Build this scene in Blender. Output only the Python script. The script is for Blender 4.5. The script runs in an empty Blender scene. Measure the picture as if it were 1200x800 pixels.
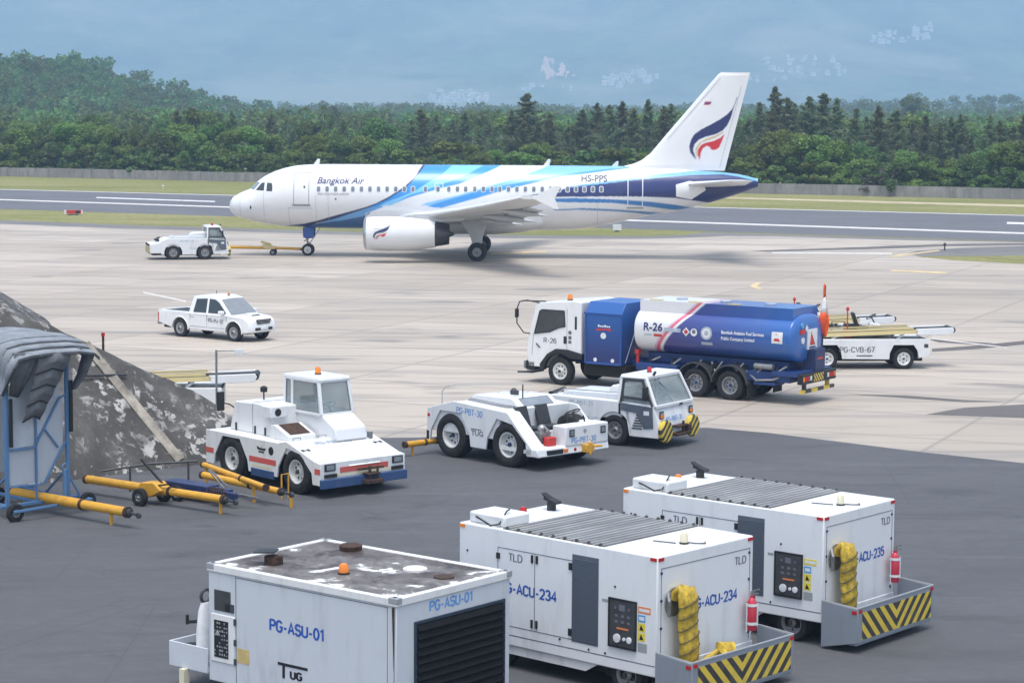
import bpy, bmesh, math, random
import numpy as np
from mathutils import Vector, Matrix, noise as mnoise
R = math.radians
random.seed(7)
rng = np.random.default_rng(11)
scene = bpy.context.scene
col = scene.collection

# ------------------------------------------------------------------ survey
CAM_F, CAM_H, CAM_P, CAM_R = 2625.4, 9.78, .1056, -.0064     # measured lens (px per unit at 1200 px), height, pitch, roll

def G(px, py, z=0.0):
    """point of the level plane at height z seen at photo pixel px, py"""
    A, B = px-600, 400-py
    a = A*math.cos(CAM_R)+B*math.sin(CAM_R); b = B*math.cos(CAM_R)-A*math.sin(CAM_R)
    X, Y = a/CAM_F, b/CAM_F
    d = (X, math.cos(CAM_P)+Y*math.sin(CAM_P), -math.sin(CAM_P)+Y*math.cos(CAM_P))
    t = (z-CAM_H)/d[2]
    return (d[0]*t, d[1]*t)

def ray(px, py):
    A, B = px-600, 400-py
    a = A*math.cos(CAM_R)+B*math.sin(CAM_R); b = B*math.cos(CAM_R)-A*math.sin(CAM_R)
    X, Y = a/CAM_F, b/CAM_F
    d = Vector((X, math.cos(CAM_P)+Y*math.sin(CAM_P), -math.sin(CAM_P)+Y*math.cos(CAM_P)))
    return d/d.y                                             # per metre of depth

def at_depth(px, py, Y):
    d = ray(px, py)*Y
    return (d.x, d.y, d.z+CAM_H)

# ------------------------------------------------------------------ mesh builder
class MB:
    def __init__(self):
        self.v = []; self.f = []; self.m = []; self.mi = 0; self.T = None
    def add(self, vs, fs):
        o = len(self.v)
        if self.T is not None:
            vs = [self.T @ Vector(p) for p in vs]
        self.v += [tuple(p) for p in vs]
        for q in fs:
            self.f.append(tuple(i+o for i in q)); self.m.append(self.mi)
        return self
    def box(self, x0, x1, y0, y1, z0, z1):
        vs = [(x, y, z) for x in (x0, x1) for y in (y0, y1) for z in (z0, z1)]
        return self.add(vs, [(0,1,3,2),(4,6,7,5),(0,4,5,1),(2,3,7,6),(0,2,6,4),(1,5,7,3)])
    def bar(self, p0, p1, w, h, up=(0,0,1)):
        p0, p1 = Vector(p0), Vector(p1); d = (p1-p0).normalized(); u = Vector(up)
        s = d.cross(u)
        if s.length < 1e-4: s = d.cross(Vector((1,0,0)))
        s.normalize(); u = s.cross(d)
        vs = []
        for p in (p0, p1):
            for a, b in ((-1,-1),(1,-1),(1,1),(-1,1)):
                vs.append(p+s*(a*w/2)+u*(b*h/2))
        return self.add(vs, [(3,2,1,0),(4,5,6,7),(0,1,5,4),(1,2,6,5),(2,3,7,6),(3,0,4,7)])
    def prism(self, pts, a, b, plane='xz', top=None):
        """2-D outline extruded from a to b along the missing axis; top: other outline at b"""
        def mk(p, t):
            return {'xz': (p[0], t, p[1]), 'yz': (t, p[0], p[1]), 'xy': (p[0], p[1], t)}[plane]
        n = len(pts); q = top or pts
        vs = [mk(p, a) for p in pts]+[mk(p, b) for p in q]
        fs = [tuple(range(n)), tuple(range(2*n-1, n-1, -1))]
        fs += [(i, (i+1) % n, (i+1) % n+n, i+n) for i in range(n)]
        return self.add(vs, fs)
    def loft(self, rings, caps=True, closed=True):
        n = len(rings[0]); vs = [p for r in rings for p in r]; fs = []
        for k in range(len(rings)-1):
            for i in range(n if closed else n-1):
                j = (i+1) % n
                fs.append((k*n+i, k*n+j, (k+1)*n+j, (k+1)*n+i))
        if caps and closed:
            fs.append(tuple(range(n-1, -1, -1))); fs.append(tuple((len(rings)-1)*n+i for i in range(n)))
        return self.add(vs, fs)
    def lathe(self, prof, p0=(0,0,0), ax=(0,0,1), n=24, caps=True):
        """prof: (t along axis, radius)"""
        ax = Vector(ax).normalized(); p0 = Vector(p0)
        u = ax.orthogonal().normalized(); w = ax.cross(u)
        rings = []
        for t, r in prof:
            r = max(r, 1e-4)
            rings.append([p0+ax*t+u*(r*math.cos(2*math.pi*i/n))+w*(r*math.sin(2*math.pi*i/n)) for i in range(n)])
        return self.loft(rings, caps)
    def cyl(self, p0, p1, r, r2=None, n=14):
        d = Vector(p1)-Vector(p0)
        return self.lathe([(0, r), (d.length, r if r2 is None else r2)], p0, d, n)
    def tube(self, pts, r, n=8):
        pts = [Vector(p) for p in pts]; rings = []
        u = None
        for i, p in enumerate(pts):
            d = (pts[min(i+1, len(pts)-1)]-pts[max(i-1, 0)]).normalized()
            if u is None: u = d.orthogonal().normalized()
            u = (u-d*u.dot(d)).normalized(); w = d.cross(u)
            rr = r[i] if isinstance(r, (list, tuple)) else r
            rings.append([p+u*(rr*math.cos(2*math.pi*k/n))+w*(rr*math.sin(2*math.pi*k/n)) for k in range(n)])
        return self.loft(rings)
    def ball(self, c, rx, ry=None, rz=None, n=14, m=8):
        ry = ry or rx; rz = rz or rx; rings = []
        for k in range(m+1):
            a = -math.pi/2+math.pi*k/m; cr = max(math.cos(a), 1e-3)
            rings.append([(c[0]+rx*cr*math.cos(2*math.pi*i/n), c[1]+ry*cr*math.sin(2*math.pi*i/n), c[2]+rz*math.sin(a)) for i in range(n)])
        return self.loft(rings)
    def quad(self, a, b, c, d):
        return self.add([a, b, c, d], [(0,1,2,3)])
    def warp(self, fn):
        self.v = [tuple(fn(*p)) for p in self.v]; return self
    def build(self, name, mats, parent=None, bevel=0, seg=2, sharp=35, recalc=True, loc=None, rotz=None):
        me = bpy.data.meshes.new(name)
        me.from_pydata(self.v, [], self.f)
        mats = mats if isinstance(mats, (list, tuple)) else [mats]
        for k in mats: me.materials.append(k)
        me.polygons.foreach_set('material_index', self.m)
        if recalc:
            bm = bmesh.new(); bm.from_mesh(me)
            bmesh.ops.recalc_face_normals(bm, faces=bm.faces); bm.to_mesh(me); bm.free()
        me.polygons.foreach_set('use_smooth', [True]*len(me.polygons))
        me.set_sharp_from_angle(angle=R(sharp))
        me.update()
        o = bpy.data.objects.new(name, me); col.objects.link(o)
        if parent: o.parent = parent
        if loc: o.location = loc
        if rotz is not None: o.rotation_euler = (0, 0, rotz)
        if bevel:
            b = o.modifiers.new('edge', 'BEVEL'); b.width = bevel; b.segments = seg
            b.limit_method = 'ANGLE'; b.angle_limit = R(32); b.harden_normals = False
        return o

def tag(o, label=None, cat=None, group=None, kind=None):
    if label: o['label'] = label
    if cat: o['category'] = cat
    if group: o['group'] = group
    if kind: o['kind'] = kind
    return o

def thing(name, label, cat, loc=(0,0,0), rotz=0, group=None):
    o = bpy.data.objects.new(name, None); col.objects.link(o)
    o.empty_display_size = .3
    o.location = loc; o.rotation_euler = (0, 0, rotz)
    return tag(o, label, cat, group)

def node(name, parent, loc=(0,0,0), rot=(0,0,0)):
    o = bpy.data.objects.new(name, None); col.objects.link(o); o.parent = parent
    o.location = loc; o.rotation_euler = rot; o.empty_display_size = .1
    return o

def copy_tree(o, parent=None, skip=()):
    c = o.copy(); col.objects.link(c)
    if parent: c.parent = parent
    for ch in list(o.children):
        if ch.name.split('.')[0] not in skip: copy_tree(ch, c, skip)
    return c

# ------------------------------------------------------------------ materials
def srgb(r, g, b):
    def f(c):
        c /= 255.0
        return c/12.92 if c <= .04045 else ((c+.055)/1.055)**2.4
    return (f(r), f(g), f(b), 1)

class NT:
    """small helper round a material's node tree"""
    def __init__(self, name):
        self.mat = bpy.data.materials.new(name); self.mat.use_nodes = True
        self.t = self.mat.node_tree; self.b = self.t.nodes['Principled BSDF']
    def n(self, typ, **kw):
        k = self.t.nodes.new(typ)
        for a, v in kw.items(): setattr(k, a, v)
        return k
    def l(self, a, b): self.t.links.new(a, b)
    def coord(self, kind='Object', scale=(1,1,1), rot=(0,0,0), loc=(0,0,0)):
        tc = self.n('ShaderNodeTexCoord'); mp = self.n('ShaderNodeMapping')
        mp.inputs['Scale'].default_value = scale; mp.inputs['Rotation'].default_value = rot; mp.inputs['Location'].default_value = loc
        self.l(tc.outputs[kind], mp.inputs['Vector']); return mp.outputs['Vector']
    def noise(self, vec, scale, detail=4, rough=.55, dist=0.0):
        k = self.n('ShaderNodeTexNoise'); k.inputs['Scale'].default_value = scale; k.inputs['Detail'].default_value = detail
        k.inputs['Roughness'].default_value = rough; k.inputs['Distortion'].default_value = dist
        self.l(vec, k.inputs['Vector']); return k.outputs['Fac']
    def ramp(self, fac, stops, interp='LINEAR'):
        k = self.n('ShaderNodeValToRGB'); e = k.color_ramp; e.interpolation = interp
        while len(e.elements) < len(stops): e.elements.new(.5)
        for i, (p, c) in enumerate(stops):
            e.elements[i].position = p
            e.elements[i].color = c if isinstance(c, (tuple, list)) else (c, c, c, 1)
        self.l(fac, k.inputs['Fac']); return k.outputs['Color']
    def mix(self, fac, a, b, mode='MIX'):
        k = self.n('ShaderNodeMix', data_type='RGBA', blend_type=mode)
        for s, v in ((k.inputs[0], fac), (k.inputs[6], a), (k.inputs[7], b)):
            if hasattr(v, 'is_output'): self.l(v, s)
            else: s.default_value = v
        return k.outputs[2]
    def math(self, op, a, b=0.0, c=0.0):
        k = self.n('ShaderNodeMath', operation=op)
        for s, v in zip(k.inputs, (a, b, c)):
            if hasattr(v, 'is_output'): self.l(v, s)
            else: s.default_value = v
        return k.outputs[0]
    def bump(self, h, strength=.2, dist=.02):
        k = self.n('ShaderNodeBump'); k.inputs['Strength'].default_value = strength; k.inputs['Distance'].default_value = dist
        self.l(h, k.inputs['Height']); self.l(k.outputs['Normal'], self.b.inputs['Normal'])

def paint(name, c, rough=.35, metal=0.0, dirt=.25, dirtc=(.16,.15,.13,1), scale=1.6, coat=0.0, streak=True, spec=.5):
    """painted surface: base colour, faint mottling, thin vertical run marks"""
    N = NT(name)
    c = tuple(c) if len(c) == 4 else (*c, 1)
    v = N.coord('Object', (1,1,.25 if streak else 1))
    f1 = N.noise(v, scale*2.2, 6, .62); f2 = N.noise(N.coord('Object'), scale*.55, 3, .5)
    d = N.math('MULTIPLY', N.ramp(f1, [(.50, 0.0), (.80, 1.0)]), N.ramp(f2, [(.36, .15), (.66, 1.0)]))
    d = N.math('MULTIPLY', d, dirt)
    colr = N.mix(d, c, dirtc)
    colr = N.mix(N.ramp(f2, [(.3, 0.0), (.7, .10)]), colr, (c[0]*.78, c[1]*.8, c[2]*.84, 1))
    N.l(colr, N.b.inputs['Base Color'])
    N.l(N.math('MULTIPLY_ADD', f1, .25, rough-.10), N.b.inputs['Roughness'])
    N.b.inputs['Metallic'].default_value = metal
    N.b.inputs['Specular IOR Level'].default_value = spec
    if coat: N.b.inputs['Coat Weight'].default_value = coat; N.b.inputs['Coat Roughness'].default_value = .12
    return N.mat

def plain(name, c, rough=.6, metal=0.0, var=.2, scale=6.0, spec=.4, bump=0.0):
    N = NT(name); c = tuple(c) if len(c) == 4 else (*c, 1)
    f = N.noise(N.coord('Object'), scale, 5, .6)
    k = (1-var, 1+var)
    N.l(N.ramp(f, [(.3, tuple(x*k[0] for x in c[:3])+(1,)), (.7, tuple(min(1, x*k[1]) for x in c[:3])+(1,))]), N.b.inputs['Base Color'])
    N.b.inputs['Roughness'].default_value = rough; N.b.inputs['Metallic'].default_value = metal
    N.b.inputs['Specular IOR Level'].default_value = spec
    if bump: N.bump(f, bump, .01)
    return N.mat

MT = {}
MT['white'] = paint('white_paint', (.71,.73,.75), .36, dirt=.36)
MT['white_grey'] = paint('white_weathered', (.55,.585,.63), .4, dirt=.45)
MT['white_clean'] = paint('white_gloss', (.76,.775,.79), .27, dirt=.14, coat=.3)
MT['white_dirty'] = paint('white_worn', (.71,.72,.72), .42, dirt=.6, dirtc=(.22,.19,.15,1))
MT['offwhite'] = paint('cream_paint', (.66,.62,.47), .45, dirt=.35)
MT['grey'] = paint('grey_paint', (.30,.32,.34), .45, dirt=.4)
MT['grey_tray'] = paint('tray_grey', (.22,.25,.29), .5, dirt=.45, dirtc=(.10,.09,.08,1))
MT['grey_panel'] = paint('slate_panel', (.085,.105,.135), .45, dirt=.2)
MT['dgrey'] = plain('dark_grey_metal', (.05,.053,.058), .55)
MT['black'] = plain('black_plastic', (.018,.019,.021), .5)
MT['under'] = plain('underbody_black', (.014,.014,.015), .8)
MT['rubber'] = plain('tyre_rubber', (.026,.026,.028), .82, var=.35, scale=9, spec=.25, bump=.15)
MT['rim'] = paint('rim_white', (.62,.63,.62), .45, dirt=.6, dirtc=(.12,.10,.08,1), scale=4, streak=False)
MT['rim_grey'] = paint('rim_grey', (.33,.34,.35), .4, metal=.5, dirt=.5, scale=5, streak=False)
MT['hub'] = plain('hub_dark', (.06,.055,.05), .6)
MT['blue'] = paint('deep_blue_paint', (.012,.075,.30), .3, dirt=.25, dirtc=(.02,.03,.06,1), coat=.3)
MT['chassis_blue'] = paint('chassis_blue', (.012,.045,.17), .45, dirt=.5, dirtc=(.03,.03,.035,1))
MT['stair_blue'] = paint('stair_blue', (.085,.19,.36), .45, dirt=.4, dirtc=(.2,.22,.24,1))
MT['navy'] = paint('navy_paint', (.015,.03,.10), .45, dirt=.3)
MT['blue_band'] = paint('bumper_blue', (.028,.07,.18), .5, dirt=.4)
MT['red'] = paint('red_paint', (.52,.035,.03), .4, dirt=.25)
MT['red_band'] = paint('red_band', (.55,.10,.08), .45, dirt=.3)
MT['yellow'] = paint('tow_yellow', (.62,.33,.035), .45, dirt=.6, dirtc=(.12,.06,.02,1), scale=3, streak=False)
MT['yellow_light'] = paint('pale_yellow', (.60,.50,.25), .5, dirt=.5, dirtc=(.2,.15,.08,1))
MT['steel'] = plain('bare_steel', (.33,.33,.33), .4, .8)
MT['rust'] = plain('rusty_steel', (.065,.038,.028), .8, .2, .5, 12)
MT['duct'] = plain('yellow_duct_fabric', (.46,.32,.04), .8, var=.5, scale=9, bump=.4)
MT['ext_red'] = paint('extinguisher_red', (.50,.03,.06), .3, dirt=.15, coat=.3)
MT['amber'] = plain('amber_lens', (.75,.22,.03), .25, var=.1)
MT['redlens'] = plain('red_lens', (.45,.02,.02), .25, var=.1)
MT['txt_blue'] = plain('lettering_blue', (.02,.09,.40), .5, var=.05)
MT['txt_blue_light'] = plain('lettering_faded_blue', (.12,.30,.62), .5, var=.1)
MT['txt_navy'] = plain('lettering_navy', (.02,.03,.14), .5, var=.05)
MT['txt_grey'] = plain('lettering_grey', (.13,.14,.17), .5, var=.1)
MT['txt_faded'] = plain('lettering_worn', (.36,.42,.50), .5, var=.2)
MT['txt_white'] = plain('lettering_white', (.75,.77,.80), .5, var=.03)
MT['txt_black'] = plain('lettering_black', (.012,.013,.018), .5, var=.05)
MT['sky_sticker'] = plain('blue_sticker', (.09,.32,.60), .4, var=.05)
MT['yel_sticker'] = plain('yellow_sticker', (.70,.58,.06), .4, var=.05)
MT['ora_sticker'] = plain('orange_sticker', (.68,.22,.07), .4, var=.05)
MT['whi_sticker'] = plain('white_sticker', (.68,.70,.72), .4, var=.1)
MT['seat'] = plain('seat_vinyl', (.03,.032,.036), .55)
MT['canvas'] = plain('grey_canvas', (.14,.15,.165), .85, var=.3, scale=2.5, bump=.3)
MT['canvas_light'] = plain('pale_canvas', (.215,.24,.27), .7, var=.25, scale=2.5, bump=.25)
MT['orange_cloth'] = plain('orange_cloth', (.70,.10,.03), .8, var=.15)
MT['white_cloth'] = plain('white_cloth', (.72,.72,.72), .8, var=.1)

def mk_glass(name, c=(.035,.045,.05), rough=.06, alpha=1.0):
    N = NT(name)
    f = N.noise(N.coord('Object'), 1.3, 3)
    N.l(N.ramp(f, [(.3, (c[0]*.8, c[1]*.8, c[2]*.8, 1)), (.7, (c[0]*1.25, c[1]*1.25, c[2]*1.25, 1))]), N.b.inputs['Base Color'])
    N.b.inputs['Roughness'].default_value = rough; N.b.inputs['Specular IOR Level'].default_value = .7
    if alpha < 1: N.b.inputs['Alpha'].default_value = alpha
    return N.mat
MT['glass'] = mk_glass('tinted_glass')
MT['glass_clear'] = mk_glass('clear_glass', (.30,.36,.37), .05, .42)
MT['glass_pale'] = mk_glass('pale_glass', (.20,.23,.26), .1)
MT['glass_panel'] = mk_glass('frosted_panel', (.48,.53,.58), .22, .80)

def mk_hazard(name, yc, zc, period, vshape=True, c1=(.64,.47,.05,1), c2=(.035,.035,.035,1), axis='Y', slope=1.0, sgn=-1):
    """diagonal hazard stripes; chevron meeting at yc"""
    N = NT(name)
    sp = N.n('ShaderNodeSeparateXYZ'); tc = N.n('ShaderNodeTexCoord'); N.l(tc.outputs['Object'], sp.inputs[0])
    y = N.math('SUBTRACT', sp.outputs[axis], yc)
    if vshape: y = N.math('ABSOLUTE', y)
    t = N.math('MULTIPLY_ADD', sp.outputs['Z'], sgn*slope, y)
    fr = N.math('FRACT', N.math('DIVIDE', t, period))
    m = N.math('GREATER_THAN', fr, .5)
    d = N.noise(N.coord('Object'), 6, 5)
    colr = N.mix(m, c1, c2)
    colr = N.mix(N.ramp(d, [(.5, 0.0), (.8, .45)]), colr, (.18,.16,.12,1))
    N.l(colr, N.b.inputs['Base Color']); N.b.inputs['Roughness'].default_value = .5
    return N.mat

def vcol_mat(name, rough=.28, coat=.3, dirt=.12, attr='livery', scale=.6):
    N = NT(name)
    a = N.n('ShaderNodeAttribute', attribute_name=attr)
    f1 = N.noise(N.coord('Object', (1,1,.5)), scale*2, 6, .6)
    d = N.math('MULTIPLY', N.ramp(f1, [(.5, 0.0), (.8, 1.0)]), dirt)
    N.l(N.mix(d, a.outputs['Color'], (.25,.24,.22,1)), N.b.inputs['Base Color'])
    N.b.inputs['Roughness'].default_value = rough
    N.b.inputs['Coat Weight'].default_value = coat; N.b.inputs['Coat Roughness'].default_value = .15
    return N.mat

# ------------------------------------------------------------------ shared pieces
def text(s, size, mat, parent, origin, xd, up, sx=1.0, bold=0.0, shear=0.0, align='LEFT', wrap=None, depth=.004, name='lettering', space=1.0):
    cu = bpy.data.curves.new('letters', 'FONT'); cu.body = s; cu.size = size; cu.extrude = 0 if wrap else depth/2
    cu.offset = bold*size; cu.shear = shear; cu.align_x = align; cu.resolution_u = 3; cu.space_character = space
    tmp = bpy.data.objects.new('letters', cu)
    me = bpy.data.meshes.new_from_object(tmp); bpy.data.objects.remove(tmp); bpy.data.curves.remove(cu)
    xd = Vector(xd).normalized(); up = Vector(up).normalized(); nz = xd.cross(up).normalized(); og = Vector(origin)
    for v in me.vertices:
        p = og+xd*(v.co.x*sx)+up*v.co.y+nz*v.co.z
        v.co = wrap(p) if wrap else p
    me.materials.clear(); me.materials.append(mat); me.update()
    o = bpy.data.objects.new(name, me); col.objects.link(o); o.parent = parent; o.name = name
    return o

def wheel(parent, x, y, r, w, rim_r, out, rim_mat=None, tyre=None, hub_mat=None, z=None, holes=6, name='wheel', dish=.35, n=32):
    """wheel with its axle along local y; out = +1 / -1 : side the dished rim faces"""
    rim_mat = rim_mat or MT['rim']; hub_mat = hub_mat or MT['hub']; z = r if z is None else z
    h = w/2; T = MB(); k = r-rim_r
    T.lathe([(-h*.80, rim_r), (-h, rim_r+k*.30), (-h, rim_r+k*.62), (-h*.86, r-k*.10), (-h*.62, r), (-h*.2, r), (-h*.17, r-.012), (-h*.08, r-.012), (-h*.05, r), (h*.05, r), (h*.08, r-.012), (h*.17, r-.012), (h*.2, r),
             (h*.62, r), (h*.86, r-k*.10), (h, rim_r+k*.62), (h, rim_r+k*.30), (h*.80, rim_r)], (0,0,0), (0,1,0), n, caps=False)
    t = T.build(name, tyre or MT['rubber'], parent, loc=(x, y, z))
    S = MB(); d = h*dish*out
    prof = [(out*h*.82, rim_r*1.02), (out*h*.80, rim_r*.93), (d, rim_r*.80), (d, rim_r*.40), (d+out*.04, rim_r*.36), (d+out*.07, rim_r*.22), (d+out*.07, .001)]
    S.lathe(prof, (0,0,0), (0,1,0), n, caps=False)
    S.lathe([(-out*h*.7, rim_r*1.0), (-out*h*.7, .001)], (0,0,0), (0,1,0), n, caps=False)
    rm = S.build('rim', rim_mat, t)
    Hb = MB()
    for i in range(holes):
        a = 2*math.pi*(i+.5)/holes
        c = (rim_r*.62*math.cos(a), d+out*.004, rim_r*.62*math.sin(a))
        Hb.lathe([(0, rim_r*.105), (out*.006, rim_r*.10)], c, (0,1,0), 8)
    Hb.lathe([(0, rim_r*.20), (out*.05, rim_r*.17)], (0, d+out*.065, 0), (0,1,0), 12)
    Hb.build('hub', hub_mat, t)
    return t

def beacon(parent, x, y, z, r=.07, h=.14, lens=None, name='beacon'):
    b = MB().lathe([(0, r*1.15), (.03, r*1.15), (.03, r)], (x,y,z), (0,0,1), 14).build(name, MT['black'], parent)
    MB().lathe([(0, r), (h*.75, r*.92), (h, r*.6)], (x,y,z+.03), (0,0,1), 14).build('lens', lens or MT['amber'], b)
    return b

def frame_strip(pts, w, t0, t1, plane, mb):
    """flat closed border of width w round polygon pts (inset towards the centroid)"""
    n = len(pts); cx = sum(p[0] for p in pts)/n; cy = sum(p[1] for p in pts)/n
    inn = []
    for p in pts:
        d = math.hypot(p[0]-cx, p[1]-cy); k = (d-w*1.2)/d
        inn.append((cx+(p[0]-cx)*k, cy+(p[1]-cy)*k))
    for i in range(n):
        j = (i+1) % n
        mb.prism([pts[i], pts[j], inn[j], inn[i]], t0, t1, plane)
    return inn
# ------------------------------------------------------------------ painted stencil capitals (condensed sans drawn as strokes)
def _arc(cx, cy, rx, ry, a0, a1, n=10):
    return [(cx+rx*math.cos(R(a0+(a1-a0)*i/n)), cy+ry*math.sin(R(a0+(a1-a0)*i/n))) for i in range(n+1)]
GL = {
 'P': (.52, [[(0,0),(0,1)], [(0,1),(.28,1)]+_arc(.28,.74,.22,.26,90,-90)+[(0,.48)]]),
 'R': (.54, [[(0,0),(0,1)], [(0,1),(.28,1)]+_arc(.28,.75,.22,.25,90,-90)+[(0,.5)], [(.26,.5),(.52,0)]]),
 'B': (.54, [[(0,0),(0,1)], [(0,1),(.26,1)]+_arc(.26,.76,.22,.24,90,-90)+[(0,.52)], [(.26,.52)]+_arc(.27,.26,.24,.26,90,-90)+[(0,0)]]),
 'G': (.56, [_arc(.27,.70,.26,.30,20,90,5)+_arc(.27,.70,.27,.30,90,180,6)+_arc(.27,.30,.27,.30,180,270,6)+_arc(.27,.30,.26,.30,270,360,6)+[(.53,.46),(.30,.46)]]),
 'C': (.54, [_arc(.27,.70,.26,.30,15,90,5)+_arc(.27,.70,.27,.30,90,180,6)+_arc(.27,.30,.27,.30,180,270,6)+_arc(.27,.30,.26,.30,270,345,5)]),
 'A': (.58, [[(0,0),(.28,1),(.56,0)], [(.10,.33),(.46,.33)]]),
 'S': (.52, [_arc(.25,.74,.24,.26,20,90,5)+_arc(.25,.74,.24,.25,90,250,8)+_arc(.25,.27,.25,.26,70,-90,9)+_arc(.25,.27,.25,.27,-90,-165,5)]),
 'U': (.54, [[(0,1),(0,.28)]+_arc(.26,.28,.26,.28,180,360,10)+[(.52,1)]]),
 'T': (.52, [[(0,1),(.52,1)], [(.26,1),(.26,0)]]),
 'V': (.54, [[(0,1),(.27,0),(.54,1)]]),
 'L': (.44, [[(0,1),(0,0),(.42,0)]]),
 'D': (.54, [[(0,0),(0,1)], [(0,1),(.20,1)]+_arc(.20,.5,.32,.5,90,-90)+[(0,0)]]),
 '-': (.34, [[(.02,.40),(.30,.40)]]),
 '0': (.50, [_arc(.24,.5,.24,.5,0,360,20)]),
 '1': (.34, [[(.02,.78),(.24,.98),(.24,0)]]),
 '2': (.50, [_arc(.24,.72,.23,.28,170,0,9)+[(.44,.52),(.02,.0),(.49,0)]]),
 '3': (.50, [_arc(.23,.75,.22,.25,160,-90,10), _arc(.23,.26,.25,.26,90,-160,10)]),
 '4': (.52, [[(.38,0),(.38,1),(0,.30),(.52,.30)]]),
 '5': (.50, [[(.45,1),(.07,1),(.04,.55)]+_arc(.23,.32,.25,.32,110,-150,11)]),
 '6': (.50, [_arc(.25,.72,.23,.28,30,90,4)+_arc(.28,.55,.27,.45,90,180,6)+_arc(.25,.30,.24,.30,180,540,16)]),
 '7': (.48, [[(0,1),(.46,1),(.16,0)]]),
 '8': (.50, [_arc(.24,.75,.20,.25,0,360,16), _arc(.24,.26,.24,.26,0,360,16)]),
}
def stencil(s, size, mat, parent, origin, xd, up, sx=1.0, w=.20, gap=.16, name='lettering', lift=.0035):
    """flat painted capitals; size is the cap height"""
    xd = Vector(xd).normalized(); up = Vector(up).normalized(); nz = xd.cross(up).normalized(); og = Vector(origin)
    m = MB(); x0 = 0.0; k = 0
    for ch in s:
        adv, strokes = GL[ch]
        for st in strokes:
            k += 1; lf = lift+.00025*(k % 4)
            pts = [Vector((p[0], p[1])) for p in st]; n = len(pts); hw = w/2
            cl = (pts[0]-pts[-1]).length < 1e-6
            L, Rr = [], []
            for i in range(n):
                a = pts[i-1] if i else (pts[-2] if cl else pts[i]); b = pts[i+1] if i < n-1 else (pts[1] if cl else pts[i])
                d1 = (pts[i]-a); d2 = (b-pts[i])
                if d1.length < 1e-9: d1 = d2
                if d2.length < 1e-9: d2 = d1
                d1.normalize(); d2.normalize(); t = (d1+d2); t = t.normalized() if t.length > 1e-6 else d1
                nn = Vector((-t.y, t.x)); sc_ = min(1.8, 1/max(.45, nn.dot(Vector((-d1.y, d1.x)))))
                p = pts[i].copy()
                if not cl and i == 0: p -= d2*(hw*.0)
                L.append(p+nn*hw*sc_); Rr.append(p-nn*hw*sc_)
            def W3(q): return og+xd*((x0+q.x*(1))*size*sx)+up*((q.y*(1-w)+w/2)*size)+nz*lf
            vs = [W3(q) for q in L]+[W3(q) for q in Rr]
            m.add(vs, [(i, i+1, n+i+1, n+i) for i in range(n-1)])
        x0 += adv+gap
    o = m.build(name, mat, parent, recalc=False); return o
def stencil_len(s, size, sx=1.0, gap=.16): return sum(GL[c][0]+gap for c in s)*size*sx
HAZE_D, HAZE_C = 3.05e-4, (.46, .685, 1.0, 1)
SUN_EL, SUN_AZ, SUN_S, SUN_ANG = 76, -172, 1.5, 28
SKY_S, EXPO, SKY_SAT = .15, 0.93, .48
# ================================================================== SETTING
def sheet(name, pxs, z, mat, kind='structure', world=False):
    pts = [(p[0], p[1]) if world else G(*p) for p in pxs]
    me = bpy.data.meshes.new(name)
    me.from_pydata([(x, y, 0) for x, y in pts], [], [tuple(range(len(pts)))])
    bm = bmesh.new(); bm.from_mesh(me)
    bmesh.ops.recalc_face_normals(bm, faces=bm.faces)
    if bm.faces[:] and bm.faces[:][0].normal.z < 0: bmesh.ops.reverse_faces(bm, faces=bm.faces)
    bmesh.ops.triangulate(bm, faces=bm.faces); bm.to_mesh(me); bm.free()
    me.materials.append(mat)
    o = bpy.data.objects.new(name, me); col.objects.link(o); o.location = (0, 0, z)
    return tag(o, kind=kind)

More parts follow.
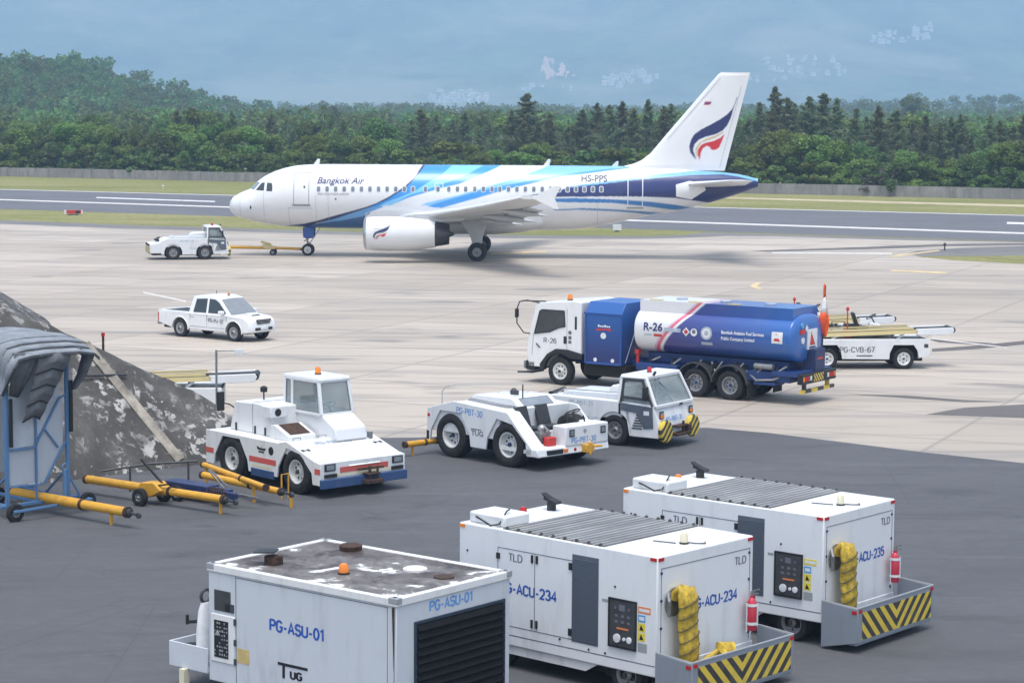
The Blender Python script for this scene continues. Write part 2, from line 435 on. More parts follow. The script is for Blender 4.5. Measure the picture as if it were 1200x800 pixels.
RW = R(-24)                                                  # runway bearing
def mk_concrete():
    N = NT('apron_concrete')
    v = N.coord('Object', rot=(0,0,-RW))
    big = N.noise(N.coord('Object', (.022,.045,1), rot=(0,0,-RW)), 1.0, 5, .6)
    mid = N.noise(N.coord('Object', (.10,.55,1), rot=(0,0,R(8))), 1.0, 6, .62, .6)
    fine = N.noise(N.coord('Object'), 5.0, 6, .65)
    base = N.ramp(big, [(.28, (.315,.270,.222,1)), (.5, (.42,.368,.31,1)), (.72, (.50,.443,.378,1))])
    # slab tone: each slab its own shade
    sp = N.n('ShaderNodeSeparateXYZ'); N.l(v, sp.inputs[0])
    cx = N.math('FLOOR', N.math('DIVIDE', sp.outputs['X'], 7.5)); cy = N.math('FLOOR', N.math('DIVIDE', sp.outputs['Y'], 5.0))
    cb = N.n('ShaderNodeCombineXYZ'); N.l(cx, cb.inputs[0]); N.l(cy, cb.inputs[1])
    wn = N.n('ShaderNodeTexWhiteNoise'); N.l(cb.outputs[0], wn.inputs['Vector'])
    tone = N.ramp(wn.outputs['Value'], [(0, (.84,.835,.82,1)), (1, (1.06,1.06,1.06,1))])
    c = N.mix(1.0, base, tone, 'MULTIPLY')
    c = N.mix(N.ramp(mid, [(.50, 0.0), (.58, .34), (.72, .70)]), c, (.205,.19,.18,1))
    c = N.mix(N.ramp(fine, [(.35, 0.0), (.75, .25)]), c, (.36,.335,.31,1))
    # joints
    for out, per, w in ((sp.outputs['X'], 7.5, .07), (sp.outputs['Y'], 5.0, .09)):
        fr = N.math('MULTIPLY', N.math('ABSOLUTE', N.math('SUBTRACT', N.math('FRACT', N.math('DIVIDE', out, per)), .5)), per)
        j = N.math('GREATER_THAN', fr, per/2-w)
        c = N.mix(N.math('MULTIPLY', j, .42), c, (.17,.155,.145,1))
    # tyre tracks and spills
    tr = N.noise(N.coord('Object', (.035,.9,1), rot=(0,0,R(4)), loc=(3,7,0)), 1.0, 3, .5, .9)
    c = N.mix(N.ramp(tr, [(.56, 0.0), (.63, .55), (.70, 0.0)]), c, (.21,.195,.185,1))
    sp2 = N.noise(N.coord('Object', (.16,.30,1), loc=(11,2,0)), 1.0, 3, .5)
    c = N.mix(N.ramp(sp2, [(.62, 0.0), (.70, .6)]), c, (.15,.14,.135,1))
    N.l(c, N.b.inputs['Base Color']); N.b.inputs['Roughness'].default_value = .75
    N.bump(fine, .08, .01)
    return N.mat
def mk_asphalt(name, c0, c1, dark, seam=True, scale=1.0):
    N = NT(name)
    big = N.noise(N.coord('Object', (.10*scale,.22*scale,1), rot=(0,0,R(-12))), 1.0, 6, .6, .4)
    fine = N.noise(N.coord('Object'), 24.0, 5, .7)
    c = N.ramp(big, [(.3, c0), (.7, c1)])
    st = N.noise(N.coord('Object', (.25,.7,1), loc=(4,9,0)), 1.0, 5, .6, .5)
    c = N.mix(N.ramp(st, [(.52, 0.0), (.70, .75)]), c, dark)
    oil = N.noise(N.coord('Object', (.5,.5,1), loc=(1,5,0)), 1.0, 4, .65, .8); c = N.mix(N.ramp(oil, [(.64, 0.0), (.72, .7)]), c, tuple(x*.7 for x in dark[:3])+(1,))
    vo = N.n('ShaderNodeTexVoronoi', feature='DISTANCE_TO_EDGE'); vo.inputs['Scale'].default_value = .16; N.l(N.coord('Object'), vo.inputs['Vector']); c = N.mix(N.ramp(vo.outputs['Distance'], [(0.0, .35), (.004, 0.0)]), c, tuple(x*.6 for x in dark[:3])+(1,))
    lt = N.noise(N.coord('Object', (.07,.9,1), rot=(0,0,R(14))), 1.0, 4, .5, .3)
    c = N.mix(N.ramp(lt, [(.62, 0.0), (.70, .30), (.76, 0.0)]), c, tuple(x*1.5 for x in c1[:3])+(1,))
    c = N.mix(N.ramp(fine, [(.3, .55), (.7, 0.0)]), c, tuple(x*.5 for x in c0[:3])+(1,)); med = N.noise(N.coord('Object', (1,1.6,1), loc=(2,8,0)), 2.2, 6, .7, .3); c = N.mix(N.ramp(med, [(.40, .32), (.62, 0.0)]), c, tuple(x*.62 for x in c0[:3])+(1,))
    N.l(c, N.b.inputs['Base Color']); N.b.inputs['Roughness'].default_value = .8
    N.bump(fine, .15, .006)
    return N.mat
def mk_grass():
    N = NT('grass_ground')
    a = N.noise(N.coord('Object', (.03,.10,1), rot=(0,0,-RW)), 1.0, 6, .65)
    b = N.noise(N.coord('Object'), 1.7, 6, .7)
    c = N.ramp(a, [(.30, (.165,.18,.065,1)), (.5, (.26,.255,.10,1)), (.66, (.34,.31,.15,1)), (.8, (.39,.34,.19,1))])
    c = N.mix(N.ramp(b, [(.35, .65), (.7, 0.0)]), c, (.09,.115,.035,1))
    d_ = N.noise(N.coord('Object', (.12,.5,1), rot=(0,0,-RW), loc=(5,3,0)), 1.0, 6, .7, .5); c = N.mix(N.ramp(d_, [(.52, 0.0), (.66, .7)]), c, (.30,.25,.15,1))
    N.l(c, N.b.inputs['Base Color']); N.b.inputs['Roughness'].default_value = .95; N.b.inputs['Specular IOR Level'].default_value = .1
    N.bump(b, .5, .1)
    return N.mat
MT['concrete'] = mk_concrete()
MT['asphalt'] = mk_asphalt('old_asphalt', (.084,.087,.096,1), (.114,.117,.127,1), (.052,.054,.060,1))
MT['runway'] = mk_asphalt('runway_asphalt', (.125,.128,.142,1), (.165,.168,.185,1), (.095,.096,.104,1), scale=.4)
MT['shoulder'] = mk_asphalt('shoulder_asphalt', (.17,.165,.16,1), (.24,.23,.22,1), (.10,.10,.10,1), scale=.6)
MT['stain'] = mk_asphalt('rubber_stain', (.12,.11,.105,1), (.18,.165,.155,1), (.08,.075,.07,1), scale=.5)
MT['grass'] = mk_grass()
MT['dirt'] = plain('pale_dirt', (.42,.36,.24), .95, var=.25, scale=.6)
MT['line_white'] = plain('marking_white', (.62,.63,.64), .7, var=.25, scale=1.5)
MT['line_faint'] = plain('marking_worn_white', (.56,.54,.51), .7, var=.15, scale=1.5)
MT['line_yellow'] = plain('marking_yellow', (.56,.44,.24), .7, var=.25, scale=1.5)

# one sheet of ground to the horizon
me = bpy.data.meshes.new('ground'); S_ = 9000
me.from_pydata([(-S_,-300,0),(S_,-300,0),(S_,2*S_,0),(-S_,2*S_,0)], [], [(0,1,2,3)]); me.materials.append(MT['grass'])
o = bpy.data.objects.new('ground', me); col.objects.link(o); tag(o, kind='structure')

def far_e(x): return 221.5+.0254*x
def near_e(x): return 245+.0315*x
def solid(x): return 234+.0329*x
XL, XR = -700, 1900
sheet('runway', [(XL, far_e(XL)), (XR, far_e(XR)), (XR, near_e(XR)), (XL, near_e(XL))], .004, MT['runway'])
sheet('path', [(835,230.6), (1200,240.0), (XR,258.2), (XR,261.5), (1200,242.6), (835,232.2)], .004, MT['dirt'])
# asphalt shoulder between grass and apron, then the concrete apron, then the stand's asphalt
sheet('road_shoulder', [(XL,236), (0,258), (130,263), (260,267), (430,272), (600,275.5), (760,277), (800,275.5), (830,272.2), (1000,277.5), (1200,283.5), (XR,304.6), (XR,330), (1200,300), (600,300), (0,280), (XL,258)], .008, MT['shoulder'])
NEARX = [(-16, 20), (16, 20)]
apron_px = [(XL,241), (0,262.5), (130,267.5), (260,271), (430,276), (600,279.5), (740,280.3), (800,279), (850,276.8), (905,277.2), (960,278.8), (1060,281.8), (1150,283.2), (1210,284.6), (XR,306), (XR,312), (1210,288.2), (1130,290.5), (1075,294.0), (1063,297.2), (1080,301.5), (1120,305.5), (1200,309.5), (XR,340), (XR,800), (XL,800)]
sheet('apron', apron_px, .012, MT['concrete'])
asph = [(1700,607), (1450,575), (1200,543), (1080,530), (960,515), (900,507.5), (830,501.5), (700,503), (600,507), (490,513), (380,514), (270,520), (120,528), (-150,540), (-500,560)]
sheet('asphalt_stand', [G(*p) for p in asph]+[(-60,30), (-60,6), (60,6), (60,40)], .016, MT['asphalt'], world=True)
sheet('grass_island', [(1150,300.8), (1210,299.2), (XR,318), (XR,326), (1210,305.2), (1165,303.6)], .016, MT['grass'])
sheet('rubber_stain', [(880,294.0), (960,291.5), (1040,288.6), (1110,286.2), (1210,284.9), (1210,287.6), (1110,288.6), (1040,291.6), (960,293.6), (900,295.2)], .016, MT['stain'])
for pts in ([(1088,398), (1110,399), (1165,402.5), (1150,404.5), (1100,401.5)], [(1092,409), (1150,404.5), (1215,398), (1260,395), (1260,399.5), (1215,402.5), (1150,409), (1092,412.5)],
            [(1085,486), (1130,478), (1200,474), (1260,476), (1260,492), (1200,490), (1140,488)], [(990,462), (1060,463.5), (1130,469), (1180,471), (1130,471.5), (1050,466)]):
    sheet('apron_patch', pts, .016, MT['stain'])
def ln(name, a, b, wpx, mat, z=.020):
    sheet(name, [(a[0], a[1]-wpx/2), (b[0], b[1]-wpx/2), (b[0], b[1]+wpx/2), (a[0], a[1]+wpx/2)], z, mat)
sheet('runway_edge_line', [(XL, solid(XL)-.45), (XR, solid(XR)-1.15), (XR, solid(XR)+1.15), (XL, solid(XL)+.45)], .008, MT['line_faint'])
sheet('runway_edge_line', [(XL, far_e(XL)+.3), (XR, far_e(XR)+.3), (XR, far_e(XR)+1.1), (XL, far_e(XL)+.75)], .008, MT['line_faint'])
ln('runway_centre_line', (113,231.6), (252,236.3), 1.2, MT['line_white'], .008)
ln('runway_centre_line', (1180,261.3), (1330,265.8), 2.2, MT['line_white'], .008)
ln('runway_centre_line', (560,246), (720,250.6), 1.8, MT['line_white'], .008)
ln('apron_line', (168,343), (218,353.4), 1.8, MT['line_faint'])
ln('apron_line', (1092,397), (1180,408), 1.2, MT['line_faint'], .024)
ln('apron_line', (905,296.4), (1045,297.4), 1.6, MT['line_faint'])
sheet('taxi_line', [(575,296.6), (640,294.3), (640,295.9), (575,298.4)], .020, MT['line_yellow'])
sheet('taxi_line', [(1040,300.8), (1062,297.6), (1100,293.2), (1102,294.2), (1066,298.8), (1048,301.6)], .020, MT['line_yellow'])
sheet('taxi_line', [(1045,316.5), (1110,319), (1108,321), (1044,318.2)], .020, MT['line_yellow'])
sheet('arrow_marking', [(878,335.2), (886,331.4), (893,331.6), (887,335.2), (894,339), (887,339)], .020, MT['line_yellow'])

# ------------------------------------------------------------------ boundary wall
MT['wall'] = None
N = NT('wall_concrete')
f = N.noise(N.coord('Object', (1,1,.3)), 1.2, 6, .65); g = N.noise(N.coord('Object'), .15, 3)
c = N.ramp(f, [(.3, (.17,.165,.16,1)), (.7, (.33,.32,.31,1))]); c = N.mix(N.ramp(g, [(.45, 0.0), (.65, .5)]), c, (.20,.195,.19,1))
N.l(c, N.b.inputs['Base Color']); N.b.inputs['Roughness'].default_value = .9; MT['wall'] = N.mat
A = Vector(G(-330, 199.0)+(0,)); B = Vector(G(1560, 242.3)+(0,)); wd = (B-A); wl = wd.length; ang = math.atan2(wd.y, wd.x)
wall = thing('boundary_wall', 'long low grey concrete panel wall along the far side of the runway', 'wall', A, ang)
npan = int(wl/3.2); pl = wl/npan
Wp = MB(); random.seed(3)
for i in range(npan):
    h = 1.16+random.uniform(-.03, .04)
    Wp.box(i*pl+.11, (i+1)*pl-.11, -.05, .05, -.1, h)
Wp.build('wall_panel', MT['wall'], wall)
Wq = MB()
for i in range(npan+1):
    Wq.box(i*pl-.10, i*pl+.10, -.10, .10, -.1, 1.22)
Wq.build('wall_posts', MT['wall'], wall)

# ------------------------------------------------------------------ far hills
def fbm(x, y, oct=5, seed=0.0):
    return mnoise.fractal(Vector((x, y, seed)), 1.0, 2.0, oct, noise_basis='PERLIN_ORIGINAL')
def heightfield(name, x0, x1, nx, y0, y1, ny, fn, mat):
    xs = np.linspace(x0, x1, nx); ys = np.linspace(y0, y1, ny)
    vs = [(x, y, fn(x, y)) for y in ys for x in xs]
    fs = [(j*nx+i, j*nx+i+1, (j+1)*nx+i+1, (j+1)*nx+i) for j in range(ny-1) for i in range(nx-1)]
    me = bpy.data.meshes.new(name); me.from_pydata(vs, [], fs); me.materials.append(mat)
    me.polygons.foreach_set('use_smooth', [True]*len(fs)); me.update()
    o = bpy.data.objects.new(name, me); col.objects.link(o)
    return tag(o, kind='structure')
N = NT('mountain_forest')
f = N.noise(N.coord('Object'), .007, 8, .7); g = N.noise(N.coord('Object'), .0016, 6, .65)
c = N.ramp(f, [(.32, (.012,.030,.014,1)), (.55, (.07,.12,.05,1)), (.72, (.17,.20,.11,1))])
c = N.mix(N.ramp(g, [(.48, 0.0), (.62, .75)]), c, (.26,.25,.17,1))
N.l(c, N.b.inputs['Base Color']); N.b.inputs['Roughness'].default_value = 1; N.b.inputs['Specular IOR Level'].default_value = 0
N.bump(f, 1.0, 26.0)
MT['mountain'] = N.mat
def mount_z(x, y):
    t = max(0.0, min(1.0, (y-3900)/2300.0)); s = t*t*(3-2*t)
    ridge = 1-abs(fbm(x*.00075+3.1, y*.0005, 6, 2.2))
    n = fbm(x*.0020, y*.0017, 5, 5.0)
    return -3+s*(330+300*ridge)+t*60*n+t*(1-t)*260*fbm(x*.0011, y*.0006, 4, 9.0)
heightfield('mountains', -3600, 3600, 280, 3600, 6600, 130, mount_z, MT['mountain'])

# low wooded hill on the left and the flat behind the wall
HP = [(-420,112),(-250,100),(-100,84),(-40,74),(0,68),(40,61),(90,64),(130,75),(180,90),(250,105),(320,117),(380,123),(460,126)]
hx = [at_depth(p, 100, 780)[0] for p, q in HP]; hz = [at_depth(p, q+12+max(0, min(1, (p-40)/200))*16+6, 780)[2] for p, q in HP]
def hill_z(x, y):
    top = float(np.interp(x, hx, hz, left=4, right=0))
    k = max(0.0, 1-abs((y-780)/(300.0 if y < 780 else 420.0))); k = k*k*(3-2*k)
    low = .8*max(0.0, min(1.0, (y-520)/300))+13*math.exp(-((y-1350)/330.0)**2)*max(0.0, min(1.0, (x-90)/240.0))*(.75+.5*fbm(x*.006, y*.006, 3, 1.0))
    return -1.0+k*max(0.0, top-low)+low*(1 if y < 1900 else max(0.0, (2300-y)/400))
heightfield('hills', -560, 900, 120, 500, 2300, 90, hill_z, MT['mountain'])

# ------------------------------------------------------------------ foliage
def mk_leaf(name, cols, trans=.38):
    N = NT(name)
    oi = N.n('ShaderNodeObjectInfo'); geo = N.n('ShaderNodeNewGeometry')
    f = N.noise(N.coord('Object'), .55, 3, .6)
    a = N.ramp(geo.outputs['Random Per Island'], [(0, cols[0]), (.5, cols[1]), (1, cols[2])])
    b = N.mix(N.ramp(f, [(.35, 0.0), (.7, .7)]), a, cols[2])
    hv = N.n('ShaderNodeHueSaturation'); N.l(b, hv.inputs['Color'])
    N.l(N.math('MULTIPLY_ADD', oi.outputs['Random'], .07, .465), hv.inputs['Hue'])
    N.l(N.math('MULTIPLY_ADD', oi.outputs['Random'], .5, .78), hv.inputs['Value'])
    N.l(hv.outputs['Color'], N.b.inputs['Base Color'])
    N.b.inputs['Roughness'].default_value = .6; N.b.inputs['Specular IOR Level'].default_value = .2
    tr = N.n('ShaderNodeBsdfTranslucent'); N.l(hv.outputs['Color'], tr.inputs['Color'])
    ms = N.n('ShaderNodeMixShader'); ms.inputs[0].default_value = trans
    N.l(N.b.outputs[0], ms.inputs[1]); N.l(tr.outputs[0], ms.inputs[2])
    N.l(ms.outputs[0], N.t.nodes['Material Output'].inputs['Surface'])
    return N.mat
MT['leaf_broad'] = mk_leaf('broad_leaves', [(.085,.140,.036,1), (.140,.215,.050,1), (.22,.305,.075,1)])
MT['leaf_dark'] = mk_leaf('dark_leaves', [(.062,.112,.038,1), (.102,.165,.05,1), (.155,.225,.07,1)])
MT['leaf_pine'] = mk_leaf('feathery_needles', [(.100,.130,.072,1), (.150,.188,.100,1), (.21,.245,.13,1)])
MT['leaf_grey'] = mk_leaf('greyish_fronds', [(.10,.11,.085,1), (.15,.16,.12,1), (.21,.21,.16,1)])
MT['bark'] = plain('tree_bark', (.10,.085,.07), .95, var=.4, scale=3)

def leaf_mesh(name, centers, size, mat, up=.3, aspect=1.7, r=rng, merge=None):
    """one quad per leaf spray, each turned its own way"""
    n = len(centers); c = np.asarray(centers)
    d = r.normal(size=(n, 3)); d[:, 2] *= .6; d /= np.linalg.norm(d, axis=1)[:, None]
    t = r.normal(size=(n, 3)); b = np.cross(d, t); b /= np.linalg.norm(b, axis=1)[:, None]
    s = (np.asarray(size)*r.uniform(.6, 1.4, n))[:, None]
    p = np.stack([c-d*s*aspect*.5, c+b*s*.5, c+d*s*aspect*.5, c-b*s*.5], 1).reshape(-1, 3)
    me = bpy.data.meshes.new(name); me.vertices.add(4*n); me.vertices.foreach_set('co', p.ravel())
    me.loops.add(4*n); me.loops.foreach_set('vertex_index', np.arange(4*n)); me.polygons.add(n)
    me.polygons.foreach_set('loop_start', np.arange(n)*4); me.polygons.foreach_set('loop_total', np.full(n, 4))
    me.materials.append(mat); me.update(calc_edges=True); me.validate()
    return me

def crown_broad(seed, H=1.0, W=.5, nl=26, per=95, base=.12):
    r = np.random.default_rng(seed); out = []
    for k in range(nl):
        a = r.uniform(0, 2*np.pi); z = base+(.97-base)*r.uniform(0, 1)**.8
        prof = W*(np.sin(np.pi*np.clip((z-base+.10)/(1.12-base), 0, 1))**.7)
        rad = prof*np.sqrt(r.uniform(.15, 1)); cx, cy = rad*np.cos(a), rad*np.sin(a)
        q = r.normal(size=(per, 3)); q /= np.linalg.norm(q, axis=1)[:, None]; q *= (r.uniform(.25, 1, per)**.5)[:, None]
        s = r.uniform(.09, .19)
        out.append(np.stack([cx+q[:, 0]*s, cy+q[:, 1]*s, z+q[:, 2]*s*.75], 1))
    return np.concatenate(out)*H
def crown_pine(seed, H=1.0, W=.20, n=2200, base=.10, lean=.03):
    r = np.random.default_rng(seed); out = []
    nb = 95
    for k in range(nb):
        q = (k/nb)**.9; z0 = base+(.985-base)*q; L = W*((1-q)**.80)*min(1.0, .45+q*4)*r.uniform(.30, 1.30)+.006
        a = r.uniform(0, 2*np.pi); m = max(8, int(n/nb*(.30+1.1*L/W)))
        t = r.uniform(.0, 1, m)**.7; up = r.uniform(.15, .75)
        sc = (.010+.020*(1-t))*(1.15-q)
        out.append(np.stack([np.cos(a)*L*t+r.normal(size=m)*sc+lean*z0, np.sin(a)*L*t+r.normal(size=m)*sc, z0+L*t*up+r.normal(size=m)*sc*1.2], 1))
    return np.concatenate(out)*H
def trunk_mesh(seed, H, r0, wander=.02, limbs=4):
    r = random.Random(seed); m = MB(); pts = []
    for k in range(6):
        t = k/5; pts.append((r.uniform(-1, 1)*wander*H*t, r.uniform(-1, 1)*wander*H*t, H*t*.92))
    m.tube(pts, [r0*(1-.85*k/5) for k in range(6)], 7)
    for k in range(limbs):
        q = pts[1+k % 4]; a = r.uniform(0, 6.28); L = H*r.uniform(.12, .25)
        m.tube([q, (q[0]+math.cos(a)*L*.5, q[1]+math.sin(a)*L*.5, q[2]+L*.4), (q[0]+math.cos(a)*L, q[1]+math.sin(a)*L, q[2]+L)], [r0*.45, r0*.3, r0*.1], 5)
    o = m.build('trunk', MT['bark']); me = o.data; bpy.data.objects.remove(o); return me
KINDS_ = {}
for k in range(4):
    KINDS_['broad%d' % k] = (leaf_mesh('crown', crown_broad(20+k, 1, .44+.05*(k % 3), 34, 190), .034, MT['leaf_broad']), trunk_mesh(k, 1, .022))
    KINDS_['dark%d' % k] = (leaf_mesh('crown', crown_broad(40+k, 1, .38+.05*(k % 2), 34, 190, .08), .033, MT['leaf_dark']), trunk_mesh(10+k, 1, .022))
for k in range(6):
    KINDS_['pine%d' % k] = (leaf_mesh('crown', crown_pine(60+k, 1, .25+.03*(k % 4), 7000, .05+.03*(k % 3)), .0115, MT['leaf_pine'], aspect=4.5), trunk_mesh(30+k, 1, .014, .008, 2))
KINDS_['bush0'] = (leaf_mesh('crown', crown_broad(80, 1, .85, 24, 90, .02), .085, MT['leaf_broad']), trunk_mesh(50, .7, .03))
KINDS_['bush1'] = (leaf_mesh('crown', crown_broad(81, 1, .95, 24, 90, .02), .085, MT['leaf_dark']), trunk_mesh(51, .7, .03))
r_ = np.random.default_rng(90); fr = []
for k in range(34):
    a = r_.uniform(0, 6.28); el = r_.uniform(.1, 1.4); t = np.linspace(.1, 1, 24)
    L = r_.uniform(.6, 1.0)
    fr.append(np.stack([np.cos(a)*np.cos(el)*L*t*.7, np.sin(a)*np.cos(el)*L*t*.7, .05+np.sin(el)*L*t-.25*t*t*np.cos(el)], 1)+r_.normal(size=(24, 3))*.012)
KINDS_['palm0'] = (leaf_mesh('crown', np.concatenate(fr), .055, MT['leaf_grey'], aspect=3), trunk_mesh(52, .35, .03))

TREE = {'broad': ('broadleaf_tree', 'bright green leafy tree with rounded crown behind the concrete boundary wall', 'bright green trees behind the wall'),
        'dark': ('broadleaf_tree', 'dark green bushy tree standing among the trees behind the boundary wall', 'dark green trees behind the wall'),
        'pine': ('casuarina_tree', 'tall feathery grey-green conical tree rising above the wood behind the wall', 'tall feathery trees behind the wall'),
        'bush': ('shrub', 'low rounded green shrub growing at the foot of the boundary wall', 'shrubs along the wall'),
        'palm': ('palm_shrub', 'greyish spiky palm shrub in front of the green trees right of the aircraft tail', None)}
def plant(kind, px, Y, H, wide=1.0, label=None, cat=None, rz=None):
    base = kind[:-1]; nm, lb, gp = TREE[base]
    x = at_depth(px, 150, Y)[0]
    t = thing(nm, label or lb, cat or ('shrub' if base in ('bush', 'palm') else 'tree'), (x, Y, max(0, hill_z(x, Y)) if Y > 560 and px > 470 else 0), random.uniform(0, 6.28) if rz is None else rz, None if label else gp)
    t.scale = (H*wide, H*wide, H)
    cm, tm = KINDS_[kind]
    for nme, m_ in (('trunk', tm), ('crown', cm)):
        o = bpy.data.objects.new(nme, m_); col.objects.link(o); o.parent = t
    return t
def wallY(px):
    return A.y+(B.y-A.y)*max(0, min(1, (at_depth(px, 200, 270)[0]-A.x)/(B.x-A.x)))
def h_for(px, py, Y): return at_depth(px, py, Y)[2]
random.seed(21)
TOPS = [(-60,148),(0,150),(60,150),(150,152),(260,150),(330,165),(380,160),(440,168),(480,172),(600,178),(800,176),(850,172),(890,168),(930,155),(975,158),(1010,175),(1060,180),(1100,182),(1150,180),(1185,162),(1260,160)]
tx, ty = zip(*TOPS)
px = -75
while px < 1285:                                               # front row, right behind the wall
    Y = wallY(px)+random.uniform(6, 14); top = float(np.interp(px, tx, ty))+random.uniform(-6, 8)
    k = random.choice(['broad', 'broad', 'broad', 'dark']) if not (480 < px < 800) else random.choice(['broad', 'bush', 'bush'])
    i = random.randrange(2 if k == 'bush' else 4)
    plant(k+str(i), px, Y, max(2.0, h_for(px, top, Y)), 1.0 if k != 'bush' else 1.15)
    px += random.uniform(19, 31) if not (480 < px < 800) else random.uniform(20, 30)
px = -80
while px < 1285:                                               # low growth filling the foot of the wall
    Y = wallY(px)+random.uniform(4.4, 6.0)
    plant(random.choice(['bush0', 'bush1']), px, Y, random.uniform(2.0, 3.8), 1.0); px += random.uniform(15, 26)
PT = [(-60,140),(120,140),(250,128),(330,134),(470,140),(490,128),(560,132),(600,130),(660,134),(700,122),(760,118),(800,124),(860,122),(905,104),(960,108),(1000,126),(1080,125),(1150,138),(1260,130)]
ptx, pty = zip(*PT)
px = -75
while px < 1285:                                               # second row: tall feathery trees
    Y = wallY(px)+random.uniform(22, 50); top = float(np.interp(px, ptx, pty))-3+random.uniform(0, 1)**1.6*26
    dense = px > 470
    k = 'pine' if (dense or 255 < px < 350 or random.random() < .3) else 'dark'
    plant(k+str(random.randrange(6 if k == 'pine' else 4)), px, Y, h_for(px, top, Y), random.uniform(.9, 1.25) if k == 'pine' else 1.0)
    px += random.uniform(11, 20) if dense else random.uniform(15, 26)
px = -80
while px < 1290:                                               # third row
    Y = wallY(px)+random.uniform(60, 130); top = max(132, float(np.interp(px, ptx, pty))+10)+random.uniform(0, 14)+(0 if px > 470 else 4)
    k = random.choice(['dark', 'dark', 'pine', 'broad'])
    plant(k+str(random.randrange(6 if k == 'pine' else 4)), px, Y, h_for(px, top, Y), 1.15); px += random.uniform(16, 26)
plant('pine1', 621, 300, h_for(621, 109, 300), 1.45, 'tallest dark conical tree, rising alone above the wood over the middle of the aircraft', 'tree')
plant('pine3', 496, 300, h_for(496, 127, 300), 1.35, 'broad dark conical tree above the place where the blue fuselage stripes begin', 'tree')
plant('pine2', 905, 292, h_for(905, 101, 292), 1.1, 'slim tall feathery tree just right of the aircraft fin', 'tree')
plant('dark1', 1069, 700, h_for(1069, 97, 700)-4, .95, 'dark round-crowned tree standing out alone on the skyline at the right', 'tree')
plant('dark2', 388, 640, h_for(388, 113, 640)-3, .85, 'dark round-topped tree on the skyline where the wooded hill runs down', 'tree')
plant('palm0', 1034, wallY(1034)+3.4, 4.2, 1.2)

# wood beyond, one mass
def wood(name, spots, seed, mat, leaf, per):
    r = np.random.default_rng(seed); cs = []; sz = []
    for x, y, z, h in spots:
        q = r.normal(size=(per, 3)); q /= np.linalg.norm(q, axis=1)[:, None]; q *= (r.uniform(.35, 1, per)**.4)[:, None]
        lob = r.integers(0, 5, per); la = r.uniform(0, 6.28, 5); lr = r.uniform(.1, .36, 5); lz = r.uniform(.45, .86, 5)
        cs.append(np.stack([x+h*(.20*q[:, 0]+lr[lob]*np.cos(la[lob])), y+h*(.20*q[:, 1]+lr[lob]*np.sin(la[lob])), z+h*(lz[lob]+.17*q[:, 2])], 1)); sz.append(np.full(per, h*leaf))
    me = leaf_mesh(name, np.concatenate(cs), np.concatenate(sz), mat, r=r)
    o = bpy.data.objects.new(name, me); col.objects.link(o)
    return tag(o, kind='stuff')
r_ = random.Random(5); sp_a = []; sp_b = []
for i in range(1500):                                          # flat wood between wall and hill
    Y = r_.uniform(400, 1000); px = r_.uniform(-90, 1290); x = at_depth(px, 150, Y)[0]
    (sp_a if r_.random() < .5 else sp_b).append((x, Y, hill_z(x, Y) if Y > 500 else 0, r_.uniform(5, 9)))
for i in range(3000):                                          # the hill's own cover
    Y = r_.uniform(520, 840); px = r_.uniform(-110, 470); x = at_depth(px, 150, Y)[0]; z = hill_z(x, Y)
    (sp_a if r_.random() < .45 else sp_b).append((x, Y, z-1, r_.uniform(3.2, 6.2)))
for i in range(600):
    Y = r_.uniform(1000, 1900); px = r_.uniform(330, 1290); x = at_depth(px, 150, Y)[0]
    sp_b.append((x, Y, hill_z(x, Y), r_.uniform(6, 11)))
wood('forest', sp_a, 1, MT['leaf_dark'], .085, 130)
wood('forest', sp_b, 2, MT['leaf_dark'], .085, 130)

# ------------------------------------------------------------------ houses on the mountain
def on_mountain(px, py):
    d = ray(px, py)
    for Y in np.arange(3650, 6600, 12):
        p = d*Y
        if mount_z(p.x, Y) > p.z+CAM_H: return (p.x, Y, mount_z(p.x, Y))
    return None
MT['house_wall'] = plain('house_render', (.58,.58,.56), .8, var=.35, scale=.12)
MT['house_roof'] = plain('pale_roof', (.46,.42,.38), .8, var=.4, scale=.08)
def house_mesh(w, d, h, rh):
    m = MB(); m.box(-w/2, w/2, -d/2, d/2, -4, h); m.mi = 1
    m.prism([(-d/2-.5, h), (d/2+.5, h), (0, h+rh)], -w/2-.5, w/2+.5, 'yz')
    o = m.build('hill_house', [MT['house_wall'], MT['house_roof'], MT['glass']]); me = o.data; bpy.data.objects.remove(o); return me
HM = [house_mesh(9, 8, 6, 2.2), house_mesh(13, 9, 7, 1.2), house_mesh(8, 8, 9, 2.5), house_mesh(18, 9, 6, .8)]
random.seed(31)
VIL = [('white houses in the hillside village above the middle trees', 503, 572, 106, 124, 62),
       ('white houses in the terrace rows left of the aircraft fin', 706, 770, 85, 105, 40),
       ('white houses scattered on the slope right of the fin', 876, 992, 62, 104, 34),
       ('white houses in the highest village at the upper right', 1022, 1092, 34, 55, 38),
       ('white houses below the bare pink hillside', 612, 672, 99, 110, 8)]
for gname, x0, x1, y0, y1, n in VIL:
    for k in range(n):
        t = random.random(); px = x0+(x1-x0)*t
        py = (y0+y1)/2+(y1-y0)*(random.random()-.5)*.7-(.45*(y1-y0)*(t-.5) if 'rows' in gname or 'highest' in gname else 0)
        p = on_mountain(px, py)
        if not p: continue
        o = bpy.data.objects.new('hill_house', HM[random.randrange(4)]); col.objects.link(o)
        o.location = p; o.rotation_euler = (0, 0, random.uniform(-1.5, 1.5)); o.scale = [random.uniform(.35, 1.05)]*3
        tag(o, gname.replace('white houses', 'one of the small white houses'), 'house', gname)
MT['scar'] = plain('bare_earth', (.42,.27,.20), .95, var=.3, scale=.02)
pts = []
for j in range(19):
    for i in range(27):
        px = 631+43*i/26; py = 71+32*j/18+(i-13)*.3
        pts.append((px, py, on_mountain(px, py)))
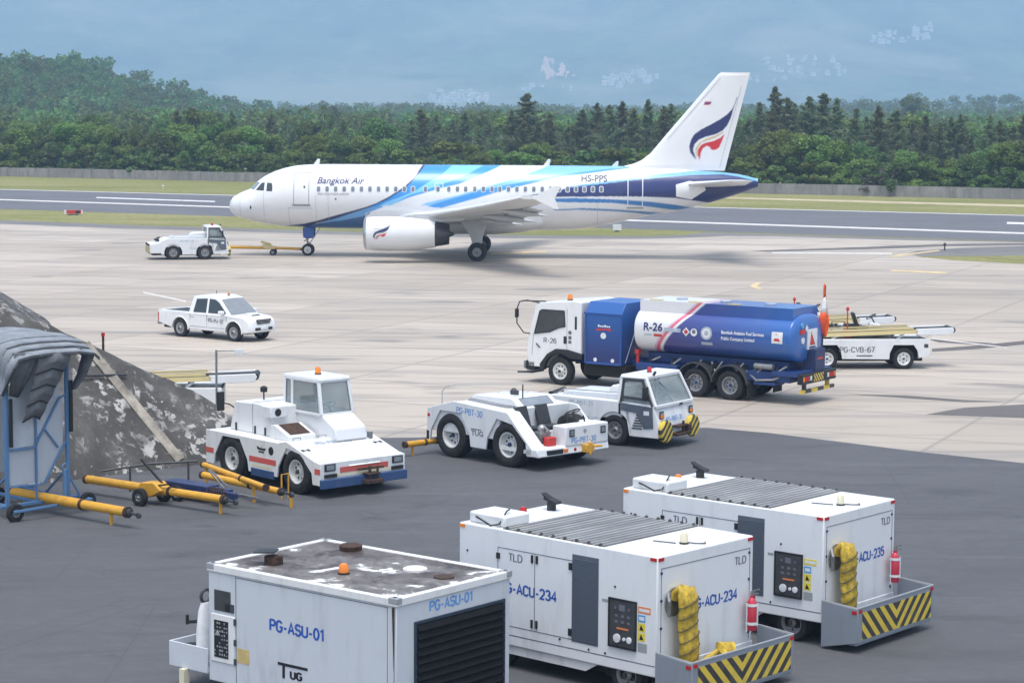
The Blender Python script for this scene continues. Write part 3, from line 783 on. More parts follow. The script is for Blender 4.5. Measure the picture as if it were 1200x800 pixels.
vs = [(p[2][0], p[2][1]-1, p[2][2]+1.6) for p in pts]; fs = []
for j in range(18):
    for i in range(26):
        if fbm(i*.17, j*.17, 4, 4.4)*1.1+.40-((i-12-(j-8)*.5)**2/150+(j-8)**2/75) > 0: fs.append((j*27+i, j*27+i+1, (j+1)*27+i+1, (j+1)*27+i))
me = bpy.data.meshes.new('bare_hillside'); me.from_pydata(vs, [], fs); me.materials.append(MT['scar'])
o = bpy.data.objects.new('bare_hillside', me); col.objects.link(o); tag(o, kind='structure')
# ================================================================== AIRLINER
PS = 33.84/619.0
def pX(px): return (px-268)*PS                              # metres behind the nose
def pZ(px, py): return 5.87-(py-(px-400)*.0064-192)*.0555   # metres above ground
def PP(pts): return [(pX(a), pZ(a, b)) for a, b in pts]
def pchain(pts): return np.array(PP(pts))
TOPL = pchain([(268,240),(269.5,234.5),(272.5,230),(281,225),(292.5,220.6),(302.5,210.8),(312.5,204),(325,198.7),(340,194.6),(355,192.6),(380,191.9),(500,192.6),(640,193.4),(735,194.2),(790,197),(845,201),(872,204.2),(886,209.3)])
BOTL = pchain([(268,240),(269.2,246),(275,251),(287.5,255.8),(310,260.8),(322.5,262.7),(347.5,264.3),(372.5,265.6),(400,266.2),(660,267.8),(690,265.2),(716.7,260.7),(735,256),(762.5,250.6),(790,246),(815.7,240.8),(834,235.5),(863,226.7),(882,220),(886,217)])
def smooth_interp(C, x):
    x = np.asarray(x, float); acc = 0
    for d in (-.5, -.25, 0, .25, .5): acc = acc+np.interp(np.clip(x+d*np.clip((x-1.2)*.6, 0.02, 1.0), 0, 33.84), C[:, 0], C[:, 1])
    return acc/5
HWX = [0,.10,.30,.8,1.6,2.6,3.8,5.0,6.3,21,24,27,30,32,33.5,33.84]; HWY = [.02,.34,.58,.95,1.28,1.55,1.77,1.90,1.975,1.975,1.90,1.62,1.12,.72,.36,.28]
def prof(x):
    return float(smooth_interp(TOPL, x)), float(smooth_interp(BOTL, x)), float(np.interp(x, HWX, HWY))
def fus_y(x, z):
    """half width of the fuselage at height z"""
    t, b, h = prof(x); c = (t+b)/2; r = (t-b)/2
    return h*math.sqrt(max(0.0, 1-min(1.0, ((z-c)/r)**2)))

WHITE_L = (.72, .735, .755)
LIV = [                                                     # traced livery, painted in this order
 ((.030,.105,.27), [(361,263),(376,259),(400,256),(428.7,250.6),(436,246),(445,300),(345,300)]),
 ((.14,.36,.68), [(372,259),(395,253.7),(413.7,247.5),(432.5,241.5),(447,236),(452,240),(432,247),(428.7,250.8),(400,256.2)]),
 ((.035,.27,.66), [(432.5,241.5),(457.5,231),(478.7,217.5),(485,211),(492.5,202.5),(497.5,194),(499,189),(500,180),(533,180),(529.4,193.7),(517.5,205),(502.5,212.5),(490,221),(471,228.7),(456,234),(447,238.5)]),
 ((.20,.54,.84), [(533,180),(529.4,193.7),(517.5,205),(502.5,212.5),(490,221),(471,228.7),(456,234),(447,238.5),(462,237.5),(484,225.8),(496,222.5),(510,217.5),(520,214),(535,208.7),(552.5,201),(566,193.7),(572,189),(575,180)]),
 ((.045,.29,.66), [(575,180),(572,189),(566,193.7),(552.5,201),(535,208.7),(520,214),(510,217.5),(496,222.5),(484,225.8),(462,237),(484,228.2),(502,223.2),(520,218),(540,213.7),(565,203.7),(584,195),(592,190),(600,180)]),
 ((.21,.50,.80), [(495,238),(502.5,235),(540,226),(565,218.7),(590,211.5),(610,205),(637.5,195.6),(644,192),(650,180),(742,180),(735,195),(726,195.6),(710,197.2),(685,200),(660,203),(635,207),(610,212),(585,217),(565,220.6),(540,228),(515,235),(507,238.5)]),
 ((.045,.28,.66), [(503,239.5),(515,235),(540,228),(565,220.6),(585,217),(610,212),(635,207),(660,203),(685,200),(710,197.2),(738,194.8),(737,196),(710,199.2),(685,202.5),(660,205.6),(635,210.6),(604,217.5),(585,222.5),(559,230),(527,238.7),(520,241)]),
 ((.16,.42,.75), [(655,221),(670,216),(685,213.8),(710,210.6),(735,207.3),(771.7,202.8),(808,199.6),(825,198.8),(845,200.4),(872,204.4),(887,208.8),(890,214),(863,206),(845,203.4),(808,204.4),(771.7,206.8),(735,210),(716.7,213),(685,216),(666,218.5)]),
 ((.014,.028,.135), [(591,232.7),(622.5,226),(645,223),(652.5,222),(666,217.8),(685,215.6),(710,213),(735,210),(771.7,206.6),(808,204),(845,203.2),(863,205.7),(885,211),(890,212),(890,221),(884,221),(834,236.5),(815.7,233.5),(790,229.7),(753,228),(716.7,227.6),(680,228),(660,228),(635,229.3),(610,231.2)]),
 ((.035,.19,.47), [(636,231),(644,230),(672,229.4),(710,230.6),(735,232),(762.5,234),(790,237.7),(812,241.5),(815,246),(793.7,244.4),(771.7,241.4),(753,238.7),(716.7,235),(680,234.5),(644,234),(630,234.2)]),
 ((.09,.24,.48), [(645,243),(652.5,242.2),(685,241),(716.7,242.2),(753,245),(779,247.8),(785,252),(768,250.6),(744,247),(716.7,244.6),(680,243),(652.5,243.4)]),
 ((.013,.022,.10), [(325,262.4),(332.5,263),(357.5,260),(376,255.6),(395,250),(413.7,245),(432.5,239.7),(445,235),(457.5,228.7),(470,221),(477.5,216),(483.7,210),(490,202.5),(495,194),(496.3,191),(497,180),(500,180),(499,191),(498,194),(492.5,202.5),(485,211),(478.7,217.5),(457.5,231),(432.5,241.5),(413.7,247.5),(395,253.7),(376,258.3),(361,263.4),(352,275),(330,275)]),
]
def inside(poly, X, Z):
    r = np.zeros(X.shape, bool); n = len(poly)
    for i in range(n):
        x1, z1 = poly[i]; x2, z2 = poly[(i+1) % n]
        if z1 == z2: continue
        c = ((z1 > Z) != (z2 > Z)) & (X < (x2-x1)*(Z-z1)/(z2-z1)+x1)
        r ^= c
    return r
def paint_mesh(me, fn_xz, base, polys, attr='livery', jit=.018):
    n = len(me.vertices); co = np.empty(n*3); me.vertices.foreach_get('co', co); co = co.reshape(-1, 3)
    X, Z = fn_xz(co); C = np.zeros((n, 3))
    offs = [(-jit, -jit), (jit, -jit), (-jit, jit), (jit, jit)]
    for dx, dz in offs:
        c = np.tile(np.array(base, float), (n, 1))
        for colr, pl in polys:
            c[inside(pl, X+dx, Z+dz)] = colr
        C += c/len(offs)
    a = me.color_attributes.new(attr, 'FLOAT_COLOR', 'POINT')
    a.data.foreach_set('color', np.concatenate([C, np.ones((n, 1))], 1).ravel())
MT['livery'] = vcol_mat('aircraft_livery', .30, .25, .10, scale=.5)

pl = thing('passenger_jet', 'white twin-engine passenger jet with blue striped fuselage being towed across the apron', 'airplane')
PL_X, PL_Y, PL_A = -13.15, 143.94, R(178.6)
NX = 5.07                                                   # nose wheel behind the nose
pl.location = (PL_X, PL_Y, 0); pl.rotation_euler = (0, 0, PL_A)
# local frame: x forward from the nose wheel, y left, z up
def LX(x): return NX-x
xs = np.concatenate([np.linspace(0, .3, 8), np.linspace(.36, 6.5, 90), np.linspace(6.56, 33.84, 520)])
NR = 280; rings = []
for x in xs:
    t, b, h = prof(x); c = (t+b)/2; r = max((t-b)/2, .02); rings.append([(LX(x), h*math.cos(2*math.pi*k/NR), c+r*math.sin(2*math.pi*k/NR)) for k in range(NR)])
fus = MB().loft(rings).build('fuselage', MT['livery'], pl, sharp=60)
POLY = [(c, PP(p)) for c, p in LIV]
paint_mesh(fus.data, lambda c: (NX-c[:, 0], c[:, 2]), WHITE_L, POLY)

def on_fus(x, z, side=1, off=.012):
    y = fus_y(x, z)
    e = .01; t, b, h = prof(x); c = (t+b)/2; r = (t-b)/2
    nz_ = (z-c)/(r*r); ny = y/(h*h+1e-6); L = math.hypot(ny, nz_) or 1
    return (LX(x), side*(y+off*ny/L), z+off*nz_/L)
def patch(mb, x0, x1, z0, z1, side=1, off=.012, nx=2, nz=4, corner=0.0):
    """thin patch wrapped on the fuselage side"""
    g = []
    for j in range(nz+1):
        for i in range(nx+1):
            u, w = i/nx*2-1, j/nz*2-1
            if corner:
                k = max(abs(u), abs(w)); rr = (abs(u)**4+abs(w)**4)**.25 or 1; u, w = u*k/rr if k else u, w*k/rr if k else w
            g.append(on_fus((x0+x1)/2+u*(x1-x0)/2, (z0+z1)/2+w*(z1-z0)/2, side, off))
    mb.add(g, [(j*(nx+1)+i, j*(nx+1)+i+1, (j+1)*(nx+1)+i+1, (j+1)*(nx+1)+i) for j in range(nz) for i in range(nx)])
MT['cabin_win'] = plain('cabin_window', (.16,.18,.22), .2, var=.25, scale=2, spec=.7)
MT['win_rim'] = plain('window_rim', (.62,.65,.70), .35, var=.05)
MT['seam'] = plain('panel_seam', (.30,.32,.36), .5, var=.2)
MT['seam_light'] = plain('door_outline_pale', (.70,.74,.80), .4, var=.1)
wx = [377+9.95*k for k in range(12)]+[501,515.5,528,538,547.5,558,568,578,587]+[597+9.75*k for k in range(12)]
for k, wpx in enumerate(wx):
    x = pX(wpx); z = pZ(wpx, 219.6)
    for side in (1, -1):
        m = MB(); patch(m, x-.145, x+.145, z-.20, z+.20, side, .010, 4, 4, 1)
        o = m.build('cabin_window', MT['win_rim'], pl, recalc=False)
        m = MB(); patch(m, x-.105, x+.105, z-.16, z+.16, side, .016, 4, 4, 1); m.build('pane', MT['cabin_win'], o, recalc=False)
def outline(mb, x0, x1, z0, z1, w, side=1, off=.012):
    patch(mb, x0, x1, z1-w, z1, side, off, 6, 1); patch(mb, x0, x1, z0, z0+w, side, off, 6, 1)
    patch(mb, x0, x0+w, z0, z1, side, off, 1, 10); patch(mb, x1-w, x1, z0, z1, side, off, 1, 10)
for side in (1, -1):
    m = MB(); outline(m, pX(347.5), pX(366), pZ(357, 237.5), pZ(357, 200.5), .045, side); d = m.build('door', MT['seam'], pl, recalc=False)
    m = MB(); patch(m, pX(346), pX(367.5), pZ(357, 239), pZ(357, 237), side, .03, 4, 2); m.build('sill', MT['grey'], d, recalc=False)
    m = MB(); patch(m, pX(359.3), pX(361.4), pZ(360, 218.6), pZ(360, 215.8), side, .014, 2, 2, 1); m.build('handle', MT['dgrey'], d, recalc=False)
    m = MB(); outline(m, pX(734.5), pX(752.6), pZ(743, 240), pZ(743, 206.5), .06, side); d = m.build('door', MT['seam_light'], pl, recalc=False)
    m = MB(); patch(m, pX(734), pX(753.2), pZ(743, 241.6), pZ(743, 240), side, .03, 4, 2); m.build('sill', MT['grey'], d, recalc=False)
    m = MB(); outline(m, pX(511.5), pX(521.5), pZ(516, 231), pZ(516, 212.5), .04, side); m.build('emergency_exit', MT['seam'] if side < 0 else MT['seam_light'], pl, recalc=False)
    m = MB()
    for a, b, c_, d_ in ((283,283.4,226,255), (312,312.4,224,259), (373.6,373.9,227,263), (388,388.3,227,256), (341.5,341.8,241,262), (630,630.3,244,264), (700,700.3,236,262)):
        patch(m, pX(a), pX(a)+.018, pZ(a, d_), pZ(a, c_), side, .008, 1, 8)
    patch(m, pX(340), pX(370), pZ(355, 241.6), pZ(355, 241.2), side, .008, 6, 1)
    m.build('panel_seams', MT['seam'], pl, recalc=False)
    # cockpit side windows and windscreen
    for q in ([(302,221.3),(308.6,213.2),(312.6,212.6),(312.2,221.8)], [(315.3,222.2),(315.6,212.8),(321.2,213.0),(322.4,216.5),(322.2,222.4)], [(293.8,219.9),(302.2,212.2),(306.4,213.2),(299.6,220.8)]):
        m = MB(); g = PP(q)
        cx = sum(p[0] for p in g)/len(g); cz = sum(p[1] for p in g)/len(g)
        def sub(p, k): return (cx+(p[0]-cx)*k, cz+(p[1]-cz)*k)
        ring_o = []; n = len(g)
        for i in range(n):
            for s in range(5):
                a, b = g[i], g[(i+1) % n]; ring_o.append((a[0]+(b[0]-a[0])*s/5, a[1]+(b[1]-a[1])*s/5))
        rr = [[on_fus(*sub(p, k), side, .014) for p in ring_o] for k in (1, .66, .33, .02)]
        m.loft(rr, caps=False); m.build('cockpit_window', MT['glass_pale'] if q[0][0] < 300 else MT['glass'], pl, recalc=False)
def wrapf(side):
    return lambda p: Vector(on_fus(NX-p.x, p.z, side, .022))
for side in (1, -1):
    xd = (-1,0,0) if side > 0 else (1,0,0)
    og = lambda a, b, e=None: (LX(pX(a if side > 0 else (e or a))), 0, pZ(a, b))
    text('Bangkok Air', .56, MT['txt_navy'], pl, og(374.5, 213.2, 427), xd, (0,0,1), 1.06, .008, .28, wrap=wrapf(side))
    text('ASIA\u2019S BOUTIQUE AIRLINE', .17, MT['txt_grey'], pl, og(375.5, 226, 419), xd, (0,0,1), 1.0, 0, .1, wrap=wrapf(side))
    text('HS-PPS', .55, MT['txt_grey'], pl, og(680.5, 210.8, 709), xd, (0,0,1), 1.02, .03, wrap=wrapf(side))
# nose probes and small marks
m = MB(); patch(m, pX(295.2), pX(297.3), pZ(296, 243), pZ(296, 239), 1, .014, 2, 2, 1); patch(m, pX(396), pX(398), pZ(397, 231.6), pZ(397, 229.8), 1, .014, 2, 2, 1); m.build('sensor_plate', MT['dgrey'], pl, recalc=False)
# antennas
for a, b, h in ((366,371.5,6.6), (636,641.5,6.4), (716,718.5,4.0)):
    z0 = pZ(a, 192.6); x = pX(a)
    MB().prism([(LX(x), z0-.1), (LX(x+.42), z0-.1), (LX(x+.42+.08*h/6), z0+h*.055), (LX(x+.26+.08), z0+h*.058)], -.025, .025).build('antenna', MT['white_clean'], pl)

# fin
finp = PP([(728,194.2),(742,191.4),(752,187),(762,179),(770,169.5),(780,157.6),(839,89.5),(843,87),(876,87.4),(873,102),(848,200.4),(800,206)])
def aerofoil(pts_le_te, n=10): pass
def fin_mesh():
    m = MB(); LE = PP([(728,194.6),(742,191.4),(752,187),(762,179),(770,169.5),(780,157.6),(800,134.5),(820,111.4),(839,89.5),(842.5,87.3)])
    zs = np.linspace(pZ(790, 199), pZ(860, 87.2), 70); rings = []
    lz = [p[1] for p in LE]; lx = [p[0] for p in LE]
    te0 = (pX(848), pZ(848, 200.4)); te1 = (pX(876), pZ(876, 87.4))
    prof_t = [0,.01,.03,.07,.13,.2,.3,.4,.52,.64,.76,.88,1.0]
    for z in zs:
        xl = np.interp(z, lz, lx); xt = te0[0]+(te1[0]-te0[0])*(z-te0[1])/(te1[1]-te0[1]); c = xt-xl
        th = min(.10*c, .62)*.5*(1 if z < zs[-1]-.1 else .6)
        y = lambda t: th*(2.97*math.sqrt(t)-1.26*t-3.52*t*t+2.84*t**3-1.01*t**4)/1.0+.004
        N_ = 60
        ts = [(i/N_)**1.15 for i in range(N_+1)]
        ring = [(LX(xl+c*t), y(t), z) for t in ts]+[(LX(xl+c*t), -y(t), z) for t in reversed(ts)]
        rings.append(ring)
    return m.loft(rings)
fin = fin_mesh().build('tail_fin', MT['livery'], pl, sharp=60)
def fe(pts): return PP([(790+a/7.278, 100+b/7.278) for a, b in pts])
EMB = [((.014,.022,.115), [(518,108),(500,165),(480,208),(440,253),(380,294),(300,338),(220,378),(160,420),(132,470),(119,520),(128,570),(155,606),(183,634),(166,592),(152,545),(165,500),(200,465),(260,440),(340,420),(400,390),(440,345),(468,285),(488,215),(522,115)]),
       ((.55,.42,.22), [(415,393),(340,431),(255,460),(200,494),(172,540),(180,595),(190,606),(186,560),(196,522),(224,488),(270,472),(340,450),(400,412)]),
       ((.55,.02,.035), [(418,418),(396,478),(376,528),(350,546),(325,552),(305,545),(292,522),(266,517),(236,535),(220,570),(209,638),(192,592),(193,548),(217,510),(262,490),(330,474),(382,450)])]
EMBP = [(c, fe(p)) for c, p in EMB]
fl = [((.45,.03,.05), fe([(236,180),(246,150),(304,146),(294,174)])), ((.05,.05,.20), fe([(239,170),(243,158),(301,155),(297,166)]))]
dn = fin.modifiers.new('fine', 'SUBSURF'); dn.subdivision_type = 'SIMPLE'; dn.levels = 1
dg = bpy.context.evaluated_depsgraph_get(); me2 = bpy.data.meshes.new_from_object(fin.evaluated_get(dg)); fin.modifiers.clear(); fin.data = me2
me2.polygons.foreach_set('use_smooth', [True]*len(me2.polygons)); me2.set_sharp_from_angle(angle=R(60))
paint_mesh(me2, lambda c: (NX-c[:, 0], c[:, 2]), WHITE_L, EMBP+fl)
m = MB()
for a, b in (((781,163),(842,93)), ((842,196),(866,103))):
    p, q = PP([a, b]);
    for s in (1, -1): m.bar((LX(p[0]), s*.22, p[1]), (LX(q[0]), s*.105, q[1]), .02, .02)
m.build('rudder_line', MT['seam'], pl)

def wing_surface(st, name, mat, parent, tc=.12, n=16):
    """st: list of (y, x_leading, x_trailing, z); x counted back from the nose"""
    m = MB(); rings = []
    for y, xl, xt, z in st:
        c = xt-xl; th = tc*c*.5
        ts = [(i/n)**1.5 for i in range(n+1)]
        f = lambda t: th*(2.97*math.sqrt(t)-1.26*t-3.52*t*t+2.84*t**3-1.01*t**4)+.004
        rings.append([(LX(xl+c*t), y, z+f(t)*1.15+.02*c*(1-t)*0) for t in ts]+[(LX(xl+c*t), y, z-f(t)*.8) for t in reversed(ts)])
    m.loft(rings); return m.build(name, mat, parent, sharp=50)
MT['wing'] = paint('wing_paint', (.66,.68,.70), .35, dirt=.25)
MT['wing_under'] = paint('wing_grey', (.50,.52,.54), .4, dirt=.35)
MT['nacelle'] = paint('nacelle_white', (.71,.725,.745), .25, dirt=.12, coat=.4)
MT['hotmetal'] = plain('exhaust_metal', (.075,.078,.085), .35, .8, .3, 3)
MT['lip'] = plain('intake_lip', (.45,.46,.48), .25, .9, .1)
MT['livery_eng'] = vcol_mat('nacelle_livery', .25, .4, .08)
for s in (1, -1):
    w = wing_surface([(s*1.2,10.3,17.9,2.35), (s*2.0,11.0,17.9,2.45), (s*4.2,12.3,17.95,2.75), (s*6.4,13.45,18.05,3.05), (s*9.5,15.1,18.95,3.42), (s*12.5,16.7,19.8,3.84), (s*15.2,18.1,20.55,4.24), (s*17.0,19.05,21.05,4.52)], 'wing', MT['wing'], pl)
    # wing-tip fence
    MB().prism([(LX(19.7), 4.5), (LX(21.0), 5.22), (LX(21.35), 5.18), (LX(21.0), 4.5), (LX(21.25), 3.86), (LX(20.95), 3.9)], s*17.0-.03, s*17.0+.03).build('winglet', MT['white_clean'], w, bevel=.015)
    # flap-track fairings
    for y, x0, x1, z in ((4.6,15.9,19.0,2.62), (7.9,16.6,19.9,3.02), (11.4,17.8,20.6,3.5)):
        f = MB(); f.lathe([(0,.02),(.4,.13),(1.1,.19),((x1-x0)*.6,.17),(x1-x0,.02)], (LX(x0), s*y, z), (-1, 0, -.10), 12)
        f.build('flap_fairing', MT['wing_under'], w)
    fm = MB()
    for y0, y1, x0, z0, y1z in ((2.2,6.2,17.55,2.42,2.95), (6.5,12.6,18.0,3.0,3.82)):
        xa = x0; xb = x0+.2 if y1 < 7 else 19.7
        fm.add([(LX(xa-.35), s*y0, z0-.04), (LX(xb-.35), s*y1, y1z-.04), (LX(xb+.62), s*y1, y1z-.20), (LX(xa+.72), s*y0, z0-.26),
                (LX(xa-.35), s*y0, z0-.14), (LX(xb-.35), s*y1, y1z-.12), (LX(xb+.62), s*y1, y1z-.24), (LX(xa+.72), s*y0, z0-.30)],
               [(0,1,2,3),(7,6,5,4),(0,4,5,1),(1,5,6,2),(2,6,7,3),(3,7,4,0)])
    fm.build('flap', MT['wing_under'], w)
    # tailplane
    wing_surface([(s*.5,28.9,33.0,4.72), (s*1.2,29.35,33.0,4.78), (s*6.2,31.75,33.05,5.2)], 'tailplane', MT['wing'], pl, .10)
    m = MB(); g = PP([(790.5,214.5),(806.5,210.5),(823,213.5),(825.5,221),(809,231.5),(791,228)])
    cx = sum(p[0] for p in g)/6; cz = sum(p[1] for p in g)/6; ring_o = []
    for i in range(6):
        for k in range(5): ring_o.append((g[i][0]+(g[(i+1) % 6][0]-g[i][0])*k/5, g[i][1]+(g[(i+1) % 6][1]-g[i][1])*k/5))
    m.loft([[on_fus(cx+(p[0]-cx)*k, cz+(p[1]-cz)*k, s, .02) for p in ring_o] for k in (1,.7,.4,.03)], caps=False); m.build('tailplane_root_plate', MT['white_clean'], pl, recalc=False)
    # engine
    e = node('engine', pl, (0,0,0))
    y0, z0 = s*5.75, 1.78
    cw = MB(); PR = [(0,.90),(.03,.965),(.12,1.00),(.5,1.04),(1.2,1.065),(2.2,1.055),(3.1,.99),(3.8,.90),(4.35,.82)]
    rs = []
    for t in np.linspace(0, 4.35, 130):
        r = float(np.interp(t, [p[0] for p in PR], [p[1] for p in PR]))
        rs.append([(LX(9.25+t), y0+r*.985*math.cos(2*math.pi*k/160), z0+r*math.sin(2*math.pi*k/160)) for k in range(160)])
    cw.loft(rs, caps=False); cowl = cw.build('cowling', MT['livery_eng'], e, sharp=60)
    def em(p): # emblem copied from the fin at the size on the cowl
        return [(9.25+.58+(a-119)*.00285, z0+.80-(b-108)*.00215) for a, b in p]
    paint_mesh(cowl.data, lambda c: (NX-c[:, 0], c[:, 2]), (.71,.725,.745), [(c, em(p)) for c, p in EMB], jit=.01)
    MB().lathe([(-.02,.80),(-.04,.88),(0,.935),(.06,.985),(.13,1.012)], (LX(9.25), y0, z0), (-1,0,0), 40, False).build('intake_lip', MT['lip'], e)
    MB().lathe([(0,.88),(.5,.82),(1.0,.80),(1.0,.25),(.6,.18),(.35,.01)], (LX(9.25), y0, z0), (-1,0,0), 40, False).build('fan', MT['dgrey'], e)
    MB().lathe([(4.3,.79),(4.75,.71),(5.2,.63),(5.2,.53),(4.5,.45)], (LX(9.25), y0, z0), (-1,0,0), 40, False).build('exhaust_nozzle', MT['hotmetal'], e, bevel=0)
    MB().lathe([(4.6,.30),(5.1,.22),(5.4,.12),(5.55,.02)], (LX(9.25), y0, z0), (-1,0,0), 24, True).build('exhaust_cone', MT['hotmetal'], e)
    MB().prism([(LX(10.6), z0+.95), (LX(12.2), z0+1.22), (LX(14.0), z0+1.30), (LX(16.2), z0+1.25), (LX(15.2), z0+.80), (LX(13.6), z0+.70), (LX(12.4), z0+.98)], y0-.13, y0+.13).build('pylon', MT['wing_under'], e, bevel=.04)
    m = MB()
    for k in range(3): m.bar((LX(9.25+.62+.01*k), y0+s*1.03, z0+.35-.22*k), (LX(9.25+1.45-.2*k), y0+s*1.045, z0+.33-.22*k), .02, .012)
    m.build('cowl_markings', MT['txt_grey'], e)
    # main gear
    mg = node('main_landing_gear', pl, (0,0,0))
    gx = LX(16.11); gy = s*3.795
    st_ = MB(); st_.cyl((gx, gy, .62), (gx, gy-s*.1, 2.5), .11); st_.cyl((gx, gy, .58), (gx, gy, 1.2), .075); st_.cyl((gx, gy-.55, .585), (gx, gy+.55, .585), .075)
    st_.bar((gx, gy-s*.05, 1.35), (gx-.05, gy-s*1.5, 2.2), .09, .09); st_.build('strut', MT['steel'], mg)
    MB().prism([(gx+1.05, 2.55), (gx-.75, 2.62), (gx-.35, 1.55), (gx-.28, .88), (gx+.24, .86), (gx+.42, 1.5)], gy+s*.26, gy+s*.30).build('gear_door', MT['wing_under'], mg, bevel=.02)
    for q in (-1, 1): wheel(mg, gx, gy+q*.465, .585, .41, .28, q, MT['rim_grey'], z=.585, holes=8, dish=.5)
# belly fairing
bf = MB(); rings = []
for x, hw, zb in ((8.6,1.2,2.3),(9.0,1.75,1.85),(9.8,2.08,1.60),(11,2.16,1.50),(14,2.18,1.46),(17,2.16,1.46),(18.8,2.05,1.60),(20.0,1.70,1.85),(20.6,1.15,2.12)):
    ring = []
    zt = 3.05 if 9.4 < x < 19 else 2.7
    for k in range(24):
        a = math.pi*k/23; ring.append((LX(x), hw*math.cos(a)*(1 if abs(math.cos(a)) < 1 else 1), zt-(zt-zb)*(math.sin(a)**.55)))
    rings.append(ring)
bf.loft(rings, closed=True).build('belly_fairing', MT['wing'], pl, sharp=50)
# nose gear
ng = node('nose_landing_gear', pl)
m = MB(); m.cyl((0,0,.38), (.06,0,1.05), .055); m.cyl((.05,0,.95), (.15,0,2.0), .085); m.cyl((0,-.30,.385), (0,.30,.385), .05)
m.bar((-.12,0,.8), (-.75,0,1.75), .06, .06); m.bar((.28,-.12,.92), (.02,-.1,1.02), .07, .10); m.bar((-.22,0,.70), (.0,0,.86), .06, .10); m.build('strut', MT['steel'], ng)
for q in (-1, 1):
    MB().prism([(.30,1.82), (-.44,1.82), (-.40,1.16), (-.05,1.10), (.26,1.16)], q*.42-.015, q*.42+.015).build('gear_door', MT['blue'], ng, bevel=.01)
    wheel(ng, 0, q*.26, .385, .22, .22, q, MT['rim'], z=.385, holes=8, dish=.6, n=28)
beacon(ng, .30, .02, 1.30, .06, .08, MT['white_clean'], 'taxi_light')

# tow bar between tug and aircraft, behind the nose
tb = thing('tow_bar', 'yellow tow bar on small wheels coupling the white tug to the aircraft nose wheel', 'tow bar', (PL_X, PL_Y, 0), PL_A)
m = MB(); m.cyl((.42,0,.42), (2.0,0,.46), .085); m.cyl((2.0,0,.46), (5.0,0,.50), .10); m.build('bar', MT['yellow'], tb)
m = MB(); m.prism([(2.0,.42),(2.3,.62),(2.9,.72),(3.0,.55),(2.6,.36)], -.16, .16); m.bar((2.4,0,.7), (3.05,0,.86), .2, .14); m.build('hitch_frame', MT['yellow_light'], tb, bevel=.02)
for q in (-1, 1): wheel(tb, 2.25, q*.32, .20, .12, .10, q, MT['rim_grey'], holes=5, n=18)
m = MB(); m.box(.30,.48,-.28,.28,.34,.46); m.build('tow_head', MT['rust'], tb, bevel=.02)
# ================================================================== AIR-CONDITIONING AND AIR-START UNITS
CHEV = mk_hazard('chevron_stripes', 1.30, 0, .30, True)
MT['louver'] = plain('louver_dark', (.010,.011,.013), .75, var=.3, spec=.15)
def mk_grating():
    N = NT('roof_grating')
    v = N.coord('Object'); sp = N.n('ShaderNodeSeparateXYZ'); N.l(v, sp.inputs[0])
    a = N.math('GREATER_THAN', N.math('FRACT', N.math('MULTIPLY', sp.outputs['X'], 7.0)), .45)
    b = N.math('GREATER_THAN', N.math('FRACT', N.math('MULTIPLY', sp.outputs['Y'], 14.0)), .42)
    h = N.math('MULTIPLY', a, N.math('MULTIPLY_ADD', b, .25, .55))
    f = N.noise(N.coord('Object', (1.2,.5,1)), 1.4, 5, .6, .4)
    lo = N.ramp(f, [(.35, (.11,.11,.11,1)), (.65, (.34,.34,.33,1))])
    N.l(N.mix(h, N.ramp(f, [(.3, (.20,.19,.18,1)), (.7, (.44,.44,.42,1))]), (.045,.045,.05,1)), N.b.inputs['Base Color'])
    N.b.inputs['Roughness'].default_value = .5; N.b.inputs['Metallic'].default_value = .3
    return N.mat
MT['grating'] = mk_grating()
def mk_dirty_roof():
    N = NT('sooty_roof')
    a = N.noise(N.coord('Object', (1,1,1), loc=(2.0,1.2,0)), 1.05, 6, .62, .55); b = N.noise(N.coord('Object', (1,1,1), loc=(5,1,0)), 3.2, 6, .6, .3)
    st = N.math('ADD', N.math('MULTIPLY', a, .75), N.math('MULTIPLY', b, .25))
    c = N.mix(N.ramp(st, [(.415, 0.0), (.45, .82), (.58, 1.0)]), (.74,.74,.73,1), (.045,.032,.029,1))
    c = N.mix(N.ramp(b, [(.57, 0.0), (.68, .6)]), c, (.28,.26,.25,1))
    N.l(c, N.b.inputs['Base Color']); N.b.inputs['Roughness'].default_value = .6
    return N.mat
MT['sooty'] = mk_dirty_roof()

def box_shell(name, mat, parent, L, W, zb, zt, bevel=.025):
    return MB().box(-L, 0, 0, W, zb, zt).build(name, mat, parent, bevel=bevel)

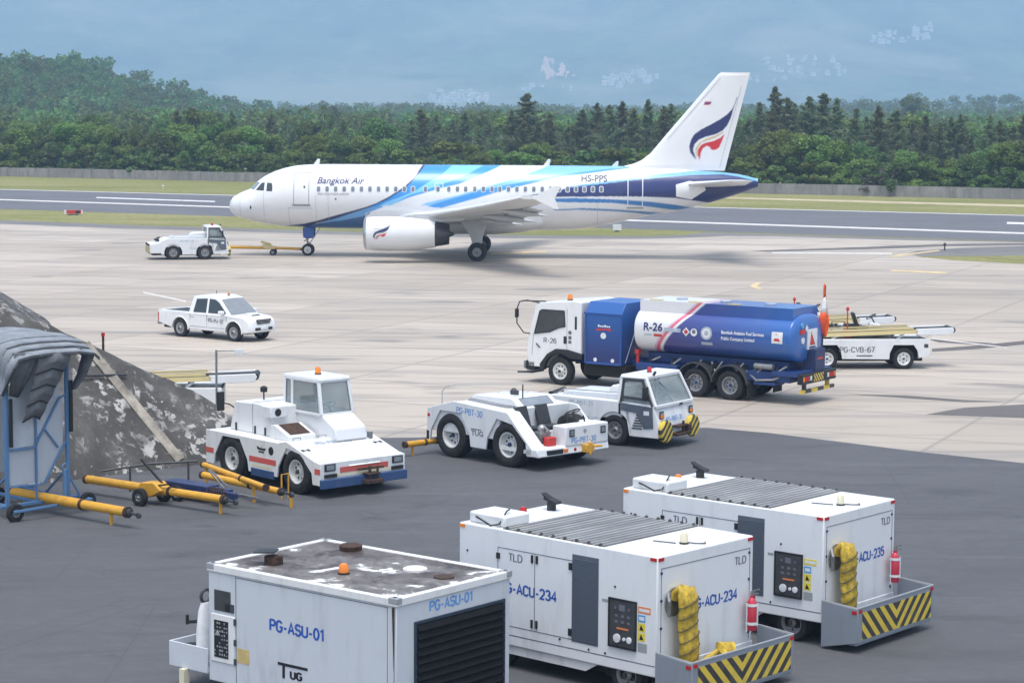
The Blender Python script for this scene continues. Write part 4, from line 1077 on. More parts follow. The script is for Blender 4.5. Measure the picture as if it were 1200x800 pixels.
def acu(num, loc, ang, label, L, W, Ht, zb, tower=True):
    t = thing('air_conditioning_unit', label, 'ground unit', (loc[0], loc[1], 0), ang, 'air conditioning units parked in the foreground')
    body = box_shell('body', MT['white'], t, L, W, zb+.12, Ht)
    MB().box(-L-.012, .012, -.012, W+.012, zb+.02, zb+.20).build('base_rail', MT['white'], t, bevel=.02)
    m = MB(); m.mi = 0
    m.prism([(-L+.15, zb+.02), (-L+.15, zb-.14), (-1.55, zb-.14), (-1.28, zb+.02)], .03, .07); m.prism([(-L+.15, zb+.02), (-L+.15, zb-.14), (-1.55, zb-.14), (-1.28, zb+.02)], W-.07, W-.03); m.build('skirt', MT['white_dirty'], t)
    m = MB(); m.box(-L+.3, -.2, .25, W-.25, zb-.16, zb+.02); m.box(-1.2, -.3, .15, W-.15, .25, zb+.02); m.build('chassis', MT['under'], t)
    for x in (-.72, -L+.9):
        for y, q in ((.20, -1), (W-.20, 1)): wheel(t, x, y, .34, .24, .21, q, MT['rim_grey'], z=.34, holes=6, n=26)
    # roof: two white ends, grating between, ribs
    x0, x1 = -L+1.02, -1.18
    g = MB().box(x0, x1, .03, W-.03, Ht+.002, Ht+.02).build('roof_grating', MT['grating'], t)
    m = MB()
    for k in range(6): m.box(x0+.1+(x1-x0-.2)*k/5-.01, x0+.1+(x1-x0-.2)*k/5+.01, .05, W-.05, Ht+.02, Ht+.024)
    m.build('grating_ribs', MT['steel'], g)
    for k in range(7):
        pass
    m = MB()
    for k in range(9):
        for y in (.05, W-.05): m.ball((x0+.08+(x1-x0-.16)*k/8, y, Ht+.025), .035, n=8, m=4)
    m.build('fixings', MT['dgrey'], g)
    b = MB().box(-L+.12, -L+.98, .12, .78, Ht, Ht+.20).build('junction_box', MT['white'], t, bevel=.04)
    m = MB(); m.tube([(-L+.30,.11,Ht+.12), (-L+.45,.06,Ht+.10), (-L+.72,.04,Ht+.02), (-L+.88,.08,Ht+.06), (-L+.86,.3,Ht+.26), (-L+.74,.5,Ht+.25)], .016, 6); m.build('cable', MT['black'], b)
    beacon(t, -L+.5, 1.12, Ht, .075, .15, MT['redlens'] if num.endswith('4') else MT['amber'])
    m = MB(); m.cyl((-L+.42, 1.98, Ht), (-L+.42, 1.98, Ht+.14), .085); m.bar((-L+.30, 1.98, Ht+.22), (-L+.58, 1.98, Ht+.15), .17, .05); m.prism([(-L+.22, Ht+.30), (-L+.34, Ht+.20), (-L+.42, Ht+.13), (-L+.50, Ht+.13), (-L+.46, Ht+.20)], 1.91, 2.05); m.build('exhaust_flap', MT['black'], t)
    beacon(t, -.40, 1.20, Ht, .07, .16, MT['offwhite'])
    m = MB(); m.tube([(-.38,1.25,Ht+.02), (-.2,1.3,Ht+.02), (-.12,1.42,Ht+.015), (-.2,1.52,Ht+.015)], .012, 6); m.tube([(-.5,1.1,Ht+.012), (-.9,1.0,Ht+.012)], .010, 5); m.build('roof_wiring', MT['dgrey'], t)
    # side
    dz0, dz1 = zb+.36, Ht-.32; xa, xb, xc = -L*.792, -L*.60, -L*.41
    m = MB(); w = .012
    for x in (xa, xb, xc): m.box(x-w/2, x+w/2, -.004, .01, dz0, dz1)
    for z in (dz0, dz1): m.box(xa, xc, -.0045, .01, z-w/2, z+w/2)
    m.box(-L+.02, -.02, -.016, .01, zb+.20, zb+.212)
    m.build('door_seams', MT['txt_grey'], t)
    m = MB()
    for z in (dz1-.10, dz0+.12):
        for dx in (-.055, .055): m.box(xb+dx-.02, xb+dx+.02, -.022, .004, z-.07, z+.07)
        m.box(xc-.07, xc+.0, -.022, .004, z-.06, z+.06)
    m.box(xa-.03, xa+.05, -.018, .003, dz1-.20, dz1-.10)
    m.build('latches', MT['black'], t)
    gp = MB().box(-L*.41, -L*.28, -.010, .01, zb+.33, Ht-.20).build('louver_panel', MT['grey_panel'], t, bevel=.006)
    m = MB(); ng_ = 34
    for k in range(ng_): m.box(-L*.41+.02, -L*.28-.02, -.017, -.0095, zb+.37+(Ht-zb-.62)*k/ng_, zb+.37+(Ht-zb-.62)*k/ng_+.018)
    m.build('louver_slats', MT['grey_panel'], gp)
    cp = MB().box(-L*.222, -L*.098, -.03, .01, zb+.42, zb+1.20).build('control_panel', MT['dgrey'], t, bevel=.012)
    m = MB(); m.box(-L*.222-.02, -L*.098+.02, -.038, -.006, zb+1.20, zb+1.225); m.box(-L*.222-.02, -L*.098+.02, -.038, -.006, zb+.395, zb+.42); m.box(-L*.222-.02, -L*.222, -.038, -.006, zb+.42, zb+1.2); m.box(-L*.098, -L*.098+.02, -.038, -.006, zb+.42, zb+1.2); m.build('panel_frame', MT['black'], cp)
    cx = -L*.16
    m = MB(); m.box(cx-.06, cx+.06, -.040, -.028, zb+1.03, zb+1.13); m.box(cx-.16, cx-.12, -.04, -.028, zb+1.05, zb+1.09); m.box(cx+.13, cx+.17, -.04, -.028, zb+1.05, zb+1.09)
    for k in range(3):
        for j in range(2): m.box(cx-.15+.13*k, cx-.09+.13*k, -.035, -.028, zb+.82+.1*j, zb+.86+.1*j)
    m.build('screens', MT['txt_grey'], cp)
    m = MB()
    for x, r in ((cx-.10,.075), (cx+.16,.055), (cx+.05,.03)): m.lathe([(0,r),(.018,r),(.02,r*.8),(.02,.001)], (x,-.03,zb+.56), (0,-1,0), 18)
    m.build('gauges', MT['whi_sticker'], cp)
    MB().box(cx-.11, cx+.14, -.034, -.028, zb+.715, zb+.745).build('warning_strip', MT['ora_sticker'], cp)
    x = -L*.088
    for nm, c, z0, z1, dx in (('sticker', 'ora_sticker' if num.endswith('4') else 'yel_sticker', 1.05, 1.16, .26), ('sticker', 'sky_sticker', .90, 1.02, .15), ('sticker', 'yel_sticker', .74, .88, .15), ('sticker', 'yel_sticker', .58, .72, .15)):
        st = MB().box(x, x+dx, -.004, .005, zb+z0, zb+z1).build(nm, MT[c], t)
        MB().prism([(x+.03, zb+z0+.025), (x+dx*.8, zb+z0+.025), (x+dx*.42, zb+z1-.02)] if z0 < .9 else [(x+.02, zb+z0+.03), (x+dx-.02, zb+z0+.03), (x+dx-.02, zb+z1-.03), (x+.02, zb+z1-.03)], -.0055, -.004).build('symbol', MT['txt_black'] if z0 < .85 else MT['whi_sticker'], st)
    MB().box(x, x+.19, -.004, .005, zb+.40, zb+.55).build('data_plate', MT['grey'], t)
    MB().box(-L*.262, -L*.235, -.004, .005, zb+1.12, zb+1.17).build('data_plate', MT['grey'], t)
    m = MB()
    for a, z in ((-L*.325, zb+.25), (-L*.245, zb+.25), (-L*.2, Ht-.62), (-L*.955, Ht-.48), (-L*.47, zb+.32), (-L*.82, zb+.30)): m.lathe([(0,.022),(.012,.018)], (a,0,z), (0,-1,0), 10)
    m.build('plugs', MT['black'], t)
    for k, nm in enumerate(((-L, -.006), (-.16, -.006))):
        MB().box(nm[0]+.01, nm[0]+.14, -.010, .005, Ht-.08, Ht-.025).build('marker_lamp', MT['amber'] if k == 0 else MT['redlens'], t)
    for y in (.02, W-.16): MB().box(-.005, .010, y, y+.14, Ht-.08, Ht-.025).build('marker_lamp', MT['redlens'], t)
    stencil('TLD', .145, MT['txt_grey'], t, (-L*.735, 0, Ht-.53), (1,0,0), (0,0,1), 1.25, .15, .12)
    stencil('PG-ACU-'+num, .205, MT['txt_blue'], t, (-L*.775, 0, Ht-1.10), (1,0,0), (0,0,1), .98)
    # front end
    m = MB()
    for y in (.10, W-.10): m.box(-.004, .004, y-.006, y+.006, zb+.26, Ht-.20)
    m.box(-.004, .0045, .10, W-.10, Ht-.212, Ht-.20); m.build('end_seams', MT['txt_grey'], t)
    m = MB()
    for k in range(4):
        for y in (.10, W-.12): m.lathe([(0,.028),(.016,.022)], (0, y, Ht-.28-.46*k), (1,0,0), 10)
    m.build('end_bolts', MT['navy'], t)
    stencil('TLD', .145, MT['txt_grey'], t, (0, W*.80, Ht-.45), (0,1,0), (0,0,1), 1.25, .15, .12)
    stencil('PG-ACU-'+num, .20, MT['txt_blue'], t, (0, W*.35, Ht-1.04), (0,1,0), (0,0,1), .98)
    # yellow air duct hung over its flange and dropped into the tray
    d = MB(); cy = W*.20; rw = .245
    fl_ = MB(); fl_.lathe([(0,.24),(.03,.24),(.03,.20),(.05,.20)], (0, cy-.10, Ht-.80), (1,0,0), 22); fl_.tube([(.05, cy-.30, Ht-.62), (.12, cy-.36, Ht-.74), (.10, cy-.34, Ht-1.0)], .03, 8); fl_.build('duct_flange', MT['steel'], t)
    path = [(.05, cy-.03, Ht-.76), (.08, cy-.02, Ht-.66), (.12, cy, Ht-.60), (.17, cy+.02, Ht-.62), (.20, cy+.03, Ht-.74)]
    zz = Ht-.72; endz = zb+.12
    n_ = 30
    for k in range(1, n_+1): path.append((.20+.012*math.sin(k*.4), cy+.03+.07*k/n_, zz-(zz-endz)*k/n_))
    if tower: path += [(.27, cy+.18, endz-.02), (.34, cy+.32, endz+.02), (.42, cy+.52, endz+.12), (.44, cy+.72, endz+.16), (.44, cy+.90, endz+.10)]
    rings = []
    P_ = [Vector(p) for p in path]; N2 = 20
    for i, p in enumerate(P_):
        dr = (P_[min(i+1, len(P_)-1)]-P_[max(i-1, 0)]).normalized()
        sy = Vector((0,1,0)); sy = (sy-dr*sy.dot(dr)).normalized(); sx = dr.cross(sy)
        ry = rw*(.985+.015*math.sin(i*1.26)) * (.85 if i < 2 else 1); rx = .095*(1+.06*math.sin(i*1.26+1))
        rings.append([p+sy*(ry*math.cos(2*math.pi*k/N2)*1.0)+sx*(rx*math.sin(2*math.pi*k/N2)) for k in range(N2)])
    d.loft(rings); duct = d.build('air_duct', MT['duct'], t, sharp=70)
    m = MB()
    for i in range(6, len(P_)-2, 5):
        p = P_[i]; m.tube([p+Vector((.100*math.sin(a), (rw+.002)*math.cos(a), .07*math.cos(a))) for a in np.linspace(-.1, math.pi+.1, 14)], .008, 6)
    m.build('duct_bands', MT['dgrey'], duct)
    # tray
    tw = .78; z0, z1 = zb-.30, zb+.42
    tr = MB()
    tr.prism([(.02, z1+.03), (tw, z1-.02), (tw, z0+.08), (.02, z0-.10)], -.06, -.03); tr.prism([(.02, z1+.03), (tw, z1-.02), (tw, z0+.08), (.02, z0-.10)], W+.12, W+.15)
    tr.box(tw-.03, tw, -.03, W+.12, z0+.08, z1-.02); tr.box(.02, tw-.03, -.03, W+.12, z0+.02, z0+.06)
    tray = tr.build('tray', MT['grey_tray'], t, bevel=.008)
    m = MB(); m.tube([(.02,-.045,z1+.035), (tw-.01,-.045,z1-.01), (tw-.01,W+.135,z1-.01), (.02,W+.135,z1+.035)], .018, 6); m.build('tray_rim', MT['grey'], tray)
    MB().box(tw+.001, tw+.006, .10, W+.06, z0+.12, z1-.10).build('hazard_stripes', CHEV, tray)
    for p in ((tw-.12, -.066, 0), (tw+.004, -.02, 1), (tw+.004, W+.03, 1)):
        m = MB(); (m.box(p[0], p[0]+.10, -.068, -.060, z1-.12, z1-.06) if not p[2] else m.box(tw, tw+.010, p[1], p[1]+.10, z1-.10, z1-.04)); m.build('reflector', MT['redlens'], tray)
    return t, tw, z0

A234 = (2.40, 35.95); A235 = (5.65, 39.85)
u1, tw1, tz1 = acu('234', A234, R(-42.4), 'white box unit lettered 234 with roof grating, yellow duct and striped tray', 4.48, 2.62, 2.45, .42, True)
u2, tw2, tz2 = acu('235', A235, R(-40.0), 'white box unit lettered 235 with yellow duct and striped tray, farther right of the two', 4.55, 2.50, 2.42, .44, False)

def extinguisher(loc, ang, label):
    t = thing('fire_extinguisher', label, 'fire extinguisher', loc, ang, 'red fire extinguishers in the unit trays')
    MB().lathe([(0,.085),(.02,.095),(.46,.095),(.53,.06),(.56,.035),(.60,.035)], (0,0,.02), (0,0,1), 20).build('cylinder', MT['ext_red'], t)
    m = MB(); m.cyl((0,0,.61), (0,0,.68), .03); m.bar((-.02,0,.68), (.13,0,.74), .03, .025); m.bar((-.02,0,.66), (.12,0,.66), .03, .02); m.build('valve', MT['steel'], t)
    m = MB(); m.tube([(.0,.03,.64), (.0,.13,.60), (.0,.15,.40), (.03,.13,.14)], .016, 6); m.build('hose', MT['ext_red'], t)
    m = MB()
    for z in (.12, .44): m.lathe([(0,.104),(.05,.104)], (0,0,z), (0,0,1), 20, False)
    m.bar((.105,0,.1), (.105,0,.5), .04, .012); m.bar((-.05,-.105,.0), (-.05,-.105,.5), .04, .012); m.build('bracket', MT['whi_sticker'], t)
    return t
for (u, tw, tz, W, lab) in ((u1, tw1, tz1, 2.62, 'red fire extinguisher in white bracket in the tray of the unit lettered 234'), (u2, tw2, tz2, 2.50, 'red fire extinguisher in white bracket in the tray of the unit lettered 235')):
    a = u.rotation_euler.z; c, s = math.cos(a), math.sin(a); lx, ly = .15, W-.22
    extinguisher((u.location.x+c*lx-s*ly, u.location.y+s*lx+c*ly, tz+.72), a+.3, lab)

# ---- air-start unit
def asu(loc, ang):
    L, W, Ht, zb = 4.15, 2.75, 2.22, .30
    t = thing('air_start_unit', 'white box unit lettered ASU-01 with soot stained roof and big black grille', 'ground unit', (loc[0], loc[1], 0), ang)
    box_shell('body', MT['white_grey'], t, L, W, zb, Ht, .015)
    m = MB(); k = .09
    for x0, x1, y0, y1 in ((-L-.02,.02,-.02,k), (-L-.02,.02,W-k,W+.02), (-L-.02,-L+k,k,W-k), (.02-k-.02,.02,k,W-k)): m.box(x0, x1, y0, y1, Ht-.09, Ht+.035)
    m.build('roof_frame', MT['white_dirty'], t, bevel=.012)
    MB().box(-L+k, -k, k, W-k, Ht+.001, Ht+.012).build('roof_sheet', MT['sooty'], t)
    m = MB()
    for x in (-.06, -L+.06):
        for y in (.04, W-.04): m.box(x-.09, x+.09, y-.065, y+.065, Ht-.05, Ht+.045)
    m.build('corner_castings', MT['grey'], t, bevel=.01)
    m = MB()
    for x in (-.06, -L+.06):
        for y in (.04, W-.04): m.lathe([(0,.035),(.006,.03)], (x, y, Ht+.045), (0,0,1), 12)
    m.build('casting_holes', MT['black'], t)
    m = MB()
    for x in (-.045, -L*.845):
        m.box(x-.006, x+.006, -.004, .01, zb, Ht-.10)
    m.box(-L*.845, -.16, -.0045, .01, Ht-.125, Ht-.115); m.box(-.19, -.18, -.004, .01, zb, Ht-.12); m.build('panel_seams', MT['txt_grey'], t)
    # rust run at the corner
    MB().prism([(-.075, Ht-.10), (-.025, Ht-.10), (-.035, Ht-.55), (-.042, Ht-1.1), (-.055, Ht-.6)], -.0235, -.0205).build('rust_run', MT['rust'], t)
    # stacks and caps on the roof
    s1 = MB().box(-L+.68, -L+.92, .60, .82, Ht, Ht+.16).build('exhaust_stack', MT['rust'], t, bevel=.02)
    m = MB(); m.bar((-L+.55,.54,Ht+.22), (-L+.86,.72,Ht+.24), .30, .02); m.build('rain_flap', MT['black'], s1)
    MB().lathe([(0,.19),(.08,.20),(.10,.17),(.10,.01)], (-L+.95, W-.35, Ht+.012), (0,0,1), 24).build('vent_cap', MT['rust'], t)
    MB().lathe([(0,.20),(.03,.20),(.05,.15),(.05,.01)], (-1.28, 1.88, Ht+.012), (0,0,1), 24).build('vent_cap', MT['white_dirty'], t)
    MB().lathe([(0,.17),(.02,.17),(.02,.01)], (-.55, 1.75, Ht+.012), (0,0,1), 24).build('vent_cap', MT['rust'], t)
    beacon(t, -1.95, .90, Ht+.012, .085, .14)
    # side fittings
    MB().box(-L*.965, -L*.875, -.012, .01, Ht-.72, Ht-.38).build('vent_mesh', MT['dgrey'], t); MB().box(-L*.905, -L*.855, -.012, .01, Ht-.72, Ht-.58).build('vent_mesh', MT['dgrey'], t)
    cp = MB().box(-L*.985, -L*.852, -.016, .01, Ht-1.58, Ht-.78).build('control_panel', MT['white_dirty'], t, bevel=.012)
    MB().box(-L*.965, -L*.885, -.022, -.015, Ht-1.50, Ht-.88).build('panel_face', MT['black'], cp)
    m = MB(); rr = random.Random(4)
    for i in range(6):
        for j in range(9):
            if rr.random() < .7: m.box(-L*.962+.055*i, -L*.962+.055*i+rr.uniform(.02,.04), -.026, -.021, Ht-1.46+.065*j, Ht-1.46+.065*j+rr.uniform(.015,.035))
    m.lathe([(0,.04),(.01,.035)], (-L*.945, -.022, Ht-1.1), (0,-1,0), 14); m.build('gauges', MT['grey'], cp)
    m = MB()
    for z in (-.86, -1.2, -1.52): m.box(-L*.853, -L*.843, -.03, .0, Ht+z-.05, Ht+z+.05)
    m.build('hinges', MT['dgrey'], cp)
    MB().box(-L*.838, -L*.772, -.004, .005, Ht-1.52, Ht-1.28).build('sticker', plain('faded_yellow_sticker', (.52,.40,.17), .5), t)
    stencil('PG-ASU-01', .215, MT['txt_blue'], t, (-L*.655, 0, Ht-.88), (1,0,0), (0,0,1), 1.0)
    # maker's lettering: bar over the first letter
    stencil('UG', .155, MT['txt_black'], t, (-L*.545, 0, Ht-1.60), (1,0,0), (0,0,1), 1.15, .26, .24)
    MB().box(-L*.590, -L*.577, -.006, 0, Ht-1.60, Ht-1.40).build('lettering', MT['txt_black'], t)
    MB().box(-L*.615, -L*.455, -.006, -.0, Ht-1.40, Ht-1.355).build('lettering_bar', MT['txt_black'], t)
    # end grille
    stencil('PG-ASU-01', .185, MT['txt_blue_light'], t, (0, W*.285, Ht-.305), (0,1,0), (0,0,1), 1.0)
    y0, y1, z1, z0 = W*.165, W*.93, Ht-.44, zb+.05
    gr = MB(); gr.box(.0, .03, y0-.05, y0, z0, z1+.05); gr.box(.0, .03, y1, y1+.05, z0, z1+.05); gr.box(.0, .03, y0, y1, z1, z1+.05); gr.box(.0, .03, y0, y1, z0-.05, z0); g = gr.build('grille', plain('grille_frame', (.025,.04,.065), .5), t, bevel=.006)
    MB().box(.001, .006, y0, y1, z0, z1).build('grille_back', MT['under'], g)
    m = MB(); n = 11
    for k in range(n):
        z = z0+(z1-z0)*(k+.5)/n; m.add([(.010, y0, z+.055), (.010, y1, z+.055), (.060, y1, z-.045), (.060, y0, z-.045), (.014, y0, z+.062), (.014, y1, z+.062), (.064, y1, z-.038), (.064, y0, z-.038)], [(0,1,2,3),(4,7,6,5),(0,3,7,4),(1,5,6,2),(0,4,5,1),(3,2,6,7)])
    m.build('grille_slats', MT['louver'], g)
    m = MB()
    for k in range(n): m.box(.004, .010, y1-.22, y1-.20, z0+(z1-z0)*(k+.1)/n, z0+(z1-z0)*(k+.55)/n); 
    for k in (2,4,6): m.box(.004, .010, y0+.6, y0+.7, z0+(z1-z0)*(k+.1)/n, z0+(z1-z0)*(k+.6)/n)
    m.build('core_fins', MT['grey'], g)
    # hose tray at the far end, tow gear, wheels
    tr = MB(); z1 = Ht-1.40
    tr.box(-L-.95, -L-.02, -.02, .01, z1-.42, z1); tr.box(-L-.95, -L-.92, .01, W, z1-.42, z1); tr.box(-L-.92, -L-.02, W-.03, W, z1-.42, z1); tr.box(-L-.92, -L-.02, .01, W-.03, z1-.42, z1-.38)
    ty = tr.build('hose_tray', MT['white_grey'], t, bevel=.008)
    m = MB()
    for k in range(3):
        pts = [(-L-.78+.28*math.sin(a*1.0)+.06*k, .18+a*.12, z1-.12-.03*k+.03*math.sin(3*a)) for a in np.linspace(0, 15, 70)]
        m.tube([(min(-L-.12, x), y, z) for x, y, z in pts if y < W-.15], .055, 8)
    m.build('coiled_hose', MT['black'], ty)
    c = MB(); c.loft([[(-L-.32+r*.6*math.cos(2*math.pi*k/14), .24+r*math.sin(2*math.pi*k/14), z) for k in range(14)] for z, r in ((z1-.3,.21),(z1+.2,.20),(z1+.56,.155),(z1+.70,.10))]); hz = c.build('hose_cover', MT['whi_sticker'], t, sharp=60)
    MB().tube([(-L-.32+.0, .24+.11*math.cos(a), z1+.80+.11*math.sin(a)) for a in np.linspace(0, 6.283, 22)], .028, 8).build('ring', MT['dgrey'], hz)
    m = MB(); m.bar((-L-.40,.12,z1+.38), (-L-.56,.04,z1+.36), .05, .05); m.bar((-L-.56,.04,z1+.32), (-L-.56,.04,z1+.48), .04, .04); m.build('hook', MT['black'], hz)
    m = MB(); m.box(-L+.1, -.1, .2, W-.2, .30, zb+.02); m.build('chassis', MT['under'], t)
    m = MB(); m.cyl((-L-.9,W/2,.35), (-L+.3,W/2,.35), .06); m.build('tow_arm', MT['offwhite'], t); MB().box(-L-.62,-L-.5,-.1,.02,z1-.7,z1-.42).build('tray_bracket', MT['offwhite'], t)
    MB().lathe([(0,.05),(.05,.05)], (-L-.78,-.03,z1-.95), (0,-1,0), 14).build('reflector', MT['redlens'], t)
    for x in (-.75, -L+.75):
        for y, q in ((.20, -1), (W-.20, 1)): wheel(t, x, y, .32, .24, .20, q, MT['rim_grey'], z=.32, holes=6, n=26)
    return t
asu((-1.74, 33.60), R(-39.0))
# ================================================================== TRACTORS
def arch_profile(x0, x1, zb, top, wheels, r, zc, kind='trap'):
    """side outline, bottom edge from x1 back to x0 with wheel openings; top: list of points from (x0..) to (x1..)"""
    pts = list(top)
    for xc in sorted(wheels, reverse=True):
        if kind == 'trap' and xc > 0: pts += [(xc+r*.96, zb), (xc+r*.90, zc+r*.30), (xc+r*.25, zc+r*.86), (xc-r*.52, zc+r*.98), (xc-r*.98, zc+r*.30), (xc-r*1.05, zb)]
        elif kind == 'trap': pts += [(xc+r*1.05, zb), (xc+r*.98, zc+r*.30), (xc+r*.52, zc+r*.98), (xc-r*.52, zc+r*.98), (xc-r*.98, zc+r*.30), (xc-r*1.05, zb)]
        else:
            n = 14; a0 = math.asin(max(-1, min(1, (zb-zc)/r)))
            pts += [(xc+r*math.cos(a), zc+r*math.sin(a)) for a in np.linspace(a0, math.pi-a0, n)]
    return pts
def lamp_box(parent, x, y, z, w, h, name='headlight', d=.02):
    f = MB().box(x-.02, x+d*.4, y-w/2, y+w/2, z-h/2, z+h/2).build(name, MT['black'], parent, bevel=.008)
    MB().box(x+d*.4, x+d, y-w*.36, y+w*.36, z-h*.34, z+h*.34).build('lens', MT['glass_pale'], f, bevel=.006)
    return f
def steer(parent, x, y, z, r=.19, tilt=.6):
    m = MB(); c = Vector((x, y, z)); ax = Vector((-math.sin(tilt), 0, math.cos(tilt))); u = Vector((math.cos(tilt), 0, math.sin(tilt))); v = Vector((0,1,0))
    m.tube([c+u*(r*math.cos(a))+v*(r*math.sin(a)) for a in np.linspace(0, 2*math.pi, 22)], .016, 6)
    for k in range(3): m.bar(c, c+u*(r*math.cos(2.1*k))+v*(r*math.sin(2.1*k)), .03, .015)
    m.cyl(c, c-ax*.45, .025); return m.build('steering_wheel', MT['black'], parent)
def seat(parent, x, y, z, w=.46):
    s = MB().box(x-.02, x+.46, y-w/2, y+w/2, z, z+.13).build('seat', MT['seat'], parent, bevel=.04, seg=3)
    MB().prism([(x-.02, z+.08), (x-.20, z+.62), (x-.10, z+.66), (x+.10, z+.12)], y-w/2, y+w/2).build('backrest', MT['seat'], s, bevel=.035, seg=3)
    return s
def cabin(parent, base, top, roof_z, post=.07, mat=None, glass=None, sides=(0,1,2,3), sill=None, roof_over=.06, frame_mat=None):
    """cab: four base corners, four top corners in the same order; glazed sides between corners i and i+1"""
    mat = mat or MT['white']; glass = glass or MT['glass_clear']
    b = [Vector(p) for p in base]; t = [Vector(p) for p in top]
    m = MB()
    for i in range(4):
        m.bar(b[i], t[i], post, post)
        j = (i+1) % 4
        m.bar(t[i], t[j], post, post*.9); m.bar(b[i], b[j], post, post*.9)
    fr = m.build('cab_frame', mat, parent, bevel=.012)
    for i in sides:
        j = (i+1) % 4; q = [b[i], b[j], t[j], t[i]]; c = sum(q, Vector())/4; nrm = (q[1]-q[0]).cross(q[2]-q[0]).normalized()*.012
        q = [c+(p-c)*.93 for p in q]
        w = MB().add([p-nrm for p in q]+[p+nrm for p in q], [(0,1,2,3),(7,6,5,4),(0,4,5,1),(1,5,6,2),(2,6,7,3),(3,7,4,0)]).build('window', glass, parent)
        f = MB()
        for k in range(4): f.bar(q[k], q[(k+1) % 4], .035, .03)
        f.build('window_frame', frame_mat or MT['dgrey'], w)
    cx = sum(p.x for p in t)/4; cy = sum(p.y for p in t)/4
    tp = [(cx+(p.x-cx)*(1+roof_over), cy+(p.y-cy)*(1+roof_over)) for p in t]
    m = MB(); m.prism(tp, roof_z, roof_z+.09, 'xy', [(cx+(p[0]-cx)*.96, cy+(p[1]-cy)*.96) for p in tp]); m.build('cab_roof', MT['white_clean'], parent, bevel=.02)
    return fr

